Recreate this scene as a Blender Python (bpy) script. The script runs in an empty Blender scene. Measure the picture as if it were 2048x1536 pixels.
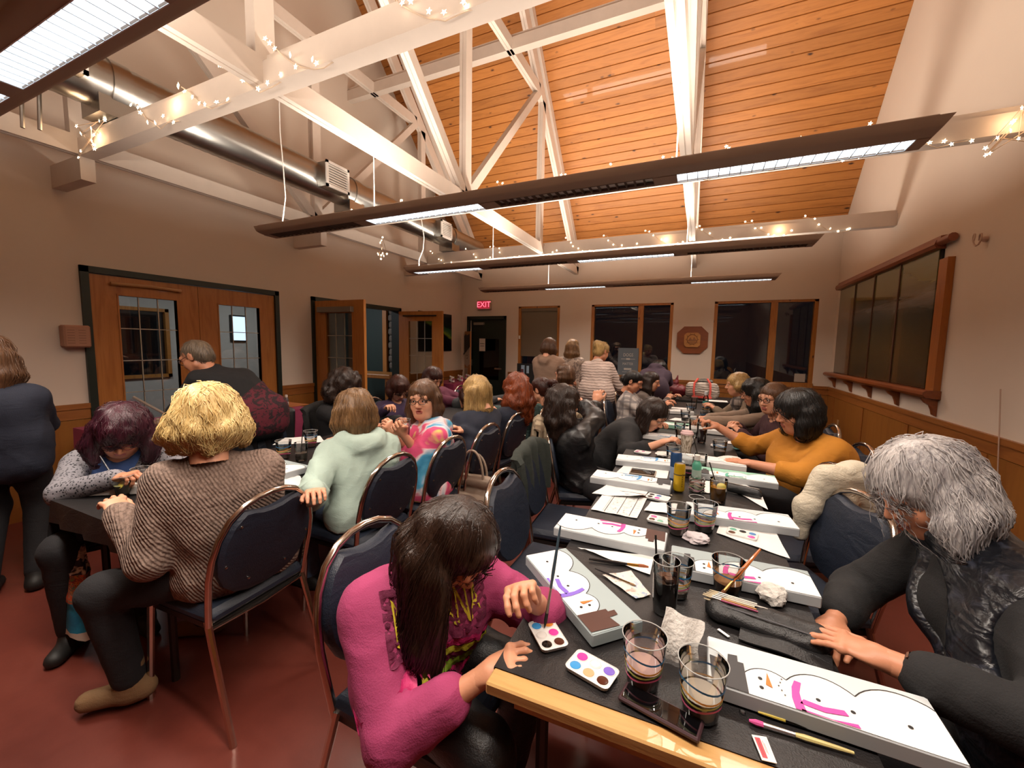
import bpy, bmesh, math, random
import numpy as np
from math import sin, cos, pi, radians as rad
from mathutils import Vector, Matrix, Euler
random.seed(7); RNG = np.random.default_rng(7)
SC = bpy.context.scene; COL = SC.collection

# ------------------------------------------------------------------ camera, world, exposure
CAM_H = 1.49
FPX, YAW, PITCH, ROLL = 817.3, -0.42825, 0.09434, 0.01658
def _camrows():
    cy, sy, cp, sp = cos(YAW), sin(YAW), cos(PITCH), sin(PITCH); cr, sr = cos(ROLL), sin(ROLL)
    F = Vector((sy*cp, cy*cp, -sp)); r0 = Vector((cy, -sy, 0)); u0 = r0.cross(F)
    return cr*r0+sr*u0, -sr*r0+cr*u0, F
_cr, _cu, _cf = _camrows()
cam_d = bpy.data.cameras.new('camera'); cam = bpy.data.objects.new('camera', cam_d); COL.objects.link(cam)
cam_d.sensor_width = 36.0; cam_d.lens = FPX*36.0/2048.0; cam_d.clip_start = .02
cam.matrix_world = Matrix(((_cr.x, _cu.x, -_cf.x, 0), (_cr.y, _cu.y, -_cf.y, 0), (_cr.z, _cu.z, -_cf.z, CAM_H), (0, 0, 0, 1)))
SC.camera = cam
W = bpy.data.worlds.new('night_sky'); SC.world = W; W.use_nodes = True
W.node_tree.nodes['Background'].inputs[0].default_value = (.10, .12, .17, 1)
W.node_tree.nodes['Background'].inputs[1].default_value = .05
SC.view_settings.view_transform = 'Standard'; SC.view_settings.look = 'None'
SC.view_settings.gamma = 1; SC.view_settings.use_curve_mapping = False
SC.view_settings.exposure = 0.08
SC.cycles.use_denoising = True
SC.cycles.max_bounces = 7; SC.cycles.diffuse_bounces = 3; SC.cycles.glossy_bounces = 3
SC.cycles.transmission_bounces = 5; SC.cycles.transparent_max_bounces = 10
SC.cycles.caustics_reflective = False; SC.cycles.caustics_refractive = False
SC.cycles.sample_clamp_indirect = 3.0
UP_POWER, DOWN_POWER = 25.0, 18.0

def T(px, py, z):
    """point of the photograph's pixel (px,py) on the horizontal plane at height z"""
    d = _cf + _cr*((px-1024)/FPX) - _cu*((py-768)/FPX)
    t = (z-CAM_H)/d.z
    return Vector((d.x*t, d.y*t, z))
def TY(px, py, Y):
    d = _cf + _cr*((px-1024)/FPX) - _cu*((py-768)/FPX)
    t = Y/d.y
    return Vector((d.x*t, Y, CAM_H+d.z*t))
def TX(px, py, X):
    d = _cf + _cr*((px-1024)/FPX) - _cu*((py-768)/FPX)
    t = X/d.x
    return Vector((X, d.y*t, CAM_H+d.z*t))

# ------------------------------------------------------------------ materials
def lin(c):
    if isinstance(c, str):
        c = tuple(int(c[i:i+2], 16)/255 for i in (0, 2, 4))
    return tuple((x/12.92 if x <= .04045 else ((x+.055)/1.055)**2.4) for x in c[:3])+(1,)
_MC = {}
class NT:
    def __init__(s, name):
        s.m = bpy.data.materials.new(name); s.m.use_nodes = True; s.t = s.m.node_tree
        s.b = s.t.nodes['Principled BSDF']; s.out = s.t.nodes['Material Output']
    def n(s, typ, **kw):
        nd = s.t.nodes.new(typ)
        for k, v in kw.items():
            if k.startswith('i_'):
                nd.inputs[int(k[2:]) if k[2:].isdigit() else k[2:].replace('_', ' ')].default_value = v
            else: setattr(nd, k, v)
        return nd
    def l(s, a, b): s.t.links.new(a, b)
    def coord(s, scale=(1, 1, 1), rot=(0, 0, 0), kind='Object'):
        tc = s.n('ShaderNodeTexCoord'); mp = s.n('ShaderNodeMapping')
        mp.inputs['Scale'].default_value = scale; mp.inputs['Rotation'].default_value = rot
        s.l(tc.outputs[kind], mp.inputs[0]); return mp.outputs[0]
    def noise(s, vec, scale, detail=3, rough=.55, dist=0):
        nd = s.n('ShaderNodeTexNoise'); nd.inputs['Scale'].default_value = scale; nd.inputs['Detail'].default_value = detail
        nd.inputs['Roughness'].default_value = rough; nd.inputs['Distortion'].default_value = dist
        if vec is not None: s.l(vec, nd.inputs['Vector'])
        return nd
    def ramp(s, fac, stops, interp='LINEAR'):
        r = s.n('ShaderNodeValToRGB'); cr = r.color_ramp; cr.interpolation = interp
        while len(cr.elements) < len(stops): cr.elements.new(.5)
        for e, (p, c) in zip(cr.elements, stops):
            e.position = p; e.color = lin(c) if not isinstance(c, float) else (c, c, c, 1)
        s.l(fac, r.inputs[0]); return r.outputs[0]
    def mix(s, fac, a, b, mode='MIX'):
        m = s.n('ShaderNodeMix', data_type='RGBA', blend_type=mode)
        for sock, v in ((m.inputs[0], fac), (m.inputs[6], a), (m.inputs[7], b)):
            if hasattr(v, 'is_linked'): s.l(v, sock)
            else: sock.default_value = lin(v) if isinstance(v, str) else v
        return m.outputs[2]
    def math(s, op, a, b=0.0):
        m = s.n('ShaderNodeMath', operation=op)
        for i, v in enumerate((a, b)):
            if hasattr(v, 'is_linked'): s.l(v, m.inputs[i])
            else: m.inputs[i].default_value = v
        return m.outputs[0]
    def bump(s, h, strength=.3, dist=.01):
        b = s.n('ShaderNodeBump'); b.inputs['Strength'].default_value = strength; b.inputs['Distance'].default_value = dist
        s.l(h, b.inputs['Height']); s.l(b.outputs[0], s.b.inputs['Normal'])
    def base(s, v):
        if hasattr(v, 'is_linked'): s.l(v, s.b.inputs['Base Color'])
        else: s.b.inputs['Base Color'].default_value = lin(v)
    def set(s, **kw):
        for k, v in kw.items(): s.b.inputs[k.replace('_', ' ')].default_value = v

def M(name, col, rough=.6, metal=0., bump=None, var=None, coat=0., spec=.5, emit=None, sheen=0.):
    """plain procedural material: colour broken up by noise (var = scale, amount) and fine relief (bump = scale, strength)"""
    if name in _MC: return _MC[name]
    t = NT(name); v = t.coord()
    sc, am = var or (6., .10)
    nz = t.noise(v, sc, 4)
    c = lin(col); lo = tuple(x*(1-am) for x in c[:3])+(1,); hi = tuple(min(1, x*(1+am)) for x in c[:3])+(1,)
    t.base(t.mix(nz.outputs[0], lo, hi))
    t.set(Roughness=rough, Metallic=metal)
    t.b.inputs['Specular IOR Level'].default_value = spec
    if coat: t.b.inputs['Coat Weight'].default_value = coat
    if sheen: t.b.inputs['Sheen Weight'].default_value = sheen
    if bump:
        nb = t.noise(v, bump[0], 4); t.bump(nb.outputs[0], bump[1], .01)
    if emit:
        t.b.inputs['Emission Color'].default_value = lin(emit[0]); t.b.inputs['Emission Strength'].default_value = emit[1]
    _MC[name] = t.m; return t.m

def wood(name, a, b, scale=1., axis=0, rough=.45, knots=False, rnd=.0, coat=.15, kd='3a1c0c'):
    if name in _MC: return _MC[name]
    t = NT(name); s = [9*scale]*3; s[axis] = .8*scale
    v = t.coord(tuple(s))
    oi = t.n('ShaderNodeObjectInfo')
    off = t.n('ShaderNodeVectorMath', operation='ADD'); t.l(v, off.inputs[0])
    mul = t.n('ShaderNodeVectorMath', operation='SCALE'); mul.inputs[0].default_value = (37, 53, 71); t.l(oi.outputs['Random'], mul.inputs['Scale']); t.l(mul.outputs[0], off.inputs[1])
    v2 = off.outputs[0]
    nz = t.noise(v2, 1.6, 5, .6, 1.2)
    c = t.ramp(nz.outputs[0], ((.28, b), (.5, a), (.72, b)))
    fine = t.noise(v2, 9, 2); c = t.mix(t.math('MULTIPLY', fine.outputs[0], .25), c, b)
    if knots:
        s2 = [7*scale]*3; s2[axis] = 3.2*scale
        v3 = t.coord(tuple(s2)); o3 = t.n('ShaderNodeVectorMath', operation='ADD'); t.l(v3, o3.inputs[0]); t.l(mul.outputs[0], o3.inputs[1])
        vo = t.n('ShaderNodeTexVoronoi'); vo.inputs['Scale'].default_value = 1.05; t.l(o3.outputs[0], vo.inputs['Vector'])
        wob = t.noise(o3.outputs[0], 4, 2)
        dd = t.math('ADD', vo.outputs['Distance'], t.math('MULTIPLY', wob.outputs[0], .16))
        k = t.ramp(dd, ((.13, 1.), (.22, 0.)))
        c = t.mix(k, c, kd)
    if rnd:
        hv = t.n('ShaderNodeHueSaturation'); t.l(c, hv.inputs['Color'])
        t.l(t.math('ADD', t.math('MULTIPLY', oi.outputs['Random'], rnd), 1-rnd/2), hv.inputs['Value']); c = hv.outputs[0]
    t.base(c); t.set(Roughness=rough); t.b.inputs['Coat Weight'].default_value = coat
    t.bump(nz.outputs[0], .08, .01)
    _MC[name] = t.m; return t.m

def glass(name, tint='f4f6f6', rough=.02, gl=1.0, base=.0):
    """thin clear pane or wall of a cup: see-through, mirror-like towards grazing angles"""
    if name in _MC: return _MC[name]
    t = NT(name); t.t.nodes.remove(t.b)
    tr = t.n('ShaderNodeBsdfTransparent'); tr.inputs[0].default_value = lin(tint)
    g = t.n('ShaderNodeBsdfGlossy'); g.inputs['Roughness'].default_value = rough
    fr = t.n('ShaderNodeFresnel'); fr.inputs[0].default_value = 1.5
    mx = t.n('ShaderNodeMixShader')
    t.l(t.math('ADD', t.math('MULTIPLY', fr.outputs[0], gl), base), mx.inputs[0])
    t.l(tr.outputs[0], mx.inputs[1]); t.l(g.outputs[0], mx.inputs[2]); t.l(mx.outputs[0], t.out.inputs[0])
    _MC[name] = t.m; return t.m

def emitter(name, col, strength):
    if name in _MC: return _MC[name]
    t = NT(name); t.base('111111')
    t.b.inputs['Emission Color'].default_value = lin(col); t.b.inputs['Emission Strength'].default_value = strength
    _MC[name] = t.m; return t.m

# ------------------------------------------------------------------ mesh builder
class MB:
    def __init__(s): s.v = []; s.f = []; s.mi = []; s.m = 0
    def add(s, vs, fs, m=None):
        o = len(s.v); s.v += [tuple(v) for v in vs]; s.f += [tuple(i+o for i in f) for f in fs]
        s.mi += [s.m if m is None else m]*len(fs); return s
    def box(s, lo, hi, m=None, R=None, c=None, bev=0):
        x0, y0, z0 = lo; x1, y1, z1 = hi
        if bev:
            b = bev; vs = []; 
            for z, i in ((z0, b), (z0+b, 0), (z1-b, 0), (z1, b)):
                vs += [(x0+i+ (b if i == 0 else 0), y0+i, z), (x1-i-(b if i == 0 else 0), y0+i, z), (x1-i, y0+i+(b if i == 0 else 0), z), (x1-i, y1-i-(b if i == 0 else 0), z),
                       (x1-i-(b if i == 0 else 0), y1-i, z), (x0+i+(b if i == 0 else 0), y1-i, z), (x0+i, y1-i-(b if i == 0 else 0), z), (x0+i, y0+i+(b if i == 0 else 0), z)]
            fs = [tuple(range(7, -1, -1)), tuple(range(24, 32))]
            for k in range(3):
                for j in range(8): fs.append((k*8+j, k*8+(j+1) % 8, k*8+8+(j+1) % 8, k*8+8+j))
        else:
            vs = [(x0, y0, z0), (x1, y0, z0), (x1, y1, z0), (x0, y1, z0), (x0, y0, z1), (x1, y0, z1), (x1, y1, z1), (x0, y1, z1)]
            fs = [(3, 2, 1, 0), (4, 5, 6, 7), (0, 1, 5, 4), (1, 2, 6, 5), (2, 3, 7, 6), (3, 0, 4, 7)]
        if R is not None:
            c = Vector(c or (0, 0, 0)); vs = [R @ (Vector(v)-c)+c for v in vs]
        return s.add(vs, fs, m)
    def beam(s, a, b, w, h, m=None, up=(0, 0, 1)):
        """rectangular bar from a to b, w wide, h high"""
        a, b = Vector(a), Vector(b); d = (b-a).normalized(); r = d.cross(Vector(up))
        if r.length < 1e-4: r = d.cross(Vector((0, 1, 0)))
        r.normalize(); u = r.cross(d); vs = []
        for p in (a, b):
            for i, j in ((-1, -1), (1, -1), (1, 1), (-1, 1)): vs.append(p+r*(i*w/2)+u*(j*h/2))
        return s.add(vs, [(0, 1, 2, 3), (7, 6, 5, 4), (0, 4, 5, 1), (1, 5, 6, 2), (2, 6, 7, 3), (3, 7, 4, 0)], m)
    def tube(s, pts, r, seg=8, m=None, closed=False, caps=True):
        pts = [Vector(p) for p in pts]; n = len(pts); rs = r if isinstance(r, (list, tuple)) else [r]*n
        vs = []; prev = None
        for i, p in enumerate(pts):
            if closed: d = pts[(i+1) % n]-pts[i-1]
            else: d = pts[min(i+1, n-1)]-pts[max(i-1, 0)]
            if d.length < 1e-9: d = Vector((0, 0, 1))
            d.normalize()
            if prev is None:
                q = Vector((0, 0, 1)) if abs(d.z) < .9 else Vector((1, 0, 0)); u = d.cross(q).normalized()
            else:
                u = prev-d*prev.dot(d)
                if u.length < 1e-6: u = d.orthogonal()
                u.normalize()
            prev = u; w = d.cross(u)
            for k in range(seg):
                a = 2*pi*k/seg; vs.append(p+u*(cos(a)*rs[i])+w*(sin(a)*rs[i]))
        fs = []
        for i in range(n if closed else n-1):
            j = (i+1) % n
            for k in range(seg): fs.append((i*seg+k, i*seg+(k+1) % seg, j*seg+(k+1) % seg, j*seg+k))
        if caps and not closed: fs += [tuple(range(seg-1, -1, -1)), tuple(range((n-1)*seg, n*seg))]
        return s.add(vs, fs, m)
    def lathe(s, prof, seg=20, m=None, c=(0, 0, 0), capb=True, capt=True):
        cx, cy, cz = c; vs = []; fs = []
        for r, z in prof:
            for k in range(seg): a = 2*pi*k/seg; vs.append((cx+r*cos(a), cy+r*sin(a), cz+z))
        for i in range(len(prof)-1):
            for k in range(seg): fs.append((i*seg+k, i*seg+(k+1) % seg, (i+1)*seg+(k+1) % seg, (i+1)*seg+k))
        if capb: fs.append(tuple(range(seg-1, -1, -1)))
        if capt: fs.append(tuple(range((len(prof)-1)*seg, len(prof)*seg)))
        return s.add(vs, fs, m)
    def prism(s, poly, z0, z1, m=None):
        n = len(poly); vs = [(x, y, z0) for x, y in poly]+[(x, y, z1) for x, y in poly]
        return s.add(vs, [tuple(range(n-1, -1, -1)), tuple(range(n, 2*n))]+[(i, (i+1) % n, n+(i+1) % n, n+i) for i in range(n)], m)
    def flat(s, poly, z, m=None): return s.add([(x, y, z) for x, y in poly], [tuple(range(len(poly)))], m)
    def grid(s, P, m=None, thick=0):
        """P[i][j] points -> quad sheet (with a back sheet when thick)"""
        n, k = len(P), len(P[0]); vs = [Vector(p) for row in P for p in row]
        fs = [(i*k+j, i*k+j+1, (i+1)*k+j+1, (i+1)*k+j) for i in range(n-1) for j in range(k-1)]
        if thick:
            N = [Vector() for _ in vs]
            for f in fs:
                nn = (vs[f[1]]-vs[f[0]]).cross(vs[f[3]]-vs[f[0]])
                for q in f: N[q] += nn
            o = len(vs); vs = vs+[v-(N[i].normalized() if N[i].length else Vector((0, 0, 1)))*thick for i, v in enumerate(vs)]
            fs = fs+[tuple(q+o for q in reversed(f)) for f in fs]
            ring = [j for j in range(k)]+[i*k+k-1 for i in range(1, n)]+[(n-1)*k+j for j in range(k-2, -1, -1)]+[i*k for i in range(n-2, 0, -1)]
            for a, b in zip(ring, ring[1:]+ring[:1]): fs.append((a, a+o, b+o, b))
        return s.add(vs, fs, m)
    def shift(s, d):
        d = Vector(d); s.v = [tuple(Vector(v)+d) for v in s.v]; return s
    def xf(s, Mx): s.v = [tuple(Mx @ Vector(v)) for v in s.v]; return s
    def mesh(s, name, mats, smooth=False, ang=None):
        me = bpy.data.meshes.new(name); me.from_pydata(s.v, [], s.f)
        for m in (mats if isinstance(mats, (list, tuple)) else [mats]): me.materials.append(m)
        me.polygons.foreach_set('material_index', s.mi)
        if smooth: me.shade_smooth()
        if ang and smooth: me.set_sharp_from_angle(angle=rad(ang))
        me.update(); return me

def link(name, me, parent=None, loc=None):
    o = bpy.data.objects.new(name, me); COL.objects.link(o)
    if parent is not None: o.parent = parent
    if loc is not None: o.location = loc
    return o
def obj(name, mb, mats, parent=None, smooth=False, ang=40, loc=None): return link(name, mb.mesh(name, mats, smooth, ang), parent, loc)
def tag(o, label=None, cat=None, group=None, kind=None):
    if label: o['label'] = label
    if cat: o['category'] = cat
    if group: o['group'] = group
    if kind: o['kind'] = kind
    return o
def thing(name, label, cat, loc=(0, 0, 0), rz=0, group=None):
    o = bpy.data.objects.new(name, None); COL.objects.link(o); o.empty_display_size = .1
    o.location = loc; o.rotation_euler = (0, 0, rz); return tag(o, label, cat, group)
def struct(name, mb, mats, parent=None, smooth=False):
    o = obj(name, mb, mats, parent, smooth)
    if parent is None: o['kind'] = 'structure'
    return o
def copy_tree(o, parent=None):
    c = o.copy(); COL.objects.link(c)
    if parent is not None: c.parent = parent
    for ch in list(o.children): copy_tree(ch, c)
    return c
def dup(o, loc, rz=None, label=None, group=None):
    c = copy_tree(o); c.location = loc
    if rz is not None: c.rotation_euler = (0, 0, rz)
    return tag(c, label, None, group)
def text_mb(s, size, mb=None, Mx=None, m=None, font_squash=1., align='CENTER', res=3):
    """flat lettering outlines as polygons"""
    cu = bpy.data.curves.new('lettering', 'FONT'); cu.body = s; cu.size = size; cu.align_x = align; cu.align_y = 'CENTER'; cu.resolution_u = res
    o = bpy.data.objects.new('lettering', cu); COL.objects.link(o)
    me = o.to_mesh(); mb = mb or MB()
    vs = [Vector((v.co.x*font_squash, v.co.y, 0)) for v in me.vertices]
    if Mx is not None: vs = [Mx @ v for v in vs]
    mb.add(vs, [tuple(p.vertices) for p in me.polygons], m)
    o.to_mesh_clear(); bpy.data.objects.remove(o); bpy.data.curves.remove(cu)
    return mb
def rectpoly(cx, cy, w, h): return [(cx-w/2, cy-h/2), (cx+w/2, cy-h/2), (cx+w/2, cy+h/2), (cx-w/2, cy+h/2)]
# ------------------------------------------------------------------ the room
XL, XR, YF, YB = -4.95, 1.92, 8.05, -4.75
RIDGE_Y, EAVE, SLOPE = 1.65, 3.36, 1.05
def ceil_z(y): return EAVE+SLOPE*(YF-y) if y > RIDGE_Y else EAVE+SLOPE*(y-YB)
m_wall = M('wall_paint', 'd8cabb', .8, bump=(60, .04), var=(2.5, .03))
m_floor = NT('red_concrete_floor')
_t = m_floor; _v = _t.coord(); _n1 = _t.noise(_v, 1.3, 5, .6); _n2 = _t.noise(_v, 22, 4, .7)
_c = _t.ramp(_n1.outputs[0], ((.3, '5c2a23'), (.55, '713429'), (.75, '7d3d30')))
_c = _t.mix(_t.math('MULTIPLY', _n2.outputs[0], .35), _c, '46201b'); _t.base(_c)
_t.l(_t.ramp(_n1.outputs[0], ((.3, .30), (.7, .46))), _t.b.inputs['Roughness']); _t.bump(_n2.outputs[0], .06, .01)
m_floor = _t.m
m_pine = wood('knotty_pine', 'b9793a', '9c5f28', 1., 0, .5, True, .26, .1)
m_maple = wood('door_maple', 'b57738', '9a5c26', 1., 2, .42, False, .1, .2)
m_railw = wood('wainscot_wood', '9a602b', '844e20', .9, 1, .45, False, .08, .2)
m_panelw = wood('wainscot_panel_wood', '96622a', '865220', .5, 2, .42, False, .05, .25)
m_winw = wood('window_wood', 'b07434', '8e5722', 1.2, 2, .45, True, .08, .2)
m_truss = M('truss_white_paint', 'd6c8bb', .65, bump=(25, .06), var=(9, .07))
m_green = M('dark_green_paint', '17231c', .45, var=(8, .12))
m_metal = M('galvanised_steel', 'a9a8a4', .28, 1., bump=(9, .05), var=(5, .16))
m_chrome = M('polished_chrome', 'cfc8c0', .12, 1., var=(30, .05))
m_steel = M('satin_steel', 'a8a49e', .35, 1.)
m_lampb = M('pendant_taupe_shell', '9c8676', .5, var=(3, .05))
m_white = M('white_plastic', 'e6e2dc', .45)
m_black = M('black_plastic', '151413', .4)
m_dark = M('dark_void', '0a0a0b', .8)
m_pane = glass('window_pane', 'c9ced0', .01, 1.0, .05)
m_pane2 = glass('door_pane', 'e4e8e6', .015, .8, .01)

fl = MB(); fl.box((XL-4.2, YB-.2, -.12), (XR+.2, YF+.2, 0)); struct('floor', fl, m_floor)
wl = MB()
for y0, y1, z0, z1 in ((YB, 1.74, 0, 3.3), (3.56, 4.08, 0, 3.3), (5.92, YF, 0, 3.3), (1.74, 3.56, 2.1, 3.3), (4.08, 5.92, 2.1, 3.3)):
    wl.box((XL-.15, y0, z0), (XL, y1, z1))
def gable(mb, x0, x1, z0):
    P = [(YB-.01, z0), (YF+.01, z0), (YF+.01, EAVE+.06), (RIDGE_Y, ceil_z(RIDGE_Y)+.1), (YB-.01, EAVE+.06)]; n = len(P)
    mb.add([(x0, y, z) for y, z in P]+[(x1, y, z) for y, z in P], [tuple(range(n-1, -1, -1)), tuple(range(n, 2*n))]+[(i, (i+1) % n, n+(i+1) % n, n+i) for i in range(n)])
gable(wl, XL-.15, XL, 3.3); struct('wall_left', wl, m_wall)
wr = MB(); gable(wr, XR, XR+.15, 0); struct('wall_right', wr, m_wall)
WIN = [(-3.55, -2.63, None), (-1.98, -.475, -1.045), (.193, 1.69, 1.09)]; WZ0, WZ1 = .90, 2.31
wf = MB()
xs = [XL-.15, -4.80, -3.83, -3.55, -2.63, -1.98, -.475, .193, 1.69, XR+.15]
for i in range(9):
    a, b = xs[i], xs[i+1]
    if i == 1: wf.box((a, YF, 2.12), (b, YF+.18, EAVE+.06))
    elif i in (3, 5, 7): wf.box((a, YF, 0), (b, YF+.18, WZ0)); wf.box((a, YF, WZ1), (b, YF+.18, EAVE+.06))
    else: wf.box((a, YF, 0), (b, YF+.18, EAVE+.06))
struct('wall_far', wf, m_wall)
wb = MB(); wb.box((XL-.15, YB-.15, 0), (XR+.15, YB, EAVE+.06)); struct('wall_back', wb, m_wall)
# ceiling: roof deck with a lining of knotty boards on the far slope
ce = MB()
def slab(y0, y1, th, off=0):
    z0, z1 = ceil_z(y0)+off, ceil_z(y1)+off
    if y0 > y1: pass
    ce.add([(XL-.2, y0, z0), (XR+.2, y0, z0), (XR+.2, y1, z1), (XL-.2, y1, z1), (XL-.2, y0, z0+th), (XR+.2, y0, z0+th), (XR+.2, y1, z1+th), (XL-.2, y1, z1+th)],
           [(3, 2, 1, 0), (4, 5, 6, 7), (0, 1, 5, 4), (1, 2, 6, 5), (2, 3, 7, 6), (3, 0, 4, 7)])
slab(RIDGE_Y, YF+.25, .12, .035); slab(YB-.25, RIDGE_Y, .12, .035)
ceiling = struct('ceiling', ce, m_pine)
su = Vector((0, -1, SLOPE)).normalized(); sn = Vector((0, -SLOPE, -1)).normalized()
bw = .128; pr_ = random.Random(3)
plank_me = {}
def plank_mesh(L):
    if L in plank_me: return plank_me[L]
    mb = MB(); g, c, t = .0025, .006, .018
    prof = [(g, t), (g, c), (g+c, 0), (bw-g-c, 0), (bw-g, c), (bw-g, t)]
    vs = []; 
    for x in (0, L):
        for u, d in prof: vs.append(Vector((x, 0, 0))+su*u-sn*d)
    n = 6; mb.add(vs, [(i, i+1, n+i+1, n+i) for i in range(5)]+[tuple(range(5, -1, -1)), tuple(range(6, 12)), (0, 6, 11, 5)])
    plank_me[L] = mb.mesh('plank', m_pine); return plank_me[L]
for k in range(62):
    u = k*bw; x = XL+.001; cuts = [pr_.choice((2.4, 3.0, 3.6, 4.2))]
    segs = [cuts[0], 6.868-cuts[0]]
    for L in segs:
        o = link('plank', plank_mesh(round(L, 3)), ceiling, Vector((x, YF, EAVE+.012))+su*u); x += L
# skirting, wainscot and chair rails
def rail_y(n, x, s, y0, y1, zt):
    """panelled dado on a wall along Y; s = +1 when it faces +X"""
    mb = MB()
    def bx(d, z0, z1, m): 
        mb.box((min(x, x+s*d), y0, z0), (max(x, x+s*d), y1, z1), m)
    bx(.028, zt-.045, zt, 0); bx(.018, zt-.135, zt-.045, 0); bx(.012, .12, zt-.14, 1); bx(.02, 0, .12, 0)
    return struct(n, mb, [m_railw, m_panelw])
rail_y('trim_1', XL, 1, YB, 1.735, .915); rail_y('trim_2', XL, 1, 3.565, 4.075, .915); rail_y('trim_3', XL, 1, 5.925, YF, .915)
tr4 = rail_y('trim_4', XR, -1, YB, YF, .915)
for i in range(9):
    y = YF-.35-i*1.22; mb = MB(); mb.box((XR-.022, y-.03, .12), (XR-.011, y+.03, .775)); obj('batten', mb, m_railw, tr4)
mb = MB()
for a, b in ((-3.83+.06, -3.55), (-3.55, -2.63), (-2.63, -1.98), (-1.98, -.475), (-.475, .193), (.193, 1.69), (1.69, XR)):
    zt = .915 if (a, b) not in ((-3.55, -2.63), (-1.98, -.475), (.193, 1.69)) else .86
    mb.box((a, YF-.026, zt-.05), (b, YF, zt)); mb.box((a, YF-.016, zt-.14), (b, YF, zt-.052)); mb.box((a, YF-.012, 0), (b, YF, zt-.145), 1)
struct('trim_5', mb, [m_railw, m_panelw])

# ------------------------------------------------------------------ windows
m_blind = M('roller_blind_cloth', '6f6454', .85, var=(3, .05))
for i, (a, b, mu) in enumerate(WIN):
    w = struct('window_%d' % (i+1), MB().box((a-.001, YF+.11, WZ0), (b+.001, YF+.16, WZ0+.001)), m_winw)
    fr = MB(); f = .055
    fr.box((a, YF+.01, WZ0), (a+f, YF+.12, WZ1)); fr.box((b-f, YF+.01, WZ0), (b, YF+.12, WZ1))
    fr.box((a, YF+.01, WZ1-f*.7), (b, YF+.12, WZ1)); fr.box((a, YF-.03, WZ0-.02), (b, YF+.12, WZ0+f))
    obj('window_frame', fr, m_winw, w)
    if mu: obj('mullion', MB().box((mu-.05, YF+.02, WZ0+f), (mu+.05, YF+.11, WZ1-f*.7)), m_winw, w)
    xs2 = [a+f, b-f] if not mu else [a+f, mu-.05, mu+.05, b-f]
    for q in range(0, len(xs2), 2):
        obj('pane', MB().box((xs2[q], YF+.075, WZ0+f), (xs2[q+1], YF+.081, WZ1-f*.7)), m_pane, w)
    if i == 0:
        bl = MB().box((a+f, YF+.04, 1.28), (b-f, YF+.044, WZ1-.06)); bl.box((a+f, YF+.02, WZ1-.10), (b-f, YF+.07, WZ1-.035)); bl.box((a+f, YF+.034, 1.265), (b-f, YF+.05, 1.285))
        obj('roller_blind', bl, m_blind, w)
        obj('cord_cleat', MB().box((a+.015, YF-.006, 1.63), (a+.045, YF+.012, 1.70)), m_white, w)
    if i == 2: obj('paper_label', MB().box((1.45, YF+.066, .965), (1.60, YF+.072, 1.10)), M('pale_sticker', 'a9a094', .7), w)
# night garden outside the panes: ground, a dark deck roof and shrubs
mb = MB().box((-12, YF+.2, -.3), (8, YF+14, -.05)); struct('ground', mb, M('night_ground', '14160f', .9))

# ------------------------------------------------------------------ doors
m_lead = M('lead_muntin', 'b9b3a6', .4, .6)
m_hw = M('brushed_nickel', 'b8afa2', .3, 1.)
def door_leaf(w, h, name, parent, closer=None, cols=3, rows=5):
    """leaf in local coordinates: hinge edge at x=0, runs to x=w, faces -y/+y, glass in the upper part"""
    t = .045; g0, g1, b0, b1 = .20, w-.20, .36, h-.17
    mb = MB(); mb.box((0, -t/2, 0), (g0, t/2, h)); mb.box((g1, -t/2, 0), (w, t/2, h)); mb.box((g0, -t/2, 0), (g1, t/2, b0)); mb.box((g0, -t/2, b1), (g1, t/2, h))
    for s in (-1, 1):
        for q in ((g0-.012, b0-.012, g0, b1+.012), (g1, b0-.012, g1+.012, b1+.012), (g0, b0-.012, g1, b0), (g0, b1, g1, b1+.012)):
            mb.box((q[0], min(0, s*(t/2+.006)), q[1]), (q[2], max(0, s*(t/2+.006)), q[3]))
    L = obj(name, mb, m_maple, parent)
    obj('pane', MB().box((g0, -.003, b0), (g1, .003, b1)), m_pane2, L)
    mu = MB()
    for i in range(1, cols): x = g0+(g1-g0)*i/cols; mu.box((x-.004, -.006, b0), (x+.004, .006, b1))
    for i in range(1, rows): z = b0+(b1-b0)*i/rows; mu.box((g0, -.006, z-.004), (g1, .006, z+.004))
    obj('muntin', mu, m_lead, L)
    return L
def frame_y(d, y0, y1, h):
    fr = MB(); x0, x1 = XL-.155, XL+.03
    fr.box((x0, y0, 0), (x1, y0+.055, h)); fr.box((x0, y1-.055, 0), (x1, y1, h)); fr.box((x0, y0, h-.055), (x1, y1, h))
    return obj('door_frame', fr, m_green, d)
d1 = struct('door_1', MB().box((XL-.15, 1.80, 0), (XL, 3.5, .004)), m_steel); frame_y(d1, 1.725, 3.575, 2.125)
for y, nm in ((1.782, 0), (2.655, 1)):
    L = door_leaf(.868, 2.055, 'door_leaf', d1); L.location = (XL-.02, y, .008); L.rotation_euler = (0, 0, pi/2)
    if nm == 0:
        obj('curtain_rod', MB().tube([(.14, -.05, 1.985), (.45, -.052, 1.992), (.70, -.05, 1.985)], .016, 8), M('tan_rod', 'b48a5c', .6), L, True)
d2 = struct('door_2', MB().box((XL-.15, 4.13, 0), (XL, 5.88, .004)), m_steel); frame_y(d2, 4.065, 5.935, 2.12)
fa = T(738, 600, 2.05); hA = Vector((XL+.035, 4.125, 0)); an = math.atan2(fa.y-hA.y, fa.x-hA.x)
L = door_leaf(.868, 2.05, 'door_leaf', d2); L.location = (hA.x, hA.y, .008); L.rotation_euler = (0, 0, an)
obj('door_closer', MB().box((.10, -.085, 1.89), (.70, -.025, 1.96)), M('closer_grey', '7b7469', .5), L)
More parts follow.
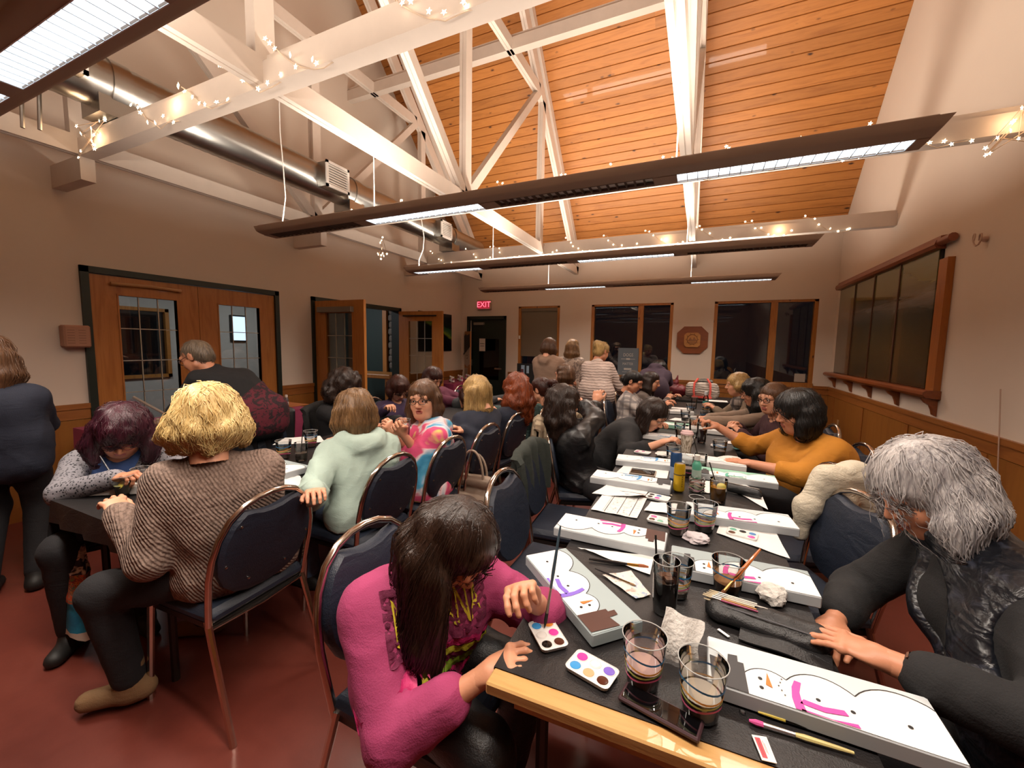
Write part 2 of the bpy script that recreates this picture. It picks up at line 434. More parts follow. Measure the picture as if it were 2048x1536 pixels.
hd = MB().tube([(.80, -.03, .97), (.80, -.075, .97)], .012, 8); hd.tube([(.80, -.07, .97), (.70, -.075, .975)], .011, 8); hd.box((.775, -.032, .90), (.825, -.022, 1.06)); obj('lever_handle', hd, m_hw, L, True)
fb = T(880, 623, 2.05); hB = Vector((XL+.035, 5.875, 0)); an = math.atan2(fb.y-hB.y, fb.x-hB.x)
L = door_leaf(.868, 2.05, 'door_leaf', d2); L.location = (hB.x, hB.y, .008); L.rotation_euler = (0, 0, an)
obj('curtain_rod', MB().tube([(.10, -.045, 1.97), (.76, -.045, 1.97)], .012, 8), m_dark, L)
d3 = struct('door_3', MB().box((-4.75, YF, 0), (-3.88, YF+.1, .004)), m_steel)
fr = MB(); fr.box((-4.80, YF-.03, 0), (-4.745, YF+.12, 2.12)); fr.box((-3.885, YF-.03, 0), (-3.83, YF+.12, 2.12)); fr.box((-4.80, YF-.03, 2.05), (-3.83, YF+.12, 2.12)); obj('door_frame', fr, m_green, d3)
lf = obj('door_leaf', MB().box((-4.70, YF+.03, .01), (-3.89, YF+.07, 2.045), bev=.004), m_green, d3)
obj('weather_strip', MB().box((-4.735, YF+.02, .01), (-4.715, YF+.03, 2.03)), M('pale_strip', 'b5aca2', .5), lf)
obj('door_closer', MB().box((-4.63, YF-.03, 1.93), (-4.38, YF+.03, 1.985)), M('closer_grey', '7b7469', .5), lf)
obj('glass_panel', MB().box((-4.50, YF+.022, .72), (-4.02, YF+.029, 1.62)), glass('exit_pane', '40443f', .03, .5, .02), lf)
obj('push_handle', MB().tube([(-4.67, YF-.03, 1.16), (-4.67, YF-.035, 1.02)], .012, 8), m_hw, lf, True)
obj('latch_bar', MB().box((-4.10, YF-.02, .955), (-3.95, YF+.03, .985)), m_hw, lf)
pn = thing('paper_notice', 'white paper notice taped to the dark green exit door', 'notice', (-4.43, YF+.02, 1.49))
obj('sheet', MB().box((-.075, -.002, -.14), (.075, 0, .14)), M('paper_white', 'd9d3cb', .8), pn)
q = MB()
for z, w in ((.025, .11), (-.025, .10)):
    for i in range(7): q.box((-w/2+i*w/7, -.003, z-.007), (-w/2+(i+.78)*w/7, -.0021, z+.007))
obj('print', q, M('ink_black', '1c1b1b', .7), pn)
ex = thing('exit_sign', 'lit red EXIT sign above the dark green door', 'exit sign', (-4.36, YF, 2.365))
obj('housing', MB().box((-.165, -.06, -.105), (.165, 0, .105), bev=.006), M('sign_housing', 'b09a8a', .5), ex)
obj('face', MB().box((-.145, -.064, -.085), (.145, -.0605, .085)), emitter('exit_face', 'e0344c', .5), ex)
tx = text_mb('EXIT', .17, Mx=Matrix.Translation((0, -.066, 0)) @ Matrix.Rotation(pi/2, 4, 'X')); obj('letters', tx, emitter('exit_letters', 'ff5a6a', 2.6), ex)

# ------------------------------------------------------------------ the lobby behind the double doors
hall_w = M('lobby_wall_paint', 'b7b2ad', .8)
mb = MB()
for y0, y1, z0, z1 in ((YB, 1.2, 0, 2.8), (1.2, 2.3, 0, .8), (1.2, 2.3, 2.05, 2.8), (2.3, 3.3, 0, 2.8), (3.3, 4.3, 0, .8), (3.3, 4.3, 2.05, 2.8), (4.3, 7.2, 0, 2.8)):
    mb.box((-9.15, y0, z0), (-9.0, y1, z1))
struct('wall_lobby', mb, hall_w)
struct('wall_lobby_end', MB().box((-9.0, 7.2, 0), (XL-.15, 7.35, 2.8)), M('lobby_green_paint', '1b2d29', .6))
struct('ceiling_lobby', MB().box((-9.15, YB, 2.8), (XL-.15, 7.35, 2.9)), hall_w)
for y in (1.2, 3.3):
    w = struct('window_%d' % (4 if y == 1.2 else 5), MB().box((-9.05, y, .8), (-9.0, y+1, .801)), m_winw)
    f = MB(); f.box((-9.05, y, .8), (-8.96, y+.06, 2.05)); f.box((-9.05, y+.94, .8), (-8.96, y+1, 2.05)); f.box((-9.05, y, 1.99), (-8.96, y+1, 2.05)); f.box((-9.05, y, .8), (-8.96, y+1, .86)); obj('window_frame', f, m_winw, w)
    obj('pane', MB().box((-9.04, y+.06, .86), (-9.03, y+.94, 1.99)), m_pane, w)
p = struct('trim_6', MB().box((-6.9, .9, 0), (-6.5, 2.36, 2.8)), M('dark_partition', '1d1916', .7))
lt = thing('lobby_table', 'pine table seen through the open double doors', 'table', (-6.15, 6.5, 0))
obj('tabletop', MB().box((-.75, -.35, .80), (.75, .35, .88), bev=.01), m_winw, lt)
for x in (-.65, .65):
    for y in (-.28, .28): obj('leg', MB().box((x-.04, y-.04, 0), (x+.04, y+.04, .80)), m_winw, lt)
pic = thing('log_picture', 'tall picture of stacked grey stones hanging in the lobby', 'picture', (-6.15, 7.19, 1.55))
sg = MB()
for i in range(9):
    z = -.62+i*.15; sg.box((-.14-.02*(i % 2), -.05, z), (.14+.015*(i % 3), 0, z+.14), bev=.03)
obj('stone_stack', sg, M('grey_stone', '6b6259', .8, bump=(20, .4), var=(12, .3)), pic, True)
obj('picture_frame', MB().box((.19, -.06, -.75), (.30, 0, .75)).box((-.30, -.06, -.75), (-.19, 0, .75)), m_maple, pic)
ht = thing('wall_mount', 'mounted animal head hanging on the dark green lobby wall', 'trophy', (-5.52, 7.19, 1.62))
obj('muzzle', MB().lathe([(.02, -.02), (.07, .0), (.10, .12), (.12, .25), (.08, .36), (.02, .40)], 12, c=(0, -.13, -.15)), M('brown_fur', '6e5348', .9, bump=(60, .5)), ht, True)
obj('antler', MB().tube([(0, -.10, .2), (.10, -.12, .32), (.14, -.10, .48)], [.03, .022, .008], 8).tube([(0, -.10, .2), (-.10, -.12, .32), (-.14, -.10, .48)], [.03, .022, .008], 8), M('antler_bone', 'a08e76', .6), ht, True)
lg = thing('lobby_screen', 'glowing white panel sign seen through the glass of the open door', 'sign', (-8.98, 5.55, 1.75))
obj('housing', MB().box((-.03, -.16, -.28), (.03, .16, .28), bev=.01), m_black, lg)
obj('face', MB().box((.031, -.14, -.25), (.034, .14, .25)), emitter('lobby_sign_face', 'cfe2ff', 2.2), lg)
for (x, y) in ((-7.2, 3.2), (-7.4, 5.6)):
    la = thing('lobby_ceiling_lamp', 'flat white lamp on the lobby ceiling' + (' nearer the closed doors' if y < 4 else ' beyond the open doors'), 'ceiling lamp', (x, y, 2.8))
    obj('diffuser', MB().box((-.3, -.3, -.05), (.3, .3, 0), bev=.01), emitter('lobby_lamp', 'eef2ff', 1.6), la)
    ld = bpy.data.lights.new('lobby_lamp_light', 'AREA'); ld.size = .55; ld.energy = 28; ld.color = (.95, .97, 1)
    lo = bpy.data.objects.new('lobby_lamp_light', ld); COL.objects.link(lo); lo.location = (0, 0, -.06); lo.parent = la

# ------------------------------------------------------------------ roof trusses, tie beams
BOT = 2.905
def truss(x, lab):
    t = thing('roof_truss', lab, 'roof truss', (x, 0, 0), 0, 'white roof trusses running away from the camera')
    def memb(name, a, b, h, dbl=True):
        mb = MB()
        if dbl:
            for s in (-1, 1): mb.beam((s*.0215, a[0], a[1]), (s*.0215, b[0], b[1]), .034, h, up=(1, 0, 0) if 0 else (0, 0, 1))
            mb.beam((0, a[0], a[1]), (0, b[0], b[1]), .014, h*.9)
        else: mb.beam((0, a[0], a[1]), (0, b[0], b[1]), .075, h)
        return obj(name, mb, m_truss, t)
    zc = BOT+.07
    memb('bottom_chord', (YB, zc), (YF+.05, zc), .14)
    memb('top_chord', (YF, 2.99), (RIDGE_Y, 9.37), .17); memb('top_chord', (YB, 2.99), (RIDGE_Y, 9.37), .17)
    memb('tie', (-2.45, 5.13), (5.78, 5.13), .14)
    for y in (1.62, 3.80, 5.95, -.6, -2.65): memb('post', (y, BOT+.14), (y, 5.13 if abs(y-RIDGE_Y) < 4 else 5.05), .115, y != 1.62)
    for s in (1, -1):
        q = lambda y: RIDGE_Y+s*(y-RIDGE_Y)
        memb('diagonal', (q(3.80), BOT+.12), (q(5.80), 5.12), .095, False); memb('diagonal', (q(3.78), BOT+.10), (q(1.68), 5.0), .10)
    mb = MB(); mb.beam((0, YF, ceil_z(YF)-.085), (0, RIDGE_Y, ceil_z(RIDGE_Y)-.085), .07, .12); obj('rafter', mb, m_truss, t)
    return t
truss(-4.475, 'leftmost white roof truss, standing just off the left wall'); truss(-2.305, 'middle white roof truss, with the loose cable hanging beside it'); truss(-.172, 'right white roof truss, nearest overhead')
BEAMS = [(1.65, 'nearest white cross beam, wrapped in star lights'), (3.87, 'middle white cross beam above the second pendant light'), (6.10, 'farthest white cross beam below the wooden ceiling')]
for y, lab in BEAMS:
    t = thing('cross_beam', lab, 'cross beam', (0, y, 0), 0, 'white cross beams carrying string lights')
    obj('board', MB().box((-4.44, -.05, 2.893), (XR, .05, 3.022)), m_truss, t)
    obj('core_board', MB().box((-4.44, -.022, 3.0), (XR, .022, 3.066)), m_truss, t)
    obj('bracket', MB().box((XL, -.045, 2.72), (-4.44, .045, 2.90)), m_truss, t)
t = thing('cross_beam', 'high white cross beam crossing below the wooden ceiling', 'cross beam', (0, 4.85, 0), 0, 'white cross beams carrying string lights')
obj('board', MB().box((XL, -.05, 5.06), (XR, .05, 5.20)), m_truss, t); obj('core_board', MB().box((XL, -.02, 5.18), (XR, .02, 5.25)), m_truss, t)

# ------------------------------------------------------------------ ventilation duct
DX, DZ, DR = -4.016, 3.31, .171
du = thing('ventilation_duct', 'round galvanised spiral duct running along the left wall above the beams', 'duct', (DX, 0, DZ))
def duct_piece(y0, y1, r, name, par):
    n = int((y1-y0)/.035); seg = 28; mb = MB(); vs = []; fs = []
    for i in range(n+1):
        y = y0+(y1-y0)*i/n
        for k in range(seg):
            a = 2*pi*k/seg; rr = r+(.004 if ((i+k/seg*2) % 2) < .9 else 0); vs.append((rr*cos(a), y, rr*sin(a)))
    for i in range(n):
        for k in range(seg): fs.append((i*seg+k, i*seg+(k+1) % seg, (i+1)*seg+(k+1) % seg, (i+1)*seg+k))
    fs += [tuple(range(seg-1, -1, -1)), tuple(range(n*seg, (n+1)*seg))]
    mb.add(vs, fs); return obj(name, mb, m_metal, par, True, 60)
duct_piece(-2.5, 1.62, DR, 'pipe', du); duct_piece(1.70, 3.86, DR, 'pipe', du); duct_piece(3.95, 6.08, DR, 'pipe', du); duct_piece(6.16, 7.05, DR*.97, 'pipe', du)
for y in (1.66, 3.905, 6.12):
    obj('sleeve', MB().xf(Matrix()) if 0 else MB().lathe([(DR+.012, -.055), (DR+.012, .055)], 28).xf(Matrix.Translation((0, y, 0)) @ Matrix.Rotation(pi/2, 4, 'X')), m_metal, du, True, 30)
    obj('pedestal', MB().box((-.13, y-.13, 3.07-DZ), (.13, y+.10, -.10)), m_metal, du)
for y0, y1, z0, z1 in ((.95, 1.43, 3.22, 3.50), (3.34, 3.64, 3.185, 3.44), (5.50, 5.79, 3.17, 3.415)):
    vb = obj('vent_box', MB().box((-.05, y0, z0-DZ), (.245, y1, z1-DZ)), m_metal, du)
    g = MB(); x = .25; f = .028; a0, a1, b0, b1 = y0-.008, y1+.008, z0-DZ-.008, z1-DZ+.008
    for q in ((a0, b0, a0+f, b1), (a1-f, b0, a1, b1), (a0, b0, a1, b0+f), (a0, b1-f, a1, b1)): g.box((.243, q[0], q[1]), (.262, q[2], q[3]))
    n = 8
    for i in range(n): z = b0+f+(b1-b0-2*f)*(i+.5)/n; g.box((.246, a0+f, z-.006), (.258, a1-f, z+.006))
    if y0 < 1:
        for i in range(9): yy = a0+f+(a1-a0-2*f)*(i+.5)/9; g.box((.244, yy-.004, b0+f), (.25, yy+.004, b1-f))
    obj('grille', g, m_white, vb); obj('recess', MB().box((.2405, a0+f, b0+f), (.2445, a1-f, b1-f)), m_dark, vb)
obj('hanger', MB().tube([(-.25, 1.28, -.05), (-.26, 1.27, -.40)], .012, 8).tube([(-.18, 1.34, -.12), (-.19, 1.33, -.40)], .012, 8), m_steel, du)

# ------------------------------------------------------------------ pendant lights
FZ = 2.437; FXA, FXB = -3.50, .855
m_lou = M('louver_white', 'e8ecee', .35)
m_tube = emitter('fluorescent_glow', 'e6f4ff', 5.5)
WARM = (1.0, .86, .73)
def pendant(y, lit, lab, xa=FXA):
    p = thing('pendant_light', lab, 'pendant light', (0, y, FZ), 0, 'long pendant lights across the room')
    hw, hh, n = .115, .05, 10; L0, L1 = xa, FXB
    prof = [(-hw*cos(pi*i/n), -hh*.55-hh*.55*sin(pi*i/n)+hh*.5) for i in range(n+1)]
    prof = [(-hw, hh*.72)]+prof+[(hw, hh*.72)]
    inner = [(u*.93, v+.008) for u, v in prof]
    # shell as an open trough with louver slots left free along its middle underside
    sec = []; w4 = (FXB-FXA)/4; slot = .055
    mb = MB()
    xsl = [L0]
    for i in range(4):
        a, b = FXA+i*w4+.07, FXA+(i+1)*w4-.05
        if b > L0: sec.append((max(a, L0+.05), b, lit[i]))
    def strip(x0, x1, us):
        vs = []; 
        for x in (x0, x1):
            for u, v in us: vs.append((x, u, v))
        k = len(us); mb.add(vs, [(j, j+1, k+j+1, k+j) for j in range(k-1)])
    left = [q for q in prof if q[0] <= -slot+1e-6]+[(-slot, -hh*.55)]; right = [(slot, -hh*.55)]+[q for q in prof if q[0] >= slot-1e-6]
    def half(us, x0, x1):
        sgn = us+[(u*.94, v+.006) for u, v in reversed(us)]; strip(x0, x1, sgn+[sgn[0]])
    half(left, L0, L1); half(right, L0, L1)
    x = L0
    for a, b, l in sec+[(L1, L1, 0)]:
        if a > x: mb.box((x, -slot-.002, -hh*.62), (a, slot+.002, -hh*.45))
        x = b
    endp = prof; k = len(endp)
    for x, s in ((L0, -1), (L1, 1)):
        tip = [(x+s*.05*(1-((v/hh-.72)/-1.35)), u, v) for u, v in endp]
        mb.add([(x, u, v) for u, v in endp]+tip, [(j, j+1, k+j+1, k+j) for j in range(k-1)]+[tuple(range(k, 2*k))])
    obj('housing', mb, m_lampb, p, True, 35)
    obj('reflector', MB().box((L0+.02, -hw*.85, -.002), (L1-.02, hw*.85, .002)), m_white, p)
    for a, b, l in sec:
        g = MB(); nb = max(4, int((b-a)/.05))
        for i in range(nb+1): xx = a+(b-a)*i/nb; g.box((xx-.002, -slot, -hh*.58), (xx+.002, slot, -hh*.15))
        g.box((a, -slot-.003, -hh*.58), (b, -slot, -hh*.1)); g.box((a, slot, -hh*.58), (b, slot+.003, -hh*.1))
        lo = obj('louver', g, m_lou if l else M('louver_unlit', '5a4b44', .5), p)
        if l:
            obj('tube_glow', MB().box((a, -slot, -hh*.14), (b, slot, -hh*.08)), m_tube, lo)
            d = bpy.data.lights.new('pendant_down_light', 'AREA'); d.shape = 'RECTANGLE'; d.size = b-a; d.size_y = 2*slot; d.energy = DOWN_POWER*(b-a); d.color = WARM; d.spread = rad(150)
            o = bpy.data.objects.new('pendant_down_light', d); COL.objects.link(o); o.parent = p; o.location = ((a+b)/2, 0, -hh*.66)
    d = bpy.data.lights.new('pendant_up_light', 'AREA'); d.shape = 'RECTANGLE'; d.size = L1-L0-.1; d.size_y = .19; d.energy = UP_POWER*(L1-L0); d.color = WARM; d.spread = rad(170)
    o = bpy.data.objects.new('pendant_up_light', d); COL.objects.link(o); o.parent = p; o.location = ((L0+L1)/2, 0, .012); o.rotation_euler = (pi, 0, 0)
    cb = MB()
    for x in (-2.305, -.172):
        obj('suspension_cable', MB().tube([(x, 0, hh*.3), (x, 0, BOT-FZ)], .004, 6), m_white, p)
    return p
pendant(.65, (1, 1, 1, 1), 'nearest pendant light, cut off by the top left corner')
pendant(2.48, (0, 1, 0, 1), 'second pendant light, the largest seen whole, with two lit louvers')
pendant(4.44, (1, 0, 1, 0), 'third pendant light, lit at its left end')
pendant(6.41, (0, 1, 0, 1), 'farthest pendant light, in front of the far windows')
cd = MB().tube([TY(557, 150, 2.6), TY(560, 265, 2.6), TY(566, 330, 2.55), TY(571, 395, 2.5), TY(565, 445, 2.48)], .005, 6)
tag(obj('power_cord', cd, m_white, None, True), 'loose white power cord drooping to the left end of the second pendant light', 'cord')
cd = MB().tube([TY(843, 440, 4.5), TY(848, 475, 4.5), TY(846, 500, 4.46), TY(838, 520, 4.44), TY(838, 536, 4.44)], .006, 6)
tag(obj('power_cord', cd, m_white, None, True), 'loose white power cord drooping to the left end of the third pendant light', 'cord')

# ------------------------------------------------------------------ star string lights
m_star = emitter('star_bulb_glow', 'ffe2bd', 7.0); m_wire = M('pale_wire', 'd9c3ad', .5)
sm = MB()
for k in range(5):
    a = 2*pi*k/5; d = Vector((cos(a), 0, sin(a))); n = Vector((-sin(a), 0, cos(a)))
    sm.add([d*.0155, n*.005+d*.003, -n*.005+d*.003, Vector((0, .005, 0)), Vector((0, -.005, 0))], [(0, 1, 3), (0, 3, 2), (0, 4, 1), (0, 2, 4)])
star_me = sm.mesh('star_bulb', m_star)
sr = random.Random(11)
def string_lights(y, lab, runs, extra=()):
    s = thing('string_lights', lab, 'string lights', (0, y, 2.9), 0, 'strings of star lights on the cross beams')
    w = MB(); ny = 0
    for x0 in runs:
        P = [(x0-.06, -.03, .19), (x0, -.06, .165), (x0+.06, -.062, .11), (x0+.13, -.062, .05), (x0+.19, -.06, .005), (x0+.27, -.05, -.03), (x0+.36, -.05, -.02), (x0+.42, -.03, .0)]
        P = [Vector(p)+Vector((sr.uniform(-.02, .02), 0, sr.uniform(-.012, .012))) for p in P]
        w.tube(P, .0032, 5)
        for p in P:
            if sr.random() < .15: continue
            o = link('star_bulb', star_me, s, p+Vector((sr.uniform(-.03, .03), -.025, sr.uniform(-.02, .03)))); o.rotation_euler = (sr.uniform(-.5, .5), sr.uniform(0, 6), sr.uniform(-.5, .5))
    for (cx, cz, rx, rz, n) in extra:
        P = [Vector((cx+sr.uniform(-rx, rx), -.07+sr.uniform(-.02, .02), cz+sr.uniform(-rz, rz))) for _ in range(n)]
        w.tube(P, .003, 5)
        for p in P:
            o = link('star_bulb', star_me, s, p); o.rotation_euler = (sr.uniform(-.5, .5), sr.uniform(0, 6), sr.uniform(-.5, .5))
    obj('wire', w, m_wire, s, True)
    return s
string_lights(1.65, 'star lights draped along the nearest cross beam', (-3.55, -3.0, -2.55, -2.15, -1.35, -.55, .2), [(-4.15, .06, .22, .12, 12)])
string_lights(3.87, 'star lights draped along the middle cross beam behind the second pendant', (-3.9, -3.1, -2.6, -1.9, -1.2, -.75, -.3, .15, .6, 1.1), [(-3.42, -.32, .07, .13, 11), (1.72, .02, .17, .16, 13)])
string_lights(6.10, 'star lights draped along the farthest cross beam', (-4.3, -3.6, -3.1, -2.5, -1.9, -1.3, -.7, -.1, .5, 1.1))
for x, y, z in ((-4.1, 1.55, 2.95), (1.72, 3.75, 2.95), (-3.1, 1.55, 2.97), (-.5, 6.0, 2.95), (.8, 6.0, 2.95)):
    d = bpy.data.lights.new('star_cluster_light', 'POINT'); d.energy = 1.2; d.color = (1, .62, .34); d.shadow_soft_size = .06
    o = bpy.data.objects.new('star_cluster_light', d); COL.objects.link(o); o.location = (x, y, z)

# ------------------------------------------------------------------ things on the walls
wm = thing('wooden_wall_box', 'small square wooden box fixed to the left wall beside the closed doors', 'box', (XL, 1.655, 1.505))
obj('body', MB().box((0, -.085, -.095), (.10, .085, .095), bev=.012), M('box_wood', 'a67a62', .6, var=(9, .12)), wm)
sl = MB()
for i in range(6):
    for y in (-.045, .025): sl.box((.1, y-.02, -.06+i*.022), (.1015, y+.025, -.056+i*.022))
obj('slot', sl, M('slot_brown', '7c5848', .7), wm)
# aurora poster
t = NT('aurora_print'); v = t.coord(); sx = t.n('ShaderNodeSeparateXYZ'); t.l(v, sx.inputs[0])
nz = t.noise(v, 4, 4, .6, .6)
h = t.math('ADD', t.math('MULTIPLY', sx.outputs[1], .35), sx.outputs[2]); h = t.math('ADD', h, t.math('MULTIPLY', nz.outputs[0], .22))
t.base(t.ramp(h, ((.0, '05070a'), (.16, '10181a'), (.22, '6d8a35'), (.27, '2f5a3a'), (.42, '0d1c1a'), (.6, '070b0d')))); t.set(Roughness=.25)
ap = thing('aurora_poster', 'dark poster of green northern lights on the left wall behind the open door', 'poster', (XL+.006, 7.02, 1.735))
obj('print', MB().box((0, -.57, -.385), (.015, .57, .385)), t.m, ap)
obj('edge', MB().box((0, -.575, -.39), (.012, .575, .39)), m_black, ap)
# octagonal carved plaque
pq = thing('octagonal_plaque', 'octagonal brown wooden plaque with a carved emblem between the two wide windows', 'plaque', (-.135, YF, 1.638))
def octo(w, h, c): return [(-w+c, -h), (w-c, -h), (w, -h+c), (w, h-c), (w-c, h), (-w+c, h), (-w, h-c), (-w, -h+c)]
RX = Matrix.Rotation(pi/2, 4, 'X')
obj('backboard', MB().prism(octo(.255, .24, .115), 0, .035).xf(RX), wood('plaque_dark', '86471c', '6d3614', 1.2, 0, .4), pq)
obj('carved_panel', MB().prism(octo(.132, .128, .04), .035, .06).xf(RX), wood('plaque_light', 'b9803f', 'a06a30', 1.5, 0, .45), pq)
cv = MB()
cv.tube([(.085*cos(a), .085*sin(a)+.01, .062) for a in [2*pi*i/20 for i in range(20)]], .006, 6, closed=True)
for k in range(10): a = 2*pi*k/10; cv.tube([(.092*cos(a), .092*sin(a)+.01, .061), (.112*cos(a), .108*sin(a)+.01, .061)], .006, 5)
cv.prism([(-.075, -.02), (-.03, .045), (0, .0), (.03, .055), (.08, -.02)], .06, .067); cv.box((-.08, -.05, .06), (.08, -.035, .066)); cv.box((-.065, -.07, .06), (.065, -.06, .065))
obj('relief', cv.xf(RX), wood('plaque_relief', '8a5726', '6f431c', 2, 0, .5), pq)
# four-panel picture on the right wall
pt = thing('panel_picture', 'long picture of four dim landscape panels in a wooden shelf frame on the right wall', 'picture', (XR, 0, 0))
m_red = wood('reddish_rail', '8a4f38', '733c28', 1, 1, .35)
t = NT('landscape_print'); v = t.coord((1, 1, 1)); sx = t.n('ShaderNodeSeparateXYZ'); t.l(v, sx.inputs[0]); nz = t.noise(t.coord((1, .7, 9)), 2.2, 5, .6)
h = t.math('ADD', sx.outputs[2], t.math('MULTIPLY', nz.outputs[0], .25))
t.base(t.ramp(t.math('DIVIDE', h, 3.0), ((.42, '46341f'), (.55, '5a4a2e'), (.66, '4a4636'), (.71, '7d766a'), (.74, '4c4023'), (.76, '6c6538'), (.84, '6d7050'), (.9, '8b9277')))); t.set(Roughness=.18)
t.b.inputs['Coat Weight'].default_value = .5
yE = [7.80, 7.10, 6.42, 5.72, 4.96]
for a, b in zip(yE, yE[1:]): obj('panel', MB().box((-.03, b+.012, 1.16), (-.022, a-.012, 2.43)), t.m, pt)
for y in yE[1:4]: obj('divider', MB().box((-.04, y-.012, 1.15), (-.01, y+.012, 2.43)), M('divider_brown', '4a2a14', .5), pt)
obj('backing', MB().box((-.018, 4.95, 1.15), (-.001, 7.82, 2.44)), m_dark, pt)
def yr(pts, y0, y1, mb=None):
    mb = mb or MB(); n = len(pts); mb.add([(x, y0, z) for x, z in pts]+[(x, y1, z) for x, z in pts], [tuple(range(n-1, -1, -1)), tuple(range(n, 2*n))]+[(i, (i+1) % n, n+(i+1) % n, n+i) for i in range(n)]); return mb
obj('top_rail', yr([(-.005, 2.40), (-.07, 2.41), (-.085, 2.44), (-.075, 2.475), (-.05, 2.49), (-.045, 2.515), (-.005, 2.52)], 4.93, 7.86), m_red, pt)
obj('rail_peg', MB().tube([(-.04, 4.93, 2.46), (-.04, 4.74, 2.46)], .035, 10), m_red, pt, True)
obj('post', MB().box((-.05, 4.76, 1.14), (-.002, 4.90, 2.30)), wood('post_orange', 'a86424', '8e4f1a', 1, 2, .4), pt)
m_sh = wood('shelf_brown', '8a4a22', '743b18', 1, 1, .35)
obj('shelf', yr([(-.002, 1.08), (-.10, 1.09), (-.125, 1.115), (-.12, 1.14), (-.10, 1.155), (-.002, 1.155)], 4.74, 7.95), m_sh, pt)
for y in (7.75, 7.0, 6.3, 5.55, 4.80): obj('corbel', yr([(-.002, 1.08), (-.11, 1.08), (-.085, 1.045), (-.05, 1.02), (-.035, .985), (-.025, .94), (-.002, .925)], y-.022, y+.022), m_sh, pt)
cl = thing('wall_hook', 'pale coiled wire hook on the right wall near the picture rail', 'hook', TX(1975, 478, XR-.001))
obj('coil', MB().tube([(-.03-.004*i, .035*cos(i*.7)*(1-.02*i), .045*sin(i*.7)) for i in range(15)], .006, 6), M('pale_hook', 'b89c8a', .5), cl, True)
obj('knob', MB().lathe([(.02, 0), (.022, .02), (.01, .035)], 10).xf(Matrix.Rotation(-pi/2, 4, 'Y')), M('pale_hook', 'b89c8a', .5), cl, True)
cc = MB().tube([TX(2001, 778, 1.885), TX(1999, 850, 1.885), TX(1996, 930, 1.885), TX(1994, 1003, 1.885)], .004, 6)
tag(obj('pull_cord', cc, M('pale_hook', 'b89c8a', .5), None, True), 'thin pale cord hanging down the right wall behind the grey haired woman', 'cord')
ou = thing('wall_outlet', 'small pale socket on the wooden dado behind the mustard sweater', 'socket', TX(1676, 847, XR-.013))
obj('plate', MB().box((-.006, -.035, -.055), (0, .035, .055), bev=.003), M('outlet_tan', 'a8845c', .5), ou)
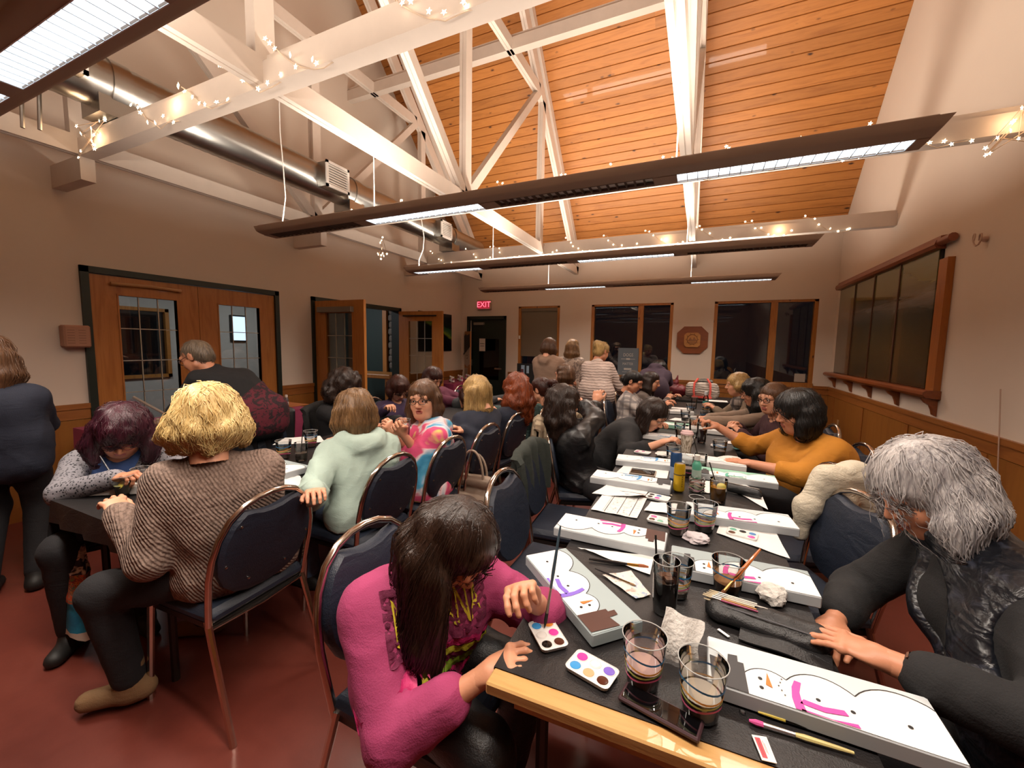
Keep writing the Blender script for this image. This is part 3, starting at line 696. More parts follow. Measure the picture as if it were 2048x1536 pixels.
# ------------------------------------------------------------------ smooth solid modelling (distance field -> surface net)
A3 = lambda v: np.array(v, np.float32)
class Field:
    def __init__(s, lo, hi, h):
        s.h = h; s.lo = A3(lo)-3*h; n = np.ceil((A3(hi)+3*h-s.lo)/h).astype(int)+1; s.n = n
        s.F = np.full(tuple(n), 1.0, np.float32)
        s.ax = [s.lo[i]+h*np.arange(n[i], dtype=np.float32) for i in range(3)]
    def blk(s, lo, hi, pad):
        a = np.maximum(np.floor((A3(lo)-pad-s.lo)/s.h).astype(int), 0); b = np.minimum(np.ceil((A3(hi)+pad-s.lo)/s.h).astype(int)+1, s.n)
        if (b <= a).any(): return None
        sl = tuple(slice(i, j) for i, j in zip(a, b))
        return sl, s.ax[0][sl[0]][:, None, None], s.ax[1][sl[1]][None, :, None], s.ax[2][sl[2]][None, None, :]
    def put(s, sl, d, k, op):
        F = s.F[sl]
        if op == 'u': h = np.maximum(k-np.abs(F-d), 0)/k; s.F[sl] = np.minimum(F, d)-h*h*k*.25
        else: h = np.maximum(k-np.abs(F+d), 0)/k; s.F[sl] = np.maximum(F, -d)+h*h*k*.25
    def cap(s, a, b, ra, rb=None, k=.03, op='u'):
        rb = ra if rb is None else rb; a, b = A3(a), A3(b); r = max(ra, rb)
        q = s.blk(np.minimum(a, b)-r, np.maximum(a, b)+r, k+2*s.h)
        if q is None: return
        sl, X, Y, Z = q; d = b-a; L = max(float(d@d), 1e-9)
        t = np.clip(((X-a[0])*d[0]+(Y-a[1])*d[1]+(Z-a[2])*d[2])/L, 0, 1)
        D = np.sqrt((X-a[0]-t*d[0])**2+(Y-a[1]-t*d[1])**2+(Z-a[2]-t*d[2])**2)-(ra+t*(rb-ra))
        s.put(sl, D, k, op)
    def ell(s, c, r, R=None, k=.03, op='u'):
        c = A3(c); m = max(r); q = s.blk(c-m, c+m, k+2*s.h)
        if q is None: return
        sl, X, Y, Z = q; X, Y, Z = X-c[0], Y-c[1], Z-c[2]
        if R is not None:
            R = np.array(R, np.float32); X, Y, Z = (R[0, 0]*X+R[1, 0]*Y+R[2, 0]*Z, R[0, 1]*X+R[1, 1]*Y+R[2, 1]*Z, R[0, 2]*X+R[1, 2]*Y+R[2, 2]*Z)
        k0 = np.sqrt((X/r[0])**2+(Y/r[1])**2+(Z/r[2])**2)+1e-6; k1 = np.sqrt((X/r[0]**2)**2+(Y/r[1]**2)**2+(Z/r[2]**2)**2)+1e-6
        s.put(sl, k0*(k0-1)/k1, k, op)
    def plane(s, p, n, k=.01):
        """keep only the side the normal points away from"""
        p, n = A3(p), A3(n); D = (s.ax[0][:, None, None]-p[0])*n[0]+(s.ax[1][None, :, None]-p[1])*n[1]+(s.ax[2][None, None, :]-p[2])*n[2]
        s.put((slice(None),)*3, -D, k, 's')
    def rough(s, amp, freq, seed=0, aniso=(1, 1, 1)):
        r = np.random.default_rng(seed); X, Y, Z = s.ax[0][:, None, None], s.ax[1][None, :, None], s.ax[2][None, None, :]
        m = np.abs(s.F) < 4*amp+2*s.h
        I = np.nonzero(m)
        if not len(I[0]): return
        x, y, z = s.ax[0][I[0]]*aniso[0], s.ax[1][I[1]]*aniso[1], s.ax[2][I[2]]*aniso[2]; o = np.zeros_like(x)
        for i in range(6):
            d = r.normal(size=3); d /= np.linalg.norm(d); f = freq*(.6+.25*i)
            w = r.normal(size=3)*f*.4
            o += np.sin((x*d[0]+y*d[1]+z*d[2])*f+1.3*np.sin(x*w[0]+y*w[1]+z*w[2]+i)+i*1.7)/(1+.35*i)
        s.F[I] += amp*o/3
    def crease(s, amp, seed=0):
        r = np.random.default_rng(seed); m = np.abs(s.F) < 3*amp+2*s.h; I = np.nonzero(m)
        if not len(I[0]): return
        x, y, z = s.ax[0][I[0]], s.ax[1][I[1]], s.ax[2][I[2]]; o = np.zeros_like(x)
        for i in range(5):
            d = r.normal(size=3)*(1, 1, .75); d /= np.linalg.norm(d); f = (17, 23, 30, 39, 52)[i]; w = r.normal(size=3)*9; w2 = r.normal(size=3)*7
            env = .5+.5*np.sin(x*w2[0]+y*w2[1]+z*w2[2]+i*2)
            q = 1-np.abs(np.sin((x*d[0]+y*d[1]+z*d[2])*f+1.5*np.sin(x*w[0]+y*w[1]+z*w[2])+i*1.7)); o += env*(q*q*q-.2)/(1+.25*i)
        s.F[I] -= amp*o
    def surf(s):
        F = s.F; S = F < 0
        if not S.any(): return np.zeros((0, 3)), np.zeros((0, 4), int)
        C = np.zeros(tuple(s.n-1), np.int8)
        off = [(i, j, k) for i in (0, 1) for j in (0, 1) for k in (0, 1)]
        for i, j, k in off: C += S[i:i+s.n[0]-1, j:j+s.n[1]-1, k:k+s.n[2]-1]
        I = np.nonzero((C > 0) & (C < 8)); n = len(I[0]); idx = np.full(tuple(s.n-1), -1, np.int32); idx[I] = np.arange(n)
        val = {o: F[I[0]+o[0], I[1]+o[1], I[2]+o[2]] for o in off}; P = np.zeros((n, 3)); W = np.zeros(n)
        for a in off:
            for ax in range(3):
                if a[ax]: continue
                b = tuple(1 if q == ax else a[q] for q in range(3)); fa, fb = val[a], val[b]; m = (fa < 0) != (fb < 0)
                t = np.where(m, fa/np.where(m, fa-fb, 1), 0)
                for q in range(3): P[:, q] += np.where(m, a[q]+(t if q == ax else 0), 0)
                W += m
        P = P/W[:, None]+np.stack(I, 1); V = s.lo+P*s.h; Q = []
        for ax in range(3):
            sa = [slice(None)]*3; sb = [slice(None)]*3; sa[ax] = slice(0, -1); sb[ax] = slice(1, None)
            A, B = S[tuple(sa)], S[tuple(sb)]; u, v = [(1, 2), (2, 0), (0, 1)][ax]
            E = np.stack(np.nonzero(A != B), 1); E = E[(E[:, u] > 0) & (E[:, v] > 0) & (E[:, u] < s.n[u]-1) & (E[:, v] < s.n[v]-1)]
            fl = A[tuple(E.T)]; q = []
            for du, dv in ((-1, -1), (0, -1), (0, 0), (-1, 0)):
                e = E.copy(); e[:, u] += du; e[:, v] += dv; q.append(idx[tuple(e.T)])
            q = np.stack(q, 1); q[~fl] = q[~fl][:, ::-1]; Q.append(q)
        Q = np.concatenate(Q); return V, Q[(Q >= 0).all(1)]
def np_mesh(name, parts, mats):
    """parts: list of (verts, quads, material index)"""
    V = []; Q = []; mi = []; o = 0
    for v, q, m in parts:
        if not len(v): continue
        V.append(v); Q.append(np.asarray(q)+o); mi.append(np.full(len(q), m) if np.isscalar(m) else m); o += len(v)
    V = np.concatenate(V).astype(np.float32); mi = np.concatenate(mi)
    me = bpy.data.meshes.new(name); me.vertices.add(len(V)); me.vertices.foreach_set('co', V.ravel())
    ks = [q.shape[1] for q in Q]; lv = np.concatenate([q.ravel() for q in Q]); tot = np.concatenate([np.full(len(q), q.shape[1]) for q in Q])
    me.loops.add(len(lv)); me.loops.foreach_set('vertex_index', lv.astype(np.int32)); me.polygons.add(len(tot))
    me.polygons.foreach_set('loop_start', np.concatenate([[0], np.cumsum(tot)[:-1]]).astype(np.int32)); me.polygons.foreach_set('loop_total', tot.astype(np.int32))
    for m in (mats if isinstance(mats, (list, tuple)) else [mats]): me.materials.append(m)
    me.polygons.foreach_set('material_index', mi.astype(np.int32)); me.update(calc_edges=True); me.shade_smooth(); me.validate(); return me

# ------------------------------------------------------------------ head and hands, built once and reused
def head_geo(fat, mouth_open=False):
    f = Field((-.11, -.13, -.16), (.11, .14, .14), .0045); w = 1+.10*fat
    f.ell((0, -.014, .030), (.076, .096, .080), k=.02); f.ell((0, .028, -.034), (.061*w, .064, .086), k=.03)
    f.ell((0, .052, -.096), (.028*w, .030, .022), k=.035); f.cap((-.030*w, .045, -.08), (.030*w, .045, -.08), .024, k=.03)
    for s in (-1, 1):
        f.ell((s*.038*w, .058, -.040), (.026*w, .026, .028), k=.03); f.cap((s*.058*w, -.002, -.075), (s*.022, .05, -.102), .018+.008*fat, k=.03)
        f.ell((s*.079, -.012, -.012), (.010, .020, .032), k=.008); f.ell((s*.090, -.006, -.008), (.006, .010, .016), k=.006, op='s')
    if fat: f.ell((0, .025, -.118), (.055, .05, .026), k=.03)
    f.cap((-.045, .078, .020), (.045, .078, .020), .014, k=.025)
    for s in (-1, 1): f.ell((s*.032, .104, -.003), (.020, .018, .013), k=.014, op='s')
    f.cap((0, .090, .004), (0, .112, -.034), .0075, .0115, k=.014)
    for s in (-1, 1): f.ell((s*.0125, .100, -.040), (.0085, .011, .0075), k=.008)
    f.cap((-.017, .091, -.0665), (.017, .091, -.0665), .0075, k=.006); f.cap((-.014, .089, -.0775), (.014, .089, -.0775), .0085, k=.006)
    if mouth_open: f.ell((0, .100, -.072), (.016, .02, .006), k=.004, op='s')
    else: f.cap((-.020, .101, -.0715), (.020, .101, -.0715), .0028, k=.003, op='s')
    for s in (-1, 1):  # lids
        f.cap((s*.018, .0905, .0045), (s*.034, .0935, .0085), .0042, k=.004); f.cap((s*.034, .0935, .0085), (s*.047, .084, .003), .0042, k=.004)
        f.cap((s*.019, .090, -.0085), (s*.046, .083, -.0085), .0038, k=.004)
    f.cap((0, -.022, -.06), (0, -.036, -.19), .054*(1+.12*fat), .058*(1+.15*fat), k=.035)
    V, Q = f.surf(); c = V[Q].mean(1)
    lips = (c[:, 1] > .082) & (np.abs(c[:, 0]) < .0235) & (c[:, 2] < -.0615) & (c[:, 2] > -.0845) & (np.abs(c[:, 0]) < .026-np.abs(c[:, 2]+.072)*.7)
    return V, Q, lips.astype(int)
HEADS = {0: head_geo(0), 1: head_geo(1), 2: head_geo(.6, True)}
def hand_geo(curl, thumb, spread=1.):
    """right hand, wrist at origin, fingers along +x, palm facing -z, thumb on +y"""
    f = Field((-.03, -.07, -.11), (.20, .09, .05), .0036)
    f.ell((.045, 0, 0), (.052, .040, .0155), k=.012); f.cap((-.02, 0, 0), (.02, 0, 0), .025, .026, k=.02); f.ell((.03, .025, -.008), (.034, .018, .015), k=.012)
    f.cap((.085, .031, .001), (.078, -.033, -.001), .0115, k=.01)
    for i, (y, L, r) in enumerate(((.031, .070, .0092), (.010, .078, .0094), (-.012, .072, .0090), (-.032, .056, .0080))):
        c = curl[i]; p = Vector((.086-.004*abs(i-1), y, .001)); a = rad(-c[0]*.9); az = rad((1.2-i)*4*spread)
        for j, seg in enumerate((.45, .31, .24)):
            if j: a -= rad(c[j])
            d = Vector((cos(a)*cos(az), cos(a)*sin(az), sin(a))); q = p+d*L*seg
            f.cap(p, q, r*(1-.08*j), r*(.93-.08*j), k=.0045); p = q
    p = Vector((.022, .030, -.006)); d1 = Vector(thumb[0]).normalized(); q = p+d1*.038; f.cap(p, q, .0125, .0105, k=.012)
    d2 = Vector(thumb[1]).normalized(); f.cap(q, q+d2*.034, .0102, .0085, k=.006); f.cap(q+d2*.034, q+d2*.034+Vector(thumb[2]).normalized()*.022, .0088, .0074, k=.005)
    return f.surf()
HANDS = {'flat': hand_geo([(8, 10, 8)]*4, ((.8, .6, -.1), (.95, .3, -.1), (1, .1, -.1))),
         'relax': hand_geo([(28, 30, 18), (32, 34, 20), (36, 36, 22), (40, 36, 22)], ((.8, .5, -.35), (.95, .15, -.3), (1, -.05, -.3))),
         'grip': hand_geo([(42, 52, 35), (46, 54, 36), (50, 54, 36), (52, 54, 36)], ((.65, .45, -.6), (.7, -.1, -.7), (.6, -.4, -.6)), .3),
         'pinch': hand_geo([(52, 42, 22), (58, 46, 26), (66, 60, 30), (70, 62, 32)], ((.7, .35, -.6), (.85, -.15, -.45), (.9, -.2, -.3)), .3)}
def eye_geo():
    mb = MB()
    for s in (-1, 1):
        c = Vector((s*.032, .0825, -.0015)); rings = []; 
        for i in range(7):
            a = (pi*.5)*i/6; rings.append((.0122*cos(a), .0122*sin(a)))
        vs = []; seg = 10; o = len(mb.v)
        for r, y in rings:
            for k in range(seg): q = 2*pi*k/seg; vs.append((c.x+r*cos(q), c.y+y, c.z+r*sin(q)))
        fs = [(i*seg+k, i*seg+(k+1) % seg, (i+1)*seg+(k+1) % seg, (i+1)*seg+k) for i in range(6) for k in range(seg)]
        base = len(mb.f); mb.add(vs, fs, 0)
        for j in range(seg*6):
            ring = j//seg; mb.mi[base+j] = 2 if ring >= 5 else (1 if ring >= 4 else 0)
    return mb
EYES = eye_geo()
def R_look(yaw, pitch, roll=0):
    """yaw: direction the face points, degrees from +X; pitch > 0 looks down; columns = right, forward, up"""
    return np.array(Matrix.Rotation(rad(yaw-90), 3, 'Z') @ Matrix.Rotation(rad(-pitch), 3, 'X') @ Matrix.Rotation(rad(roll), 3, 'Y'))
def ik(a, b, l1, l2, hint):
    a, b = Vector(a), Vector(b); d = b-a; L = min(d.length, (l1+l2)*.995); dn = d.normalized(); b = a+dn*L
    x = (l1*l1-l2*l2+L*L)/(2*L); y = math.sqrt(max(l1*l1-x*x, 1e-6)); h = Vector(hint); h = (h-dn*h.dot(dn))
    h = h.normalized() if h.length > 1e-4 else dn.orthogonal(); return a+dn*x+h*y, b
m_skin = {}
def skin(tone='c98f72'):
    if tone in m_skin: return m_skin[tone]
    t = NT('skin'); v = t.coord(); n1 = t.noise(v, 14, 4); n2 = t.noise(v, 160, 2)
    c = lin(tone); t.base(t.mix(n1.outputs[0], tuple(x*.90 for x in c[:3])+(1,), (min(1, c[0]*1.08), c[1]*1.02, c[2]*1.0, 1)))
    t.set(Roughness=.48); t.b.inputs['Subsurface Weight'].default_value = .12; t.b.inputs['Subsurface Radius'].default_value = (.012, .005, .003); t.bump(n2.outputs[0], .08, .004)
    l = M('lips_'+tone, 'a4584f', .35); m_skin[tone] = [t.m, l]; return m_skin[tone]
m_eye = [M('eye_white', 'e3ddd6', .2), M('iris_brown', '4b3424', .15), M('pupil', '0b0908', .1)]
def hairm(name, a, b, rough=.38):
    key = 'hair_'+name
    if key in _MC: return _MC[key]
    t = NT(key); n = t.noise(t.coord((70, 70, 9)), 2, 3, .6, .4); n2 = t.noise(t.coord((9, 9, 4)), 1.2, 3)
    c = t.ramp(t.math('ADD', t.math('MULTIPLY', n.outputs[0], .55), t.math('MULTIPLY', n2.outputs[0], .45)), ((.33, a), (.66, b)))
    t.base(c); t.set(Roughness=rough); t.b.inputs['Specular IOR Level'].default_value = .45; t.b.inputs['Anisotropic'].default_value = .5
    t.bump(n.outputs[0], .5, .006); _MC[key] = t.m; return t.m
def cloth(name, col, kind='plain', col2=None, rough=.85):
    key = 'cloth_'+name
    if key in _MC: return _MC[key]
    t = NT(key); v = t.coord(); big = t.noise(v, 7, 4, .6); c = lin(col); lo = tuple(x*.78 for x in c[:3])+(1,)
    colr = t.mix(big.outputs[0], lo, tuple(min(1, x*1.15) for x in c[:3])+(1,)); hgt = t.noise(v, 260, 2).outputs[0]; st = .12
    if kind == 'knit':
        w = t.n('ShaderNodeTexWave', wave_type='BANDS', bands_direction='DIAGONAL'); w.inputs['Scale'].default_value = 34; w.inputs['Distortion'].default_value = 2.2; w.inputs['Detail'].default_value = 2; t.l(v, w.inputs[0])
        f = t.noise(v, 95, 3, .7); colr = t.mix(t.ramp(f.outputs[0], ((.35, 1.), (.55, 0.))), colr, col2 or col); hgt = t.math('ADD', w.outputs['Fac'], t.math('MULTIPLY', f.outputs[0], .6)); st = .55
    elif kind == 'speckle':
        vo = t.n('ShaderNodeTexVoronoi'); vo.inputs['Scale'].default_value = 85; t.l(v, vo.inputs[0]); colr = t.mix(t.ramp(vo.outputs['Distance'], ((.30, 0.), (.38, 1.))), colr, col2)
    elif kind == 'patch':
        f = t.noise(v, 14, 3, .7, 1.5); colr = t.mix(t.ramp(f.outputs[0], ((.48, 0.), (.52, 1.))), colr, col2)
    elif kind == 'plaid':
        for ax in (0, 1, 2):
            sx = t.n('ShaderNodeSeparateXYZ'); t.l(v, sx.inputs[0]); q = t.math('SINE', t.math('MULTIPLY', sx.outputs[ax], 75.)); q = t.ramp(q, ((.55, 0.), (.75, .65))) 
            colr = t.mix(q, colr, col2)
    elif kind == 'stripe':
        sx = t.n('ShaderNodeSeparateXYZ'); t.l(v, sx.inputs[0]); wv = t.noise(v, 9, 2); q = t.math('SINE', t.math('ADD', t.math('MULTIPLY', sx.outputs[2], 190.), t.math('MULTIPLY', wv.outputs[0], 9.))); colr = t.mix(t.ramp(q, ((.5, 0.), (.8, 1.))), colr, col2); hgt = q; st = .3
    elif kind == 'tiedye':
        n = t.noise(v, 3.1, 3, .5, 1.1); colr = t.ramp(n.outputs[0], ((.28, 'd8d248'), (.36, 'e6d86a'), (.41, 'df4f7f'), (.47, 'e2587f'), (.50, 'e9d9dc'), (.54, '4f9fc4'), (.60, '2f7fa8'), (.66, '79bfa0'), (.72, 'd9dc52')))
    elif kind == 'denim':
        f = t.noise(v, 190, 2); colr = t.mix(t.math('MULTIPLY', f.outputs[0], .35), colr, '8a9db5')
    elif kind == 'fleece':
        f = t.noise(v, 120, 4, .7); hgt = f.outputs[0]; st = .8
    elif kind == 'quilt':
        f = t.noise(v, 26, 3, .6, .8); colr = t.mix(t.ramp(f.outputs[0], ((.55, 0.), (.72, .35))), colr, col2 or col); hgt = f.outputs[0]; st = .6
    fo = t.noise(t.coord((1, 1, 2.2)), 9, 2, .5, 1.4)
    hs = t.math('ADD', t.math('MULTIPLY', hgt, .35), fo.outputs[0])
    t.base(colr); t.set(Roughness=rough); t.bump(hs, st+.18, .012)
    _MC[key] = t.m; return t.m

class Person: pass
def person(label, hip, head, yaw, look, hands=((.2, .3), (-.2, .3)), w=1., fat=0, top=None, pants=None, hair=None, hcol=None, tone='c98f72',
           standing=False, sleeve=1., knees=None, feet=None, tyaw=None, h=.016, poses=('relax', 'relax'), glasses=None, hood=None, neck='crew', shoes=None, group=None,
           bulge=.03, loose=.016, elbow=None, hem=.10, eyes=True, detail=1, headkind=None, wrinkle=.006, hroll=((0, 0)), apron=None):
    """a figure built in world coordinates around its own origin under the hips; hands, knees and feet are world points (right, left)"""
    hip = Vector(hip); head = Vector(head); O = Vector((hip.x, hip.y, 0)); th = thing('person', label, 'person', O, 0, group)
    fw = Vector((cos(rad(yaw)), sin(rad(yaw)), 0)); rt = Vector((fw.y, -fw.x, 0)); ty = yaw if tyaw is None else tyaw
    tf = Vector((cos(rad(ty)), sin(rad(ty)), 0)); tr = Vector((tf.y, -tf.x, 0))
    Rh = R_look(*look); hu = Vector(Rh[:, 2]); hf = Vector(Rh[:, 1])
    sp = (head-hip).normalized(); nb = head-(hu*.5+sp*.6).normalized()*.165-hf*.02; sp = (nb-hip).normalized()
    sc_ = nb-sp*.055; sw = .165*(.94+.06*w); shR, shL = sc_+tr*sw-sp*.015, sc_-tr*sw-sp*.015
    mid = hip.lerp(sc_, .45)-fw*bulge; ch = hip.lerp(sc_, .76)-tf*bulge*.5; upf = sp.cross(tr)*-1 if False else tr.cross(sp)*-1
    cf = sp.cross(tr); cf = cf if cf.dot(tf) > 0 else -cf; cf.normalize()      # chest forward
    # limbs
    el = elbow or (None, None); arms = []
    for i, (sh, s) in enumerate(((shR, 1), (shL, -1))):
        hint = Vector(el[i]) if el[i] else (tr*s*.7-tf*.35+Vector((0, 0, -.8)))
        e, wr = ik(sh, Vector(hands[i]), .29, .255, hint); arms.append((sh, e, wr))
    hz = hip.z; legs = []
    for i, s in ((0, 1), (1, -1)):
        hj = hip+rt*s*.09*w-Vector((0, 0, .02))
        if standing: ft = Vector(feet[i]) if feet else Vector((hip.x, hip.y, 0))+rt*s*.10; kn, an = ik(hj, ft+Vector((0, 0, .085)), hz*.5, hz*.46, fw)
        else:
            kn = Vector(knees[i]) if knees else hj+fw*.43+rt*s*.03-Vector((0, 0, .03)); an = (Vector(feet[i]) if feet else Vector((kn.x, kn.y, 0))-fw*.06)+Vector((0, 0, .085))
        fd = (Vector((kn.x, kn.y, 0))-Vector((hip.x, hip.y, 0))); fd = fw if standing or fd.length < .1 else fd.normalized()
        legs.append((hj, kn, an, fd))
    # bounding box
    pts = [hip, head, nb]+[p for a in arms for p in a]+[p for l in legs for p in l[:3]]; lo = [min(p[i] for p in pts)-.26 for i in range(3)]; hi = [max(p[i] for p in pts)+.26 for i in range(3)]; lo[2] = -.02
    def torso(f, t, g=1., bot=0):
        f.cap(hip+rt*.085*w-fw*.01, hip-rt*.085*w-fw*.01, .108*w+t, k=.06)
        f.cap(mid+rt*.07*w+fw*.02*w, mid-rt*.07*w+fw*.02*w, (.098+.03*fat)*w+t, k=.07)
        if fat: f.ell(hip.lerp(sc_, .3)+fw*.08*w, (.15*w+t, .12*w+t, .14*w+t), R_look(yaw, 0), k=.06)
        f.cap(ch+tr*.085*w, ch-tr*.085*w, .100*w**.7+t, k=.06)
        for s in (1, -1): f.ell(ch+tr*s*.075*w+cf*(.075*w)-sp*.02, ((.062+.02*fat)*w+t,)*3, k=.05)
        f.cap(shR-tr*.02, shL+tr*.02, .056+t, k=.05); f.cap(sc_-sp*.02, nb, .075+t*.5, .055+t*.5, k=.05)
    def arm(f, a, t, upto=1.):
        sh, e, wr = a; ww = w**.6; f.cap(sh, e, .050*ww+t, .040*ww+t, k=.03)
        if upto > .5: q = e.lerp(wr, min(1, (upto-.5)*2)); f.cap(e, q, .040*ww+t, .040*ww+t-(.012)*min(1, (upto-.5)*2), k=.025)
        return e
    def leg(f, l, t, foot=True, cut=1.):
        hj, kn, an, fd = l; ww = w**.7
        f.cap(hj, kn, .088*ww+t, .060*ww+t, k=.05); f.cap(kn, kn.lerp(an, cut), .060*ww+t, .040*ww+t*1.2, k=.03)
        if foot: f.cap(an+Vector((0, 0, -.045))-fd*.03, an+fd*.13+Vector((0, 0, -.055)), .036, .03, k=.03)
    # body
    f = Field(lo, hi, max(h, .014)*1.15 if h > .011 else .014); torso(f, -.012)
    for a in arms: sh, e, wr = a; f.cap(sh, e, .045*w**.6, .036*w**.6, k=.03)
    for l in legs: leg(f, l, -.01)
    parts = [(*f.surf(), 0)]
    for i, (sh, e, wr) in enumerate(arms):
        g = Field([min(e[j], wr[j])-.08 for j in range(3)], [max(e[j], wr[j])+.08 for j in range(3)], .009 if sleeve < .9 else .013); ww = w**.6
        d = (wr-e).normalized(); g.cap(e, wr, .038*ww, .0255*ww**.5, k=.02); g.ell(e.lerp(wr, .3), (.041*ww,)*3, k=.03); parts.append((*g.surf(), 0))
        V, Q = HANDS[poses[i]]; V = V.copy()
        if i == 1: V[:, 1] *= -1; Q = Q[:, ::-1]
        hd = hands[i]; hdir = d if len(hroll) < 3 else d
        up = Vector((0, 0, 1)); z = up-d*up.dot(d); z = z.normalized() if z.length > .05 else -tf
        z = Matrix.Rotation(rad(hroll[i]), 3, d) @ z; y = z.cross(d); B = np.array([list(d), list(y), list(z)]).T
        parts.append((V*.98 @ B.T+np.array(wr), Q, 0))
    V, Q, lip = HEADS[headkind if headkind is not None else (1 if fat else 0)]; parts.append((V @ Rh.T+np.array(head), Q, lip))
    oo = np.array(O); bm = link('body', np_mesh('body', [(v-oo if len(v) else v, q, m) for v, q, m in parts], skin(tone)), th)
    if eyes:
        E = MB(); E.v = list(EYES.v); E.f = list(EYES.f); E.mi = list(EYES.mi); E.v = [tuple(np.array(v) @ Rh.T+np.array(head)-oo) for v in E.v]; obj('eyes', E, m_eye, bm, True, 180)
        eb = MB(); hm = hcol or m_eye[1]
        for s in (-1, 1): eb.tube([(s*.016, .0955, .0165), (s*.030, .0985, .0215), (s*.047, .084, .0175)], [.0022, .0030, .0012], 5)
        eb.v = [tuple(np.array(v) @ Rh.T+np.array(head)-oo) for v in eb.v]; obj('eyebrows', eb, hm, bm, True)
    if glasses:
        g = MB()
        for s in (-1, 1):
            cx = s*.033; g.tube([(cx+.0255*cos(a)*(1 if abs(cos(a)) < .9 else 1), .108-.010*abs(cos(a))*(1 if cos(a)*s > 0 else 0), -.004+.018*sin(a)) for a in [2*pi*k/16 for k in range(16)]], .0022, 5, closed=True)
            g.tube([(s*.059, .098, .002), (s*.075, .06, .004), (s*.082, -.012, .002)], .0022, 5)
        g.tube([(-.008, .111, 0), (.008, .111, 0)], .0022, 5)
        g.v = [tuple(np.array(v) @ Rh.T+np.array(head)-oo) for v in g.v]; obj('glasses', g, glasses, th, True)
    # garments
    FS = {}
    def garment(name, mat, fn, hh=None, rgh=None):
        f = Field(lo, hi, hh or h); fn(f)
        if rgh is None: rgh = wrinkle
        if rgh: f.crease(rgh, len(label) % 17)
        if not standing and name in ('top', 'trousers'): f.plane((hip.x, hip.y, .487), (0, 0, -1)) if name == 'top' else None
        FS[name] = f; V, Q = f.surf(); return link(name, np_mesh(name, [(V-oo, Q, 0)], mat), th)
    def topf(f):
        torso(f, loose)
        f.cap(hip+rt*.09*w-Vector((0, 0, hem*.3)), hip-rt*.09*w-Vector((0, 0, hem*.3)), .112*w+loose, k=.05)
        if standing: f.cap(hip+rt*.085*w-Vector((0, 0, hem)), hip-rt*.085*w-Vector((0, 0, hem)), .115*w+loose, k=.05)
        for a in arms:
            arm(f, a, loose, sleeve)
            if sleeve >= .95: f.cap(a[1].lerp(a[2], .9), a[1].lerp(a[2], 1.0), .034*w**.4+loose*.5, .032*w**.4+loose*.5, k=.01)
        f.ell(nb+hf*.03*0+cf*.045+sp*.03, (.070, .070, .06) if neck == 'crew' else (.075, .085, .11), k=.015, op='s') if neck in ('crew', 'vee', 'open') else None
        if neck == 'open': f.cap(nb+cf*.06, hip.lerp(sc_, .55)+cf*.22, .085, .075, k=.02, op='s'); f.cap(hip.lerp(sc_, .55)+cf*.22, hip+cf*.25, .075, .06, k=.02, op='s')
        if neck == 'vee': f.cap(nb+cf*.10, nb+cf*.16-sp*.12, .05, .012, k=.015, op='s')
        if hood:
            b = nb-cf*.075-sp*.015
            for u, v in ((-.10, .05), (-.05, -.02), (0, -.045), (.05, -.02)): pass
            P = [nb+tr*.085+cf*.04-sp*.01, nb+tr*.10-cf*.04+sp*.005, b+tr*.04-sp*.02-cf*.035, b-tr*.04-sp*.02-cf*.035, nb-tr*.10-cf*.04+sp*.005, nb-tr*.085+cf*.04-sp*.01]
            R_ = [.028, .038, .05, .05, .038, .028]
            for p, q, r1, r2 in zip(P, P[1:], R_, R_[1:]): f.cap(p, q, r1, r2, k=.03)
            f.cap(b-sp*.05-cf*.03, b-sp*.12-cf*.01, .055, .04, k=.05)
        if neck == 'turtle': f.cap(nb-sp*.02, nb+(head-nb)*.35, .066, .062, k=.02)
        if standing: pass
    tp = garment('top', top, topf)
    def pantf(f):
        f.cap(hip+rt*.085*w-Vector((0, 0, .01)), hip-rt*.085*w-Vector((0, 0, .01)), .122*w+.006, k=.05)
        for l in legs: leg(f, l, .012, False, .97)
    garment('trousers', pants or cloth('dark_trousers', '17161a'), pantf, max(h, .014), .004)
    sh = Field(lo, hi, .014)
    for l in legs:
        hj, kn, an, fd = l; b = an-Vector((0, 0, .05)); sh.cap(b-fd*.045, b+fd*.135-Vector((0, 0, .008)), .045, .038, k=.03); sh.cap(b, an+Vector((0, 0, .01 if shoes is None else .06)), .046, .05, k=.03)
    sh.plane((0, 0, .004), (0, 0, -1))
    V, Q = sh.surf(); link('shoes', np_mesh('shoes', [(V-oo, Q, 0)], shoes or M('dark_shoe', '1b1918', .6)), th)
    P = Person(); P.F = FS.get('top'); P.garment = garment; P.torso = torso; P.arm = arm; P.th, P.head, P.Rh, P.O, P.arms, P.nb, P.sp, P.cf, P.tr, P.tf, P.ch, P.hip, P.body, P.top, P.legs, P.sc, P.fw, P.rt, P.hu, P.hf, P.lo, P.hi, P.w = th, head, Rh, oo, arms, nb, sp, cf, tr, tf, ch, hip, bm, tp, legs, sc_, fw, rt, hu, hf, lo, hi, w
    if hair: P.hair = do_hair(P, hair, hcol, detail)
    return P
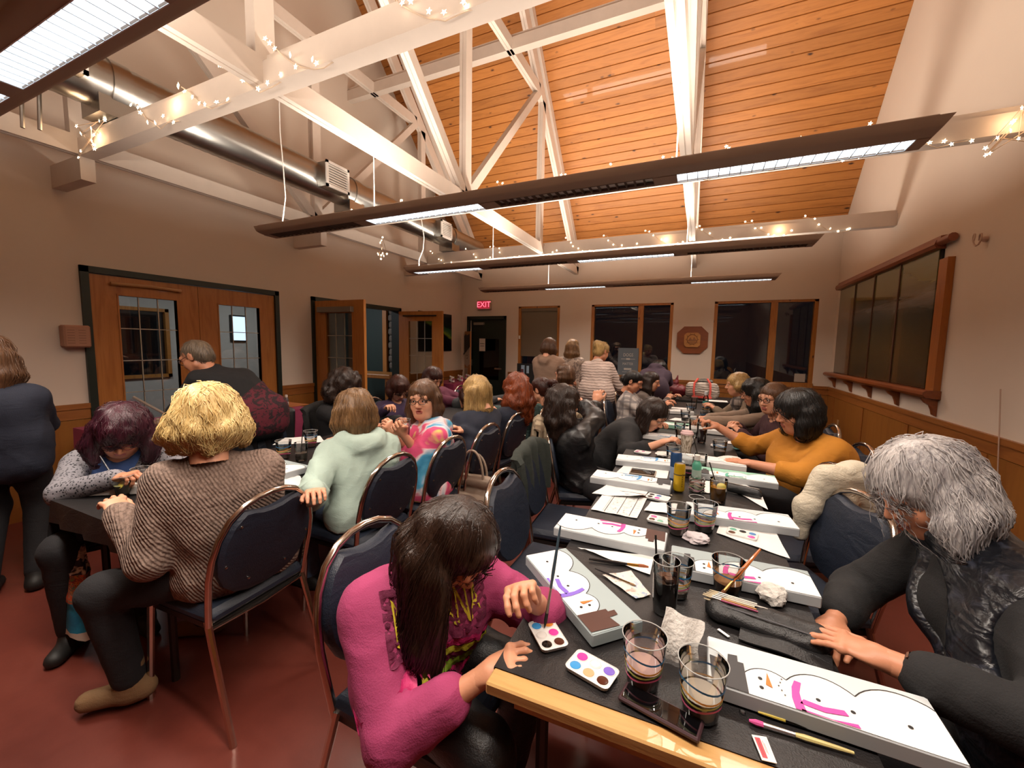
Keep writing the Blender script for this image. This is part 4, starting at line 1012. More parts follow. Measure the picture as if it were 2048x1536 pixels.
def do_hair(P, spec, mat, detail=1):
    """spec: dict(vol, len, back, side, bang, curl, part) - a skull cap with falling locks, plus loose strands over it"""
    H = P.head; R = P.Rh; loc = lambda x, y, z: H+Vector(R @ np.array((x, y, z))); L = spec.get('len', .12); vol = spec.get('vol', 0); hh = spec.get('h', .009)
    dn = Vector(spec.get('fall', (0, 0, -1))).normalized(); ln = spec.get('back', L); reach = max(L, ln)+.2
    f = Field(H-Vector((.2+vol, .2+vol, reach)), H+Vector((.2+vol, .2+vol, .2+vol)), hh)
    if 'tail' in spec or dn.z > -.9: f = Field(H-Vector((.32, .32, reach)), H+Vector((.32, .32, .22)), hh)
    v = vol
    f.ell(loc(0, -.018, .034), (.086+v, .104+v, .089+v), R, k=.03); f.ell(loc(0, -.055, -.02), (.080+v*.9, .068+v*.8, .085+v*.7), R, k=.03)
    capn = spec.get('cap', 0)
    if not capn:
        n = 13
        for i in range(n):
            a = pi*(-.02+1.04*i/(n-1)) if spec.get('side', 1) else pi*(.22+.56*i/(n-1))
            x, y = .079*cos(a), -.085*sin(a)-.008; s0 = loc(x*(1+v*5), y*(1+v*4), .0); q = abs(cos(a)); LL = (L*q+ln*(1-q))*(1+.05*sin(i*2.3))
            out = Vector(R @ np.array((cos(a), -sin(a), 0))); out.z = 0; fl = spec.get('flare', .25)
            m = s0+(dn*.5+out*fl*.35).normalized()*LL*.5; e = m+(dn-out*spec.get('tuck', .15)*.5).normalized()*LL*.5
            f.cap(s0, m, .026+v*.5, .026+v*.6, k=.022); f.cap(m, e, .026+v*.6, spec.get('tip', .016)+v*.3, k=.02)
    fo = spec.get('face', (0, .098, -.052, .063, .070, .098)); f.ell(loc(*fo[:3]), fo[3:], R, k=.012, op='s')
    if spec.get('side', 1) and not capn: f.cap(loc(0, .08, -.10), loc(0, .14, -.30), .06, .09, k=.015, op='s')
    b = spec.get('bang')
    if b:
        for i in range(7): t = i/6; x = -.055+.11*t; f.cap(loc(x*.6+b*.02, .065, .092), loc(x+b*.01, .100-abs(x)*.35, .026+abs(x)*-.3), .018, .010, k=.014)
    if 'bun' in spec: c = spec['bun']; f.ell(loc(*c[:3]), (c[3],)*3, k=.015)
    if 'tail' in spec:
        p = loc(*spec['tail'][0]); pts = [p]+[p+Vector(q) for q in spec['tail'][1:]]; rr = spec.get('tailr', .035)
        for i, (a, b2) in enumerate(zip(pts, pts[1:])): f.cap(a, b2, rr*(1-.12*i), rr*(.88-.12*i), k=.02)
    for a, b2, r1, r2 in spec.get('locks', ()): f.cap(H+Vector(a), H+Vector(b2), r1, r2, k=.025)
    cu = spec.get('curl', 0)
    f.rough(.0045+.012*cu, 95 if not cu else 70, 5, (1, 1, .35) if not cu else (1, 1, .8))
    V, Q = f.surf(); parts = [(V-P.O, Q, 0)]
    # loose strands: walk down the surface from random starts
    N = int(spec.get('strands', 160)*detail)
    if N and len(V):
        r = np.random.default_rng(3); G = np.stack(np.gradient(f.F, f.h), -1)
        up = V[:, 2] > np.quantile(V[:, 2], .35); p = V[r.choice(np.nonzero(up)[0], N)].astype(np.float64); trk = [p.copy()]
        part = np.array(loc(*spec.get('part', (0, -.03, .12)))); D = np.array(dn)
        for k in range(spec.get('steps', 11)):
            I = np.clip(np.round((p-f.lo)/f.h).astype(int), 0, f.n-1); g = G[tuple(I.T)]; g = g/(np.linalg.norm(g, axis=1, keepdims=True)+1e-6); d = f.F[tuple(I.T)]
            flow = D+.5*(p-part)/(np.linalg.norm(p-part, axis=1, keepdims=True)+.05)*np.array((1, 1, .2)); flow += r.normal(0, .12+.5*cu, p.shape)
            flow -= g*(flow*g).sum(1, keepdims=True)*(d[:, None] < .03); flow /= np.linalg.norm(flow, axis=1, keepdims=True)+1e-6
            p = p+flow*.022+g*np.clip(.0035-d, -.01, .012)[:, None]; trk.append(p.copy())
        K = np.stack(trk, 1); w_ = spec.get('sw', .0016); n, k = K.shape[:2]
        side = np.cross(np.gradient(K, axis=1), K-np.array(H)); side /= np.linalg.norm(side, axis=2, keepdims=True)+1e-6
        ta = np.linspace(1, .25, k)[None, :, None]; a, b_ = K-side*w_*ta, K+side*w_*ta; c = K+(K-np.array(H))*.012
        S = np.stack([a, c, b_], 2).reshape(-1, 3); base = (np.arange(n)[:, None]*k+np.arange(k-1)[None])*3; base = base.ravel()
        q = np.concatenate([np.stack([base, base+1, base+4, base+3], 1), np.stack([base+1, base+2, base+5, base+4], 1)]); parts.append((S-P.O, q, 0))
    return link('hair', np_mesh('hair', parts, mat), P.th)
# ------------------------------------------------------------------ the people
HB = hairm('dark_brown', '140c09', '35231a'); HK = hairm('black', '070606', '1b1715'); HBr = hairm('brown', '3a2417', '6b4a31'); HBl = hairm('blonde', 'a8803f', 'f0d79a'); HDB = hairm('dirty_blonde', '6d5232', 'd0ab6c')
HPu = hairm('plum', '1d0d14', '4a1c2c'); HRe = hairm('auburn', '4a1d0d', '9b4a22'); HGr = hairm('silver', '5d585e', 'cfc9c6'); HLb = hairm('light_brown', '4b3420', '94704a'); HDr = hairm('dark_red', '1f0f0d', '4b2419'); HGy = hairm('grey_brown', '4a4038', '8b7a66')
S1, S2, S3, S4 = 'cf9474', 'c58868', 'd69d7e', 'b97d62'
navy = cloth('navy', '1b2030'); blackc = cloth('black_cloth', '141417'); charc = cloth('charcoal', '2f3032'); jeans = cloth('jeans', '2f4260', 'denim'); dkj = cloth('dark_jeans', '1f2a40', 'denim')
# near and middle figures ------------------------------------------------------
pw = person('woman in a pink band sweatshirt bending over her snowman canvas at the near table corner', (-.72, .95, .56), TX(912, 1088, -.575), -2, (4, 56, 8), tyaw=-34,
            hands=((-.43, .80, .70), T(1062, 1196, .835)), elbow=((-.5, -.6, -.9), (0, .8, -.8)), poses=('relax', 'pinch'), w=.98, h=.011, top=cloth('pink_fleece', '9a3460'), sleeve=.80, pants=cloth('satin_black', '161618', rough=.45),
            hair=dict(len=.46, back=.50, vol=.006, h=.0075, fall=(-.10, -.05, -1), flare=.12, strands=420, sw=.0013, steps=24, part=(0, .02, .13), side=1, locks=(((-.05, -.09, -.02), (-.06, -.10, -.45), .05, .02), ((-.10, -.04, .0), (-.17, -.06, -.42), .06, .022), ((0, -.09, -.05), (.0, -.11, -.42), .035, .012))), hcol=HB, tone=S1, loose=.026, wrinkle=.009,
            knees=((-.42, .80, .50), (-.42, 1.06, .50)), feet=((-.50, .80, 0), (-.50, 1.06, 0)), hroll=(0, 35))
gw = person('grey haired woman in a black shirt and quilted vest at the near right', (.86, 1.14, .56), TX(1845, 975, .60), 186, (192, 34, 0),
            hands=((.40, 1.42, .70), T(1775, 1322, .80)), elbow=((0, 1, -.5), (.3, -1, -.4)), poses=('relax', 'flat'), w=1.12, fat=.4, h=.011, top=cloth('black_jersey', '161618'), sleeve=.86,
            hair=dict(len=.13, back=.16, vol=.020, h=.0075, flare=.7, tuck=-.8, curl=.25, strands=420, sw=.0016, part=(0, .05, .12), tip=.012), hcol=HGr, tone=S2, loose=.022, neck='turtle', wrinkle=.008)
bl = person('blonde woman in a taupe knit sweater seen from behind at the left table corner', (-1.76, 1.05, .57), TX(415, 838, -1.80), 172, (152, 12, 0),
            hands=((-2.25, 1.38, .82), T(243, 1030, .80)), elbow=((.3, .8, -.5), (.5, -.25, -1)), poses=('relax', 'relax'), tyaw=150, w=1.05, fat=.4, h=.012, top=cloth('taupe_knit', '8a7468', 'knit', '5e4c43'),
            hair=dict(len=.09, back=.10, vol=.026, flare=.55, curl=.5, tip=.02, strands=420, sw=.0018, part=(0, .0, .13)), hcol=HBl, tone=S3, knees=(T(330, 1140, .53), T(205, 1185, .50)), feet=((-2.22, 1.15, 0), T(262, 1395, .03)), shoes=cloth('tan_boot', '7d5f40'), loose=.024, wrinkle=.009)
pu = person('woman with plum hair in a speckled cardigan painting at the left table end', (-2.96, 1.10, .56), TX(243, 862, -2.70), -28, (-30, 42, -6),
            hands=(T(228, 958, .83), (-2.40, 1.20, .80)), elbow=((-.5, -.8, -.5), (.2, .8, -.5)), poses=('pinch', 'relax'), tyaw=-42, w=1.08, fat=.4, h=.012, top=cloth('speckled_cardigan', '26282e', 'speckle', '85838a'),
            hair=dict(len=.15, back=.15, vol=.024, flare=.45, curl=.55, tip=.022, strands=300, bang=.4), hcol=HPu, tone=S2, glasses=M('red_frames', '8a3a3c', .3), neck='open')
mi = person('woman in a mint hoodie seen from behind at the left table', (-1.70, 1.72, .56), TX(707, 822, -1.84), 172, (160, 14, 0),
            hands=((-2.15, 2.0, .82), T(628, 985, .82)), elbow=((.3, .7, -.6), (.2, -.7, -.7)), tyaw=152, w=.98, h=.012, top=cloth('mint_fleece', 'a9bdb2'), hood=1, pants=jeans,
            hair=dict(len=.12, back=.15, vol=.012, flare=.2, tip=.022, strands=260, part=(0, 0, .13)), hcol=HLb, tone=S3, loose=.03, wrinkle=.010)
ti = person('woman with glasses in a tie-dye hoodie turning to the camera with a glass', (-1.62, 2.24, .56), TY(847, 797, 2.26), -160, (-76, 4, 4),
            hands=(TY(806, 868, 2.04), TY(790, 868, 2.10)), elbow=((.6, -.6, -.6), (-.5, .2, -1)), poses=('grip', 'grip'), tyaw=-118, w=1.0, fat=.3, h=.0115, top=cloth('tie_dye', 'd05080', 'tiedye'), hood=1, sleeve=.70, pants=cloth('mauve_trousers', '8d6f76'),
            hair=dict(len=.15, back=.17, vol=.010, flare=.18, tip=.022, strands=240, part=(.03, .03, .13)), hcol=HBr, tone=S3, glasses=M('black_frames', '17130f', .25), headkind=2, loose=.024, hroll=(60, -60))
lb = person('woman with long blonde streaked hair and a navy top seen from behind', (-1.62, 2.76, .56), TX(952, 782, -1.66), 168, (166, 22, 0), hands=(T(925, 862, .84), T(905, 858, .84)), tyaw=158, w=1.0, h=.013, top=navy,
            hair=dict(len=.30, back=.36, vol=.008, flare=.10, tip=.02, strands=300, steps=18, part=(0, .0, .13)), hcol=HDB, tone=S3)
rc = person('woman with long curly auburn hair seen from behind', (-1.62, 3.34, .56), TX(1032, 778, -1.54), 172, (165, 20, 0), hands=((-1.95, 3.3, .82), (-1.95, 3.7, .82)), w=1.0, h=.014, top=navy,
            hair=dict(len=.27, back=.30, vol=.026, flare=.40, curl=.8, tip=.03, strands=300, steps=15), hcol=HRe, tone=S3)
po = person('woman with a dark ponytail and a teal patterned top', (-1.6, 3.96, .56), TX(1080, 778, -1.47), 172, (168, 15, 0), hands=((-1.9, 3.8, .82), (-1.9, 4.1, .82)), w=.95, h=.015, top=cloth('teal_pattern', '4e6a66', 'patch', '33484a'),
            hair=dict(len=.04, back=.03, cap=1, strands=90, tail=((0, -.11, .05), (.07, -.02, .0), (.10, -.03, -.12), (.10, -.02, -.25)), tailr=.034), hcol=HDr, tone=S3)
bw_ = person('woman with brown hair behind the raised tattooed hands', (-1.54, 4.72, .56), TY(1128, 748, 4.65), 165, (160, 10, 0), hands=((-1.8, 4.6, .82), (-1.8, 4.9, .82)), w=.95, h=.016, top=charc, hair=dict(len=.10, back=.12, strands=90), hcol=HBr, tone=S3)
le = person('woman in a black leather jacket raising both hands to her long dark hair', (-.76, 2.86, .56), TX(1128, 806, -.87), 38, (48, 10, 0), hands=(TX(1163, 806, -.83), TX(1192, 800, -.74)), elbow=((.7, -.7, -.3), (1, .2, -.4)), poses=('relax', 'relax'), tyaw=52, w=1.0, h=.012, sleeve=.86,
            top=cloth('black_leather', '18181a', rough=.32), hair=dict(len=.24, back=.30, vol=.014, flare=.25, curl=.45, tip=.025, strands=260, steps=15), hcol=HB, tone=S1, loose=.026, wrinkle=.012, hem=.2, knees=((-.45, 2.62, .5), (-.45, 2.95, .5)), feet=((-.55, 2.62, 0), (-.55, 2.95, 0)))
bk = person('woman in a black top bending low over a canvas with long dark hair', (-.70, 3.42, .56), TY(1308, 828, 3.52), 0, (-22, 40, 0), hands=(T(1322, 886, .80), (-.30, 3.75, .80)), elbow=((-.2, -1, -.5), (0, 1, -.5)), poses=('relax', 'relax'), w=1.15, fat=.4, h=.012, sleeve=.72, top=blackc,
            hair=dict(len=.26, back=.26, vol=.008, flare=.1, tip=.022, strands=220, fall=(-.25, 0, -1), part=(0, .03, .13)), hcol=HB, tone=S3, loose=.03)
mu = person('woman with a black bob in a mustard sweater reaching across the table', (.76, 3.16, .58), TY(1592, 822, 3.06), 188, (196, 16, 0), hands=((.16, 3.42, .90), T(1502, 928, .79)), elbow=((.2, .6, -.8), (.4, -.8, -.4)), poses=('grip', 'flat'), tyaw=214, w=1.32, fat=.8, h=.012, sleeve=.66, top=cloth('mustard_jersey', 'b87820'),
            hair=dict(len=.13, back=.12, vol=.022, flare=.12, tip=.03, strands=300, part=(.03, .05, .13)), hcol=HK, tone=S2, loose=.018, wrinkle=.008)
# rest of the right table ------------------------------------------------------
gl = person('woman with round glasses and short brown hair between the mustard sweater and the dark hair', (.72, 4.0, .56), TY(1545, 796, 3.92), 195, (222, 8, 0), hands=((.35, 4.1, .8), (.35, 3.8, .8)), w=1.0, h=.014, top=cloth('maroon_top', '3c1c22'), hair=dict(len=.05, back=.06, vol=.004, cap=0, strands=120), hcol=HBr, tone=S3, glasses=M('black_frames', '17130f', .25))
ta = person('woman with long dark hair and a taupe sleeve', (.70, 4.55, .56), TY(1510, 785, 4.45), 190, (182, 12, 0), hands=(T(1392, 838, .82), T(1405, 842, .82)), elbow=((0, .6, -.7), (0, -.7, -.7)), w=1.05, h=.014, top=cloth('taupe_jersey', '8a7564'), hair=dict(len=.26, back=.28, vol=.02, flare=.2, curl=.4, tip=.03, strands=160, steps=15), hcol=HK, tone=S2)
sf = person('short haired blonde woman in a plaid scarf at the far right of the table', (.68, 5.3, .56), TY(1474, 768, 5.2), 190, (180, 6, 0), hands=((.15, 5.2, .82), (.2, 5.0, .82)), w=1.0, h=.015, top=cloth('beige_blouse', '7c6a58'), hair=dict(len=.05, back=.06, vol=.012, strands=100), hcol=HDB, tone=S1)
pl = person('woman in a white plaid shirt with tied dark hair looking down', (-.72, 5.0, .56), TY(1268, 762, 5.1), 0, (-8, 24, 0), hands=((-.35, 4.95, .82), (-.35, 5.3, .82)), w=1.1, h=.014, top=cloth('white_plaid', 'a79e98', 'plaid', '5f5a5c'), hair=dict(len=.03, back=.03, cap=1, strands=80, bun=(0, -.12, -.03, .05)), hcol=HK, tone=S2)
p2 = person('woman with long dark hair in profile beyond the plaid shirt', (-.70, 5.62, .56), TY(1303, 762, 5.72), 0, (-6, 14, 0), hands=((-.35, 5.6, .82), (-.3, 5.9, .82)), w=1.0, h=.015, top=cloth('brown_grey_top', '5d524c'), hair=dict(len=.22, back=.25, vol=.004, strands=90), hcol=HB, tone=S3)
# left table, far side ---------------------------------------------------------
cu = person('person with a mass of dark curls in black behind the mint hoodie', (-2.95, 2.74, .56), TX(688, 772, -2.9), -8, (-10, 20, 0), hands=((-2.45, 2.6, .8), (-2.45, 2.9, .8)), w=1.1, h=.014, top=blackc, hair=dict(len=.10, back=.11, vol=.045, flare=.4, curl=1., tip=.04, strands=200), hcol=HB, tone=S4)
pp = person('woman with glasses and maroon hair in a purple shirt looking down', (-2.95, 3.38, .56), TX(798, 776, -2.86), -14, (-28, 34, 0), hands=(TX(772, 818, -2.62), (-2.5, 3.5, .82)), poses=('grip', 'relax'), w=1.08, h=.014, top=cloth('purple_shirt', '3a2a48'), hair=dict(len=.08, back=.10, vol=.014, bang=1, strands=130), hcol=HDr, tone=S3, glasses=M('thin_frames', '5a4038', .3))
r2 = person('person with short dark red hair at the far left side', (-2.92, 4.37, .56), TX(867, 756, -2.9), -5, (-10, 30, 0), hands=((-2.45, 4.2, .8), (-2.45, 4.5, .8)), w=1.0, h=.016, top=cloth('wine_top', '5a2138'), hair=dict(len=.08, back=.10, vol=.014, strands=90), hcol=HDr, tone=S3)
cg = person('person in a charcoal jumper leaning in behind the long blonde hair', (-2.85, 5.05, .56), TX(938, 792, -2.42), -10, (-12, 35, 0), hands=((-2.2, 4.85, .8), (-2.2, 5.2, .8)), w=1.15, h=.015, top=charc, hair=dict(len=.06, back=.06, strands=60), hcol=HDr, tone=S3)
# standing ----------------------------------------------------------------------
ny = person('person in a navy jacket standing at the left edge of the frame', (-3.60, .86, .94), TX(-22, 716, -3.62), 150, (150, 15, 0), hands=((-3.95, 1.05, 1.0), (-3.95, .60, 1.0)), standing=True, w=1.0, h=.014, top=navy, hair=dict(len=.20, back=.26, vol=.012, strands=200), hcol=HBr, tone=S2, hem=.16)
mn = person('older man in a black jacket leaning over the pink table by the closed doors', (-3.20, 2.12, .94), TX(392, 712, -3.50), 176, (205, 30, 0), hands=((-4.05, 2.25, .82), TX(345, 832, -3.75)), standing=True, w=.98, h=.013, top=blackc, hair=dict(len=.02, back=.03, cap=1, vol=-.006, strands=120), hcol=HGy, tone=S2, glasses=M('thin_frames', '5a4038', .3), hem=.12)
be = person('person in a beige coat standing with her back to the room before the blinded window', (-1.93, 5.55, .94), TY(1099, 694, 5.6), 84, (80, 18, 0), hands=((-2.12, 5.85, 1.0), (-1.75, 5.85, 1.0)), standing=True, w=1.12, h=.015, top=cloth('beige_coat', '8d7260'), hood=1, hair=dict(len=.10, back=.12, vol=.008, strands=120), hcol=HBr, tone=S3, hem=.22, loose=.03)
fl_ = person('slim woman with long straight hair in a pale floral blouse standing at the back', (-1.82, 6.2, .92), TY(1146, 694, 6.25), 84, (70, 15, 0), hands=((-1.9, 6.5, .95), (-1.6, 6.5, .95)), standing=True, w=.85, h=.015, top=cloth('floral_blouse', 'b7a79a', 'patch', '7d6f68'), hair=dict(len=.24, back=.26, strands=140, locks=(((.02, -.06, -.05), (.09, -.05, -.25), .03, .015),)), hcol=HLb, tone=S3)
te = person('woman in a crinkled pale tee and jeans standing and leaning to the back table', (-1.18, 5.18, .93), TY(1203, 702, 5.42), 72, (58, 18, 0), hands=(TY(1243, 782, 5.55), (-1.50, 5.75, .85)), standing=True, w=1.12, h=.013, sleeve=.36, top=cloth('crinkled_tee', 'b8a59b', 'stripe', '8f7d76'), pants=dkj, hair=dict(len=.02, back=.02, cap=1, strands=140, bun=(0, -.10, .05, .062), curl=.4), hcol=HDB, tone=S2, hem=.08)
ph = person('person in a purple hoodie bending over the back table', (-.62, 6.25, .92), TY(1318, 738, 6.75), 80, (80, 75, 0), hands=((-.45, 6.9, .80), (-.75, 6.9, .80)), standing=True, w=1.15, h=.016, top=cloth('purple_hoodie', '3d2d3c'), hood=1, hair=dict(len=.10, back=.10, vol=.02, strands=60), hcol=HK, tone=S4)

# second layers and details -----------------------------------------------------
def layer(P, name, mat, fn, rgh=.004, hh=.012):
    o = P.garment(name, mat, fn, hh, rgh); return o
def teef(f):
    pu.torso(f, .004); f.ell(pu.nb+pu.cf*.05+pu.sp*.02, (.065, .065, .05), k=.015, op='s'); f.cap(pu.nb+pu.cf*.10, pu.nb+pu.cf*.17-pu.sp*.14, .045, .012, k=.015, op='s'); f.plane((0, 0, .487), (0, 0, -1))
layer(pu, 'tee', cloth('cornflower_tee', '4a69a8'), teef)
def vestf(f):
    gw.torso(f, .036); f.cap(gw.nb-gw.sp*.02, gw.nb+(gw.head-gw.nb)*.22, .075, .075, k=.03)
    for a in gw.arms: f.cap(a[0].lerp(a[1], .42), a[0].lerp(a[1], 1.1), .085, .085, k=.02, op='s')
    f.cap(gw.nb+gw.cf*.13, gw.hip+gw.cf*.26, .045, .05, k=.02, op='s'); f.plane((0, 0, .487), (0, 0, -1))
layer(gw, 'quilted_vest', cloth('quilted_vest', '14161c', 'quilt', '4a4f60', rough=.30), vestf, .010)
def hemf(f):
    mn.torso(f, .026); f.cap(mn.hip+mn.rt*.085-Vector((0, 0, .10)), mn.hip-mn.rt*.085-Vector((0, 0, .10)), .14, k=.05); f.plane(mn.hip+(mn.sc-mn.hip)*.42, mn.sp)
layer(mn, 'patterned_jumper', cloth('crimson_pattern', '5a1626', 'patch', '241218'), hemf)
def scarff(f):
    n = sf.nb; 
    for a, b, r in ((-.07, .07, .05), (-.05, .05, .055)): f.cap(n+sf.tr*a+sf.cf*.06-sf.sp*.01, n+sf.tr*b+sf.cf*.06-sf.sp*.03, r, k=.03)
    f.cap(n+sf.cf*.09-sf.sp*.03, n+sf.cf*.13-sf.sp*.25, .06, .045, k=.04); f.cap(n-sf.cf*.03, n+sf.cf*.05-sf.sp*.02, .085, .07, k=.03)
layer(sf, 'plaid_scarf', cloth('plaid_scarf', '8d8078', 'plaid', '2c2628'), scarff)
# wrist watch of the grey haired woman
wr, el_ = gw.arms[1][2], gw.arms[1][1]; wd = (el_-wr).normalized(); c = wr+wd*.045; up = Vector((0, 0, 1)); z = (up-wd*up.dot(wd)).normalized(); y = z.cross(wd); Bm = Matrix((wd, y, z)).transposed()
mb = MB()
ring = []
for e in (-.010, .010): ring.append([Vector((e, .0315*cos(2*pi*k/20), .0285*sin(2*pi*k/20))) for k in range(21)])
mb.grid(ring, thick=.003); o = obj('watch_band', mb.xf(Matrix.Translation(c-Vector(gw.O)) @ Bm.to_4x4()), M('plum_watch_band', '3a2530', .4), gw.th, True)
obj('watch_face', MB().box((-.018, -.016, .027), (.018, .016, .036), bev=.004).xf(Matrix.Translation(c-Vector(gw.O)) @ Bm.to_4x4()), m_scr0, o) if (m_scr0 := M('watch_glass', '0a0a0d', .06, coat=1.)) else None
# tattoos on the forearms: dark inked patches lying on the skin
def cast(F, p, d, n=80, st=.005):
    """march from p along d until the garment surface is met"""
    q = np.array(p, float); d = np.array(d, float)
    for _ in range(n):
        i = np.round((q-F.lo)/F.h).astype(int)
        if (i < 0).any() or (i >= F.n).any(): q = q+d*st; continue
        v = F.F[tuple(i)]
        if v < .002: return q
        q = q+d*min(max(float(v)*.7, .0015), .02)
    return None
def project(mb, P, org, xd, yd, nd, lift, name, mat, parent, cut=.012):
    bm = bmesh.new(); vs = [bm.verts.new(v) for v in mb.v]
    for f_ in mb.f:
        try: bm.faces.new([vs[i] for i in f_])
        except ValueError: pass
    bmesh.ops.triangulate(bm, faces=bm.faces[:])
    for _ in range(5):
        E_ = [e for e in bm.edges if e.calc_length() > cut]
        if not E_: break
        bmesh.ops.subdivide_edges(bm, edges=E_, cuts=1); bmesh.ops.triangulate(bm, faces=bm.faces[:])
    bad = []
    for v in bm.verts:
        p = org+xd*v.co.x+yd*v.co.y; h = cast(P.F, p+nd*.22, -nd)
        if h is None: bad.append(v); continue
        v.co = Vector(h)+nd*lift-Vector(P.O)
    bmesh.ops.delete(bm, geom=bad, context='VERTS'); me = bpy.data.meshes.new(name); bm.to_mesh(me); bm.free(); me.materials.append(mat); me.shade_smooth()
    return link(name, me, parent)
# print on the pink sweatshirt: yellow lettering over striped arcs
xd = -pw.tr; nd = pw.cf; yd = nd.cross(xd); yd = yd if yd.dot(pw.sp) > 0 else -yd; org = pw.ch+pw.sp*.02
def arc_band(r0, r1, cx=0, cy=-.27, a0=35, a1=145, n=24):
    mb = MB(); P1 = [(cx+r1*cos(rad(a0+(a1-a0)*i/n))*1.25, cy+r1*sin(rad(a0+(a1-a0)*i/n))) for i in range(n+1)]; P0 = [(cx+r0*cos(rad(a0+(a1-a0)*i/n))*1.25, cy+r0*sin(rad(a0+(a1-a0)*i/n))) for i in range(n+1)]
    vs = [(x, y, 0) for x, y in P0+P1]; mb.add(vs, [(i, i+1, n+2+i, n+1+i) for i in range(n)]); return mb
project(MB().flat([(-.145, -.02), (.145, -.02), (.145, .105), (-.145, .105)], 0), pw, org, xd, yd, nd, .0022, 'print_panel', cloth('print_maroon', '6e1f42'), pw.top)
m_yel = cloth('print_yellow', 'd8c432', rough=.6)
project(text_mb('NIRVANA', .115, Mx=Matrix.Translation((0, .045, 0)), font_squash=.50), pw, org, xd, yd, nd, .0046, 'print_lettering', m_yel, pw.top, .02)
for r0, r1, c in ((.225, .245, 'c02a6a'), (.200, .222, 'c9c63a'), (.18, .198, '7a1f48'), (.150, .178, '8fae34'), (.06, .148, 'd02a72')):
    project(arc_band(r0, r1), pw, org, xd, yd, nd, .0030, 'print_stripe', cloth('print_'+c, c, rough=.6), pw.top)
# ------------------------------------------------------------------ banquet chairs
m_blue = cloth('chair_navy_vinyl', '1c2433', rough=.5); m_cloth = cloth('table_black_plastic', '1a1819', rough=.42)
m_rim = M('chair_frame_chrome', 'c9bdb2', .16, 1., var=(20, .08))
def make_chair():
    c = thing('banquet_chair', '', 'chair')
    s = MB(); s.box((-.21, -.20, .425), (.21, .22, .485), bev=.022); obj('seat', s, m_blue, c, True)
    s = MB(); s.box((-.195, -.185, .405), (.195, .205, .427)); obj('seat_frame', s, m_black, c)
    def by(z): return -.185-.20*max(0, z-.44)
    hoop = [(.205, by(.43)-.0, .43), (.212, by(.52), .52), (.218, by(.62), .62), (.212, by(.70), .70), (.194, by(.77), .77), (.160, by(.83), .83), (.112, by(.87), .87), (.058, by(.89), .89)]
    P = hoop+[(0, by(.896), .896)]+[(-x, y, z) for x, y, z in reversed(hoop)]
    obj('back_frame', MB().tube(P, .0125, 10), m_rim, c, True)
    # padded oval back with a scooped top that leaves a hand hole under the hoop
    L = [(.0, .500), (.07, .506), (.125, .528), (.168, .57), (.194, .63), (.200, .69), (.190, .755), (.160, .815), (.118, .852)]
    top = [(.085, .848), (.045, .836), (0, .832)]
    pol = L+top; pol = pol+[(-x, z) for x, z in reversed(pol[1:-1])]
    mb = MB(); cz = .68; rings = []
    for k, (sc, d) in enumerate(((.93, -.024), (1., -.012), (1., .010), (.95, .026), (.70, .034))):
        rings.append([(x*sc, by(cz+(z-cz)*sc)+d, cz+(z-cz)*sc) for x, z in pol])
    n = len(pol); mb.add([v for r in rings for v in r], [(k*n+i, k*n+(i+1) % n, (k+1)*n+(i+1) % n, (k+1)*n+i) for k in range(len(rings)-1) for i in range(n)]+[tuple(range(n-1, -1, -1)), tuple(range((len(rings)-1)*n, len(rings)*n))])
    b = obj('backrest', mb, m_blue, c, True)
    rv = MB().lathe([(.006, 0), (.005, .003), (.002, .004)], 8).mesh('rivet', m_chrome)
    for x, z in ((.13, .80), (-.13, .80), (.175, .66), (-.175, .66), (.08, .565), (-.08, .565)):
        o = link('rivet', rv, b, (x, by(z)-.024, z)); o.rotation_euler = (pi/2, 0, 0)
    for sx in (-1, 1):
        obj('leg', MB().tube([(sx*.195, .19, .42), (sx*.205, .215, .02), (sx*.205, .216, 0)], [.013, .0125, .014], 8), m_rim, c, True)
        obj('leg', MB().tube([(sx*.203, -.175, .45), (sx*.206, -.20, .36), (sx*.215, -.30, .02), (sx*.215, -.303, 0)], [.013, .013, .0125, .014], 8), m_rim, c, True)
    obj('stretcher', MB().tube([(.2, -.185, .415), (0, -.195, .41), (-.2, -.185, .415)], .009, 8), m_rim, c, True)
    return c
chair0 = make_chair(); _first = [True]
def chair(x, y, ang, label):
    o = chair0 if _first[0] else copy_tree(chair0); _first[0] = False
    o.location = (x, y, 0); o.rotation_euler = (0, 0, rad(ang-90)); return tag(o, label, None, 'navy banquet chairs')
chair(-1.80, 1.03, 183, 'navy banquet chair under the blonde woman in the taupe knit sweater')
chair(-1.72, 1.69, 180, 'navy banquet chair under the woman in the mint hoodie')
chair(-1.69, 2.19, 180, 'navy banquet chair under the woman in the tie-dye hoodie')
chair(-1.68, 2.70, 178, 'navy banquet chair under the woman with long blonde streaked hair')
chair(-1.70, 3.30, 176, 'navy banquet chair under the woman with curly auburn hair')
chair(-1.66, 3.95, 178, 'navy banquet chair under the woman with the dark ponytail')
chair(-1.60, 4.72, 178, 'navy banquet chair under the brown haired woman in charcoal')
chair(-.70, .97, -2, 'navy banquet chair under the woman in the pink sweatshirt')
chair(-.55, 1.70, 0, 'empty navy banquet chair pulled up to the right table')
chair(-.64, 2.24, 4, 'navy banquet chair with a dark green coat over its back')
chair(-.72, 2.86, 20, 'navy banquet chair under the woman in the leather jacket')
chair(-.70, 3.42, 0, 'navy banquet chair under the woman in black bending low')
chair(-.74, 5.0, 0, 'navy banquet chair under the woman in white plaid')
chair(-.72, 5.62, 0, 'navy banquet chair under the dark haired woman in profile')
chair(.80, 1.16, 182, 'navy banquet chair under the grey haired woman')
chair(.40, 2.02, 202, 'empty navy banquet chair tucked in beside the grey haired woman')
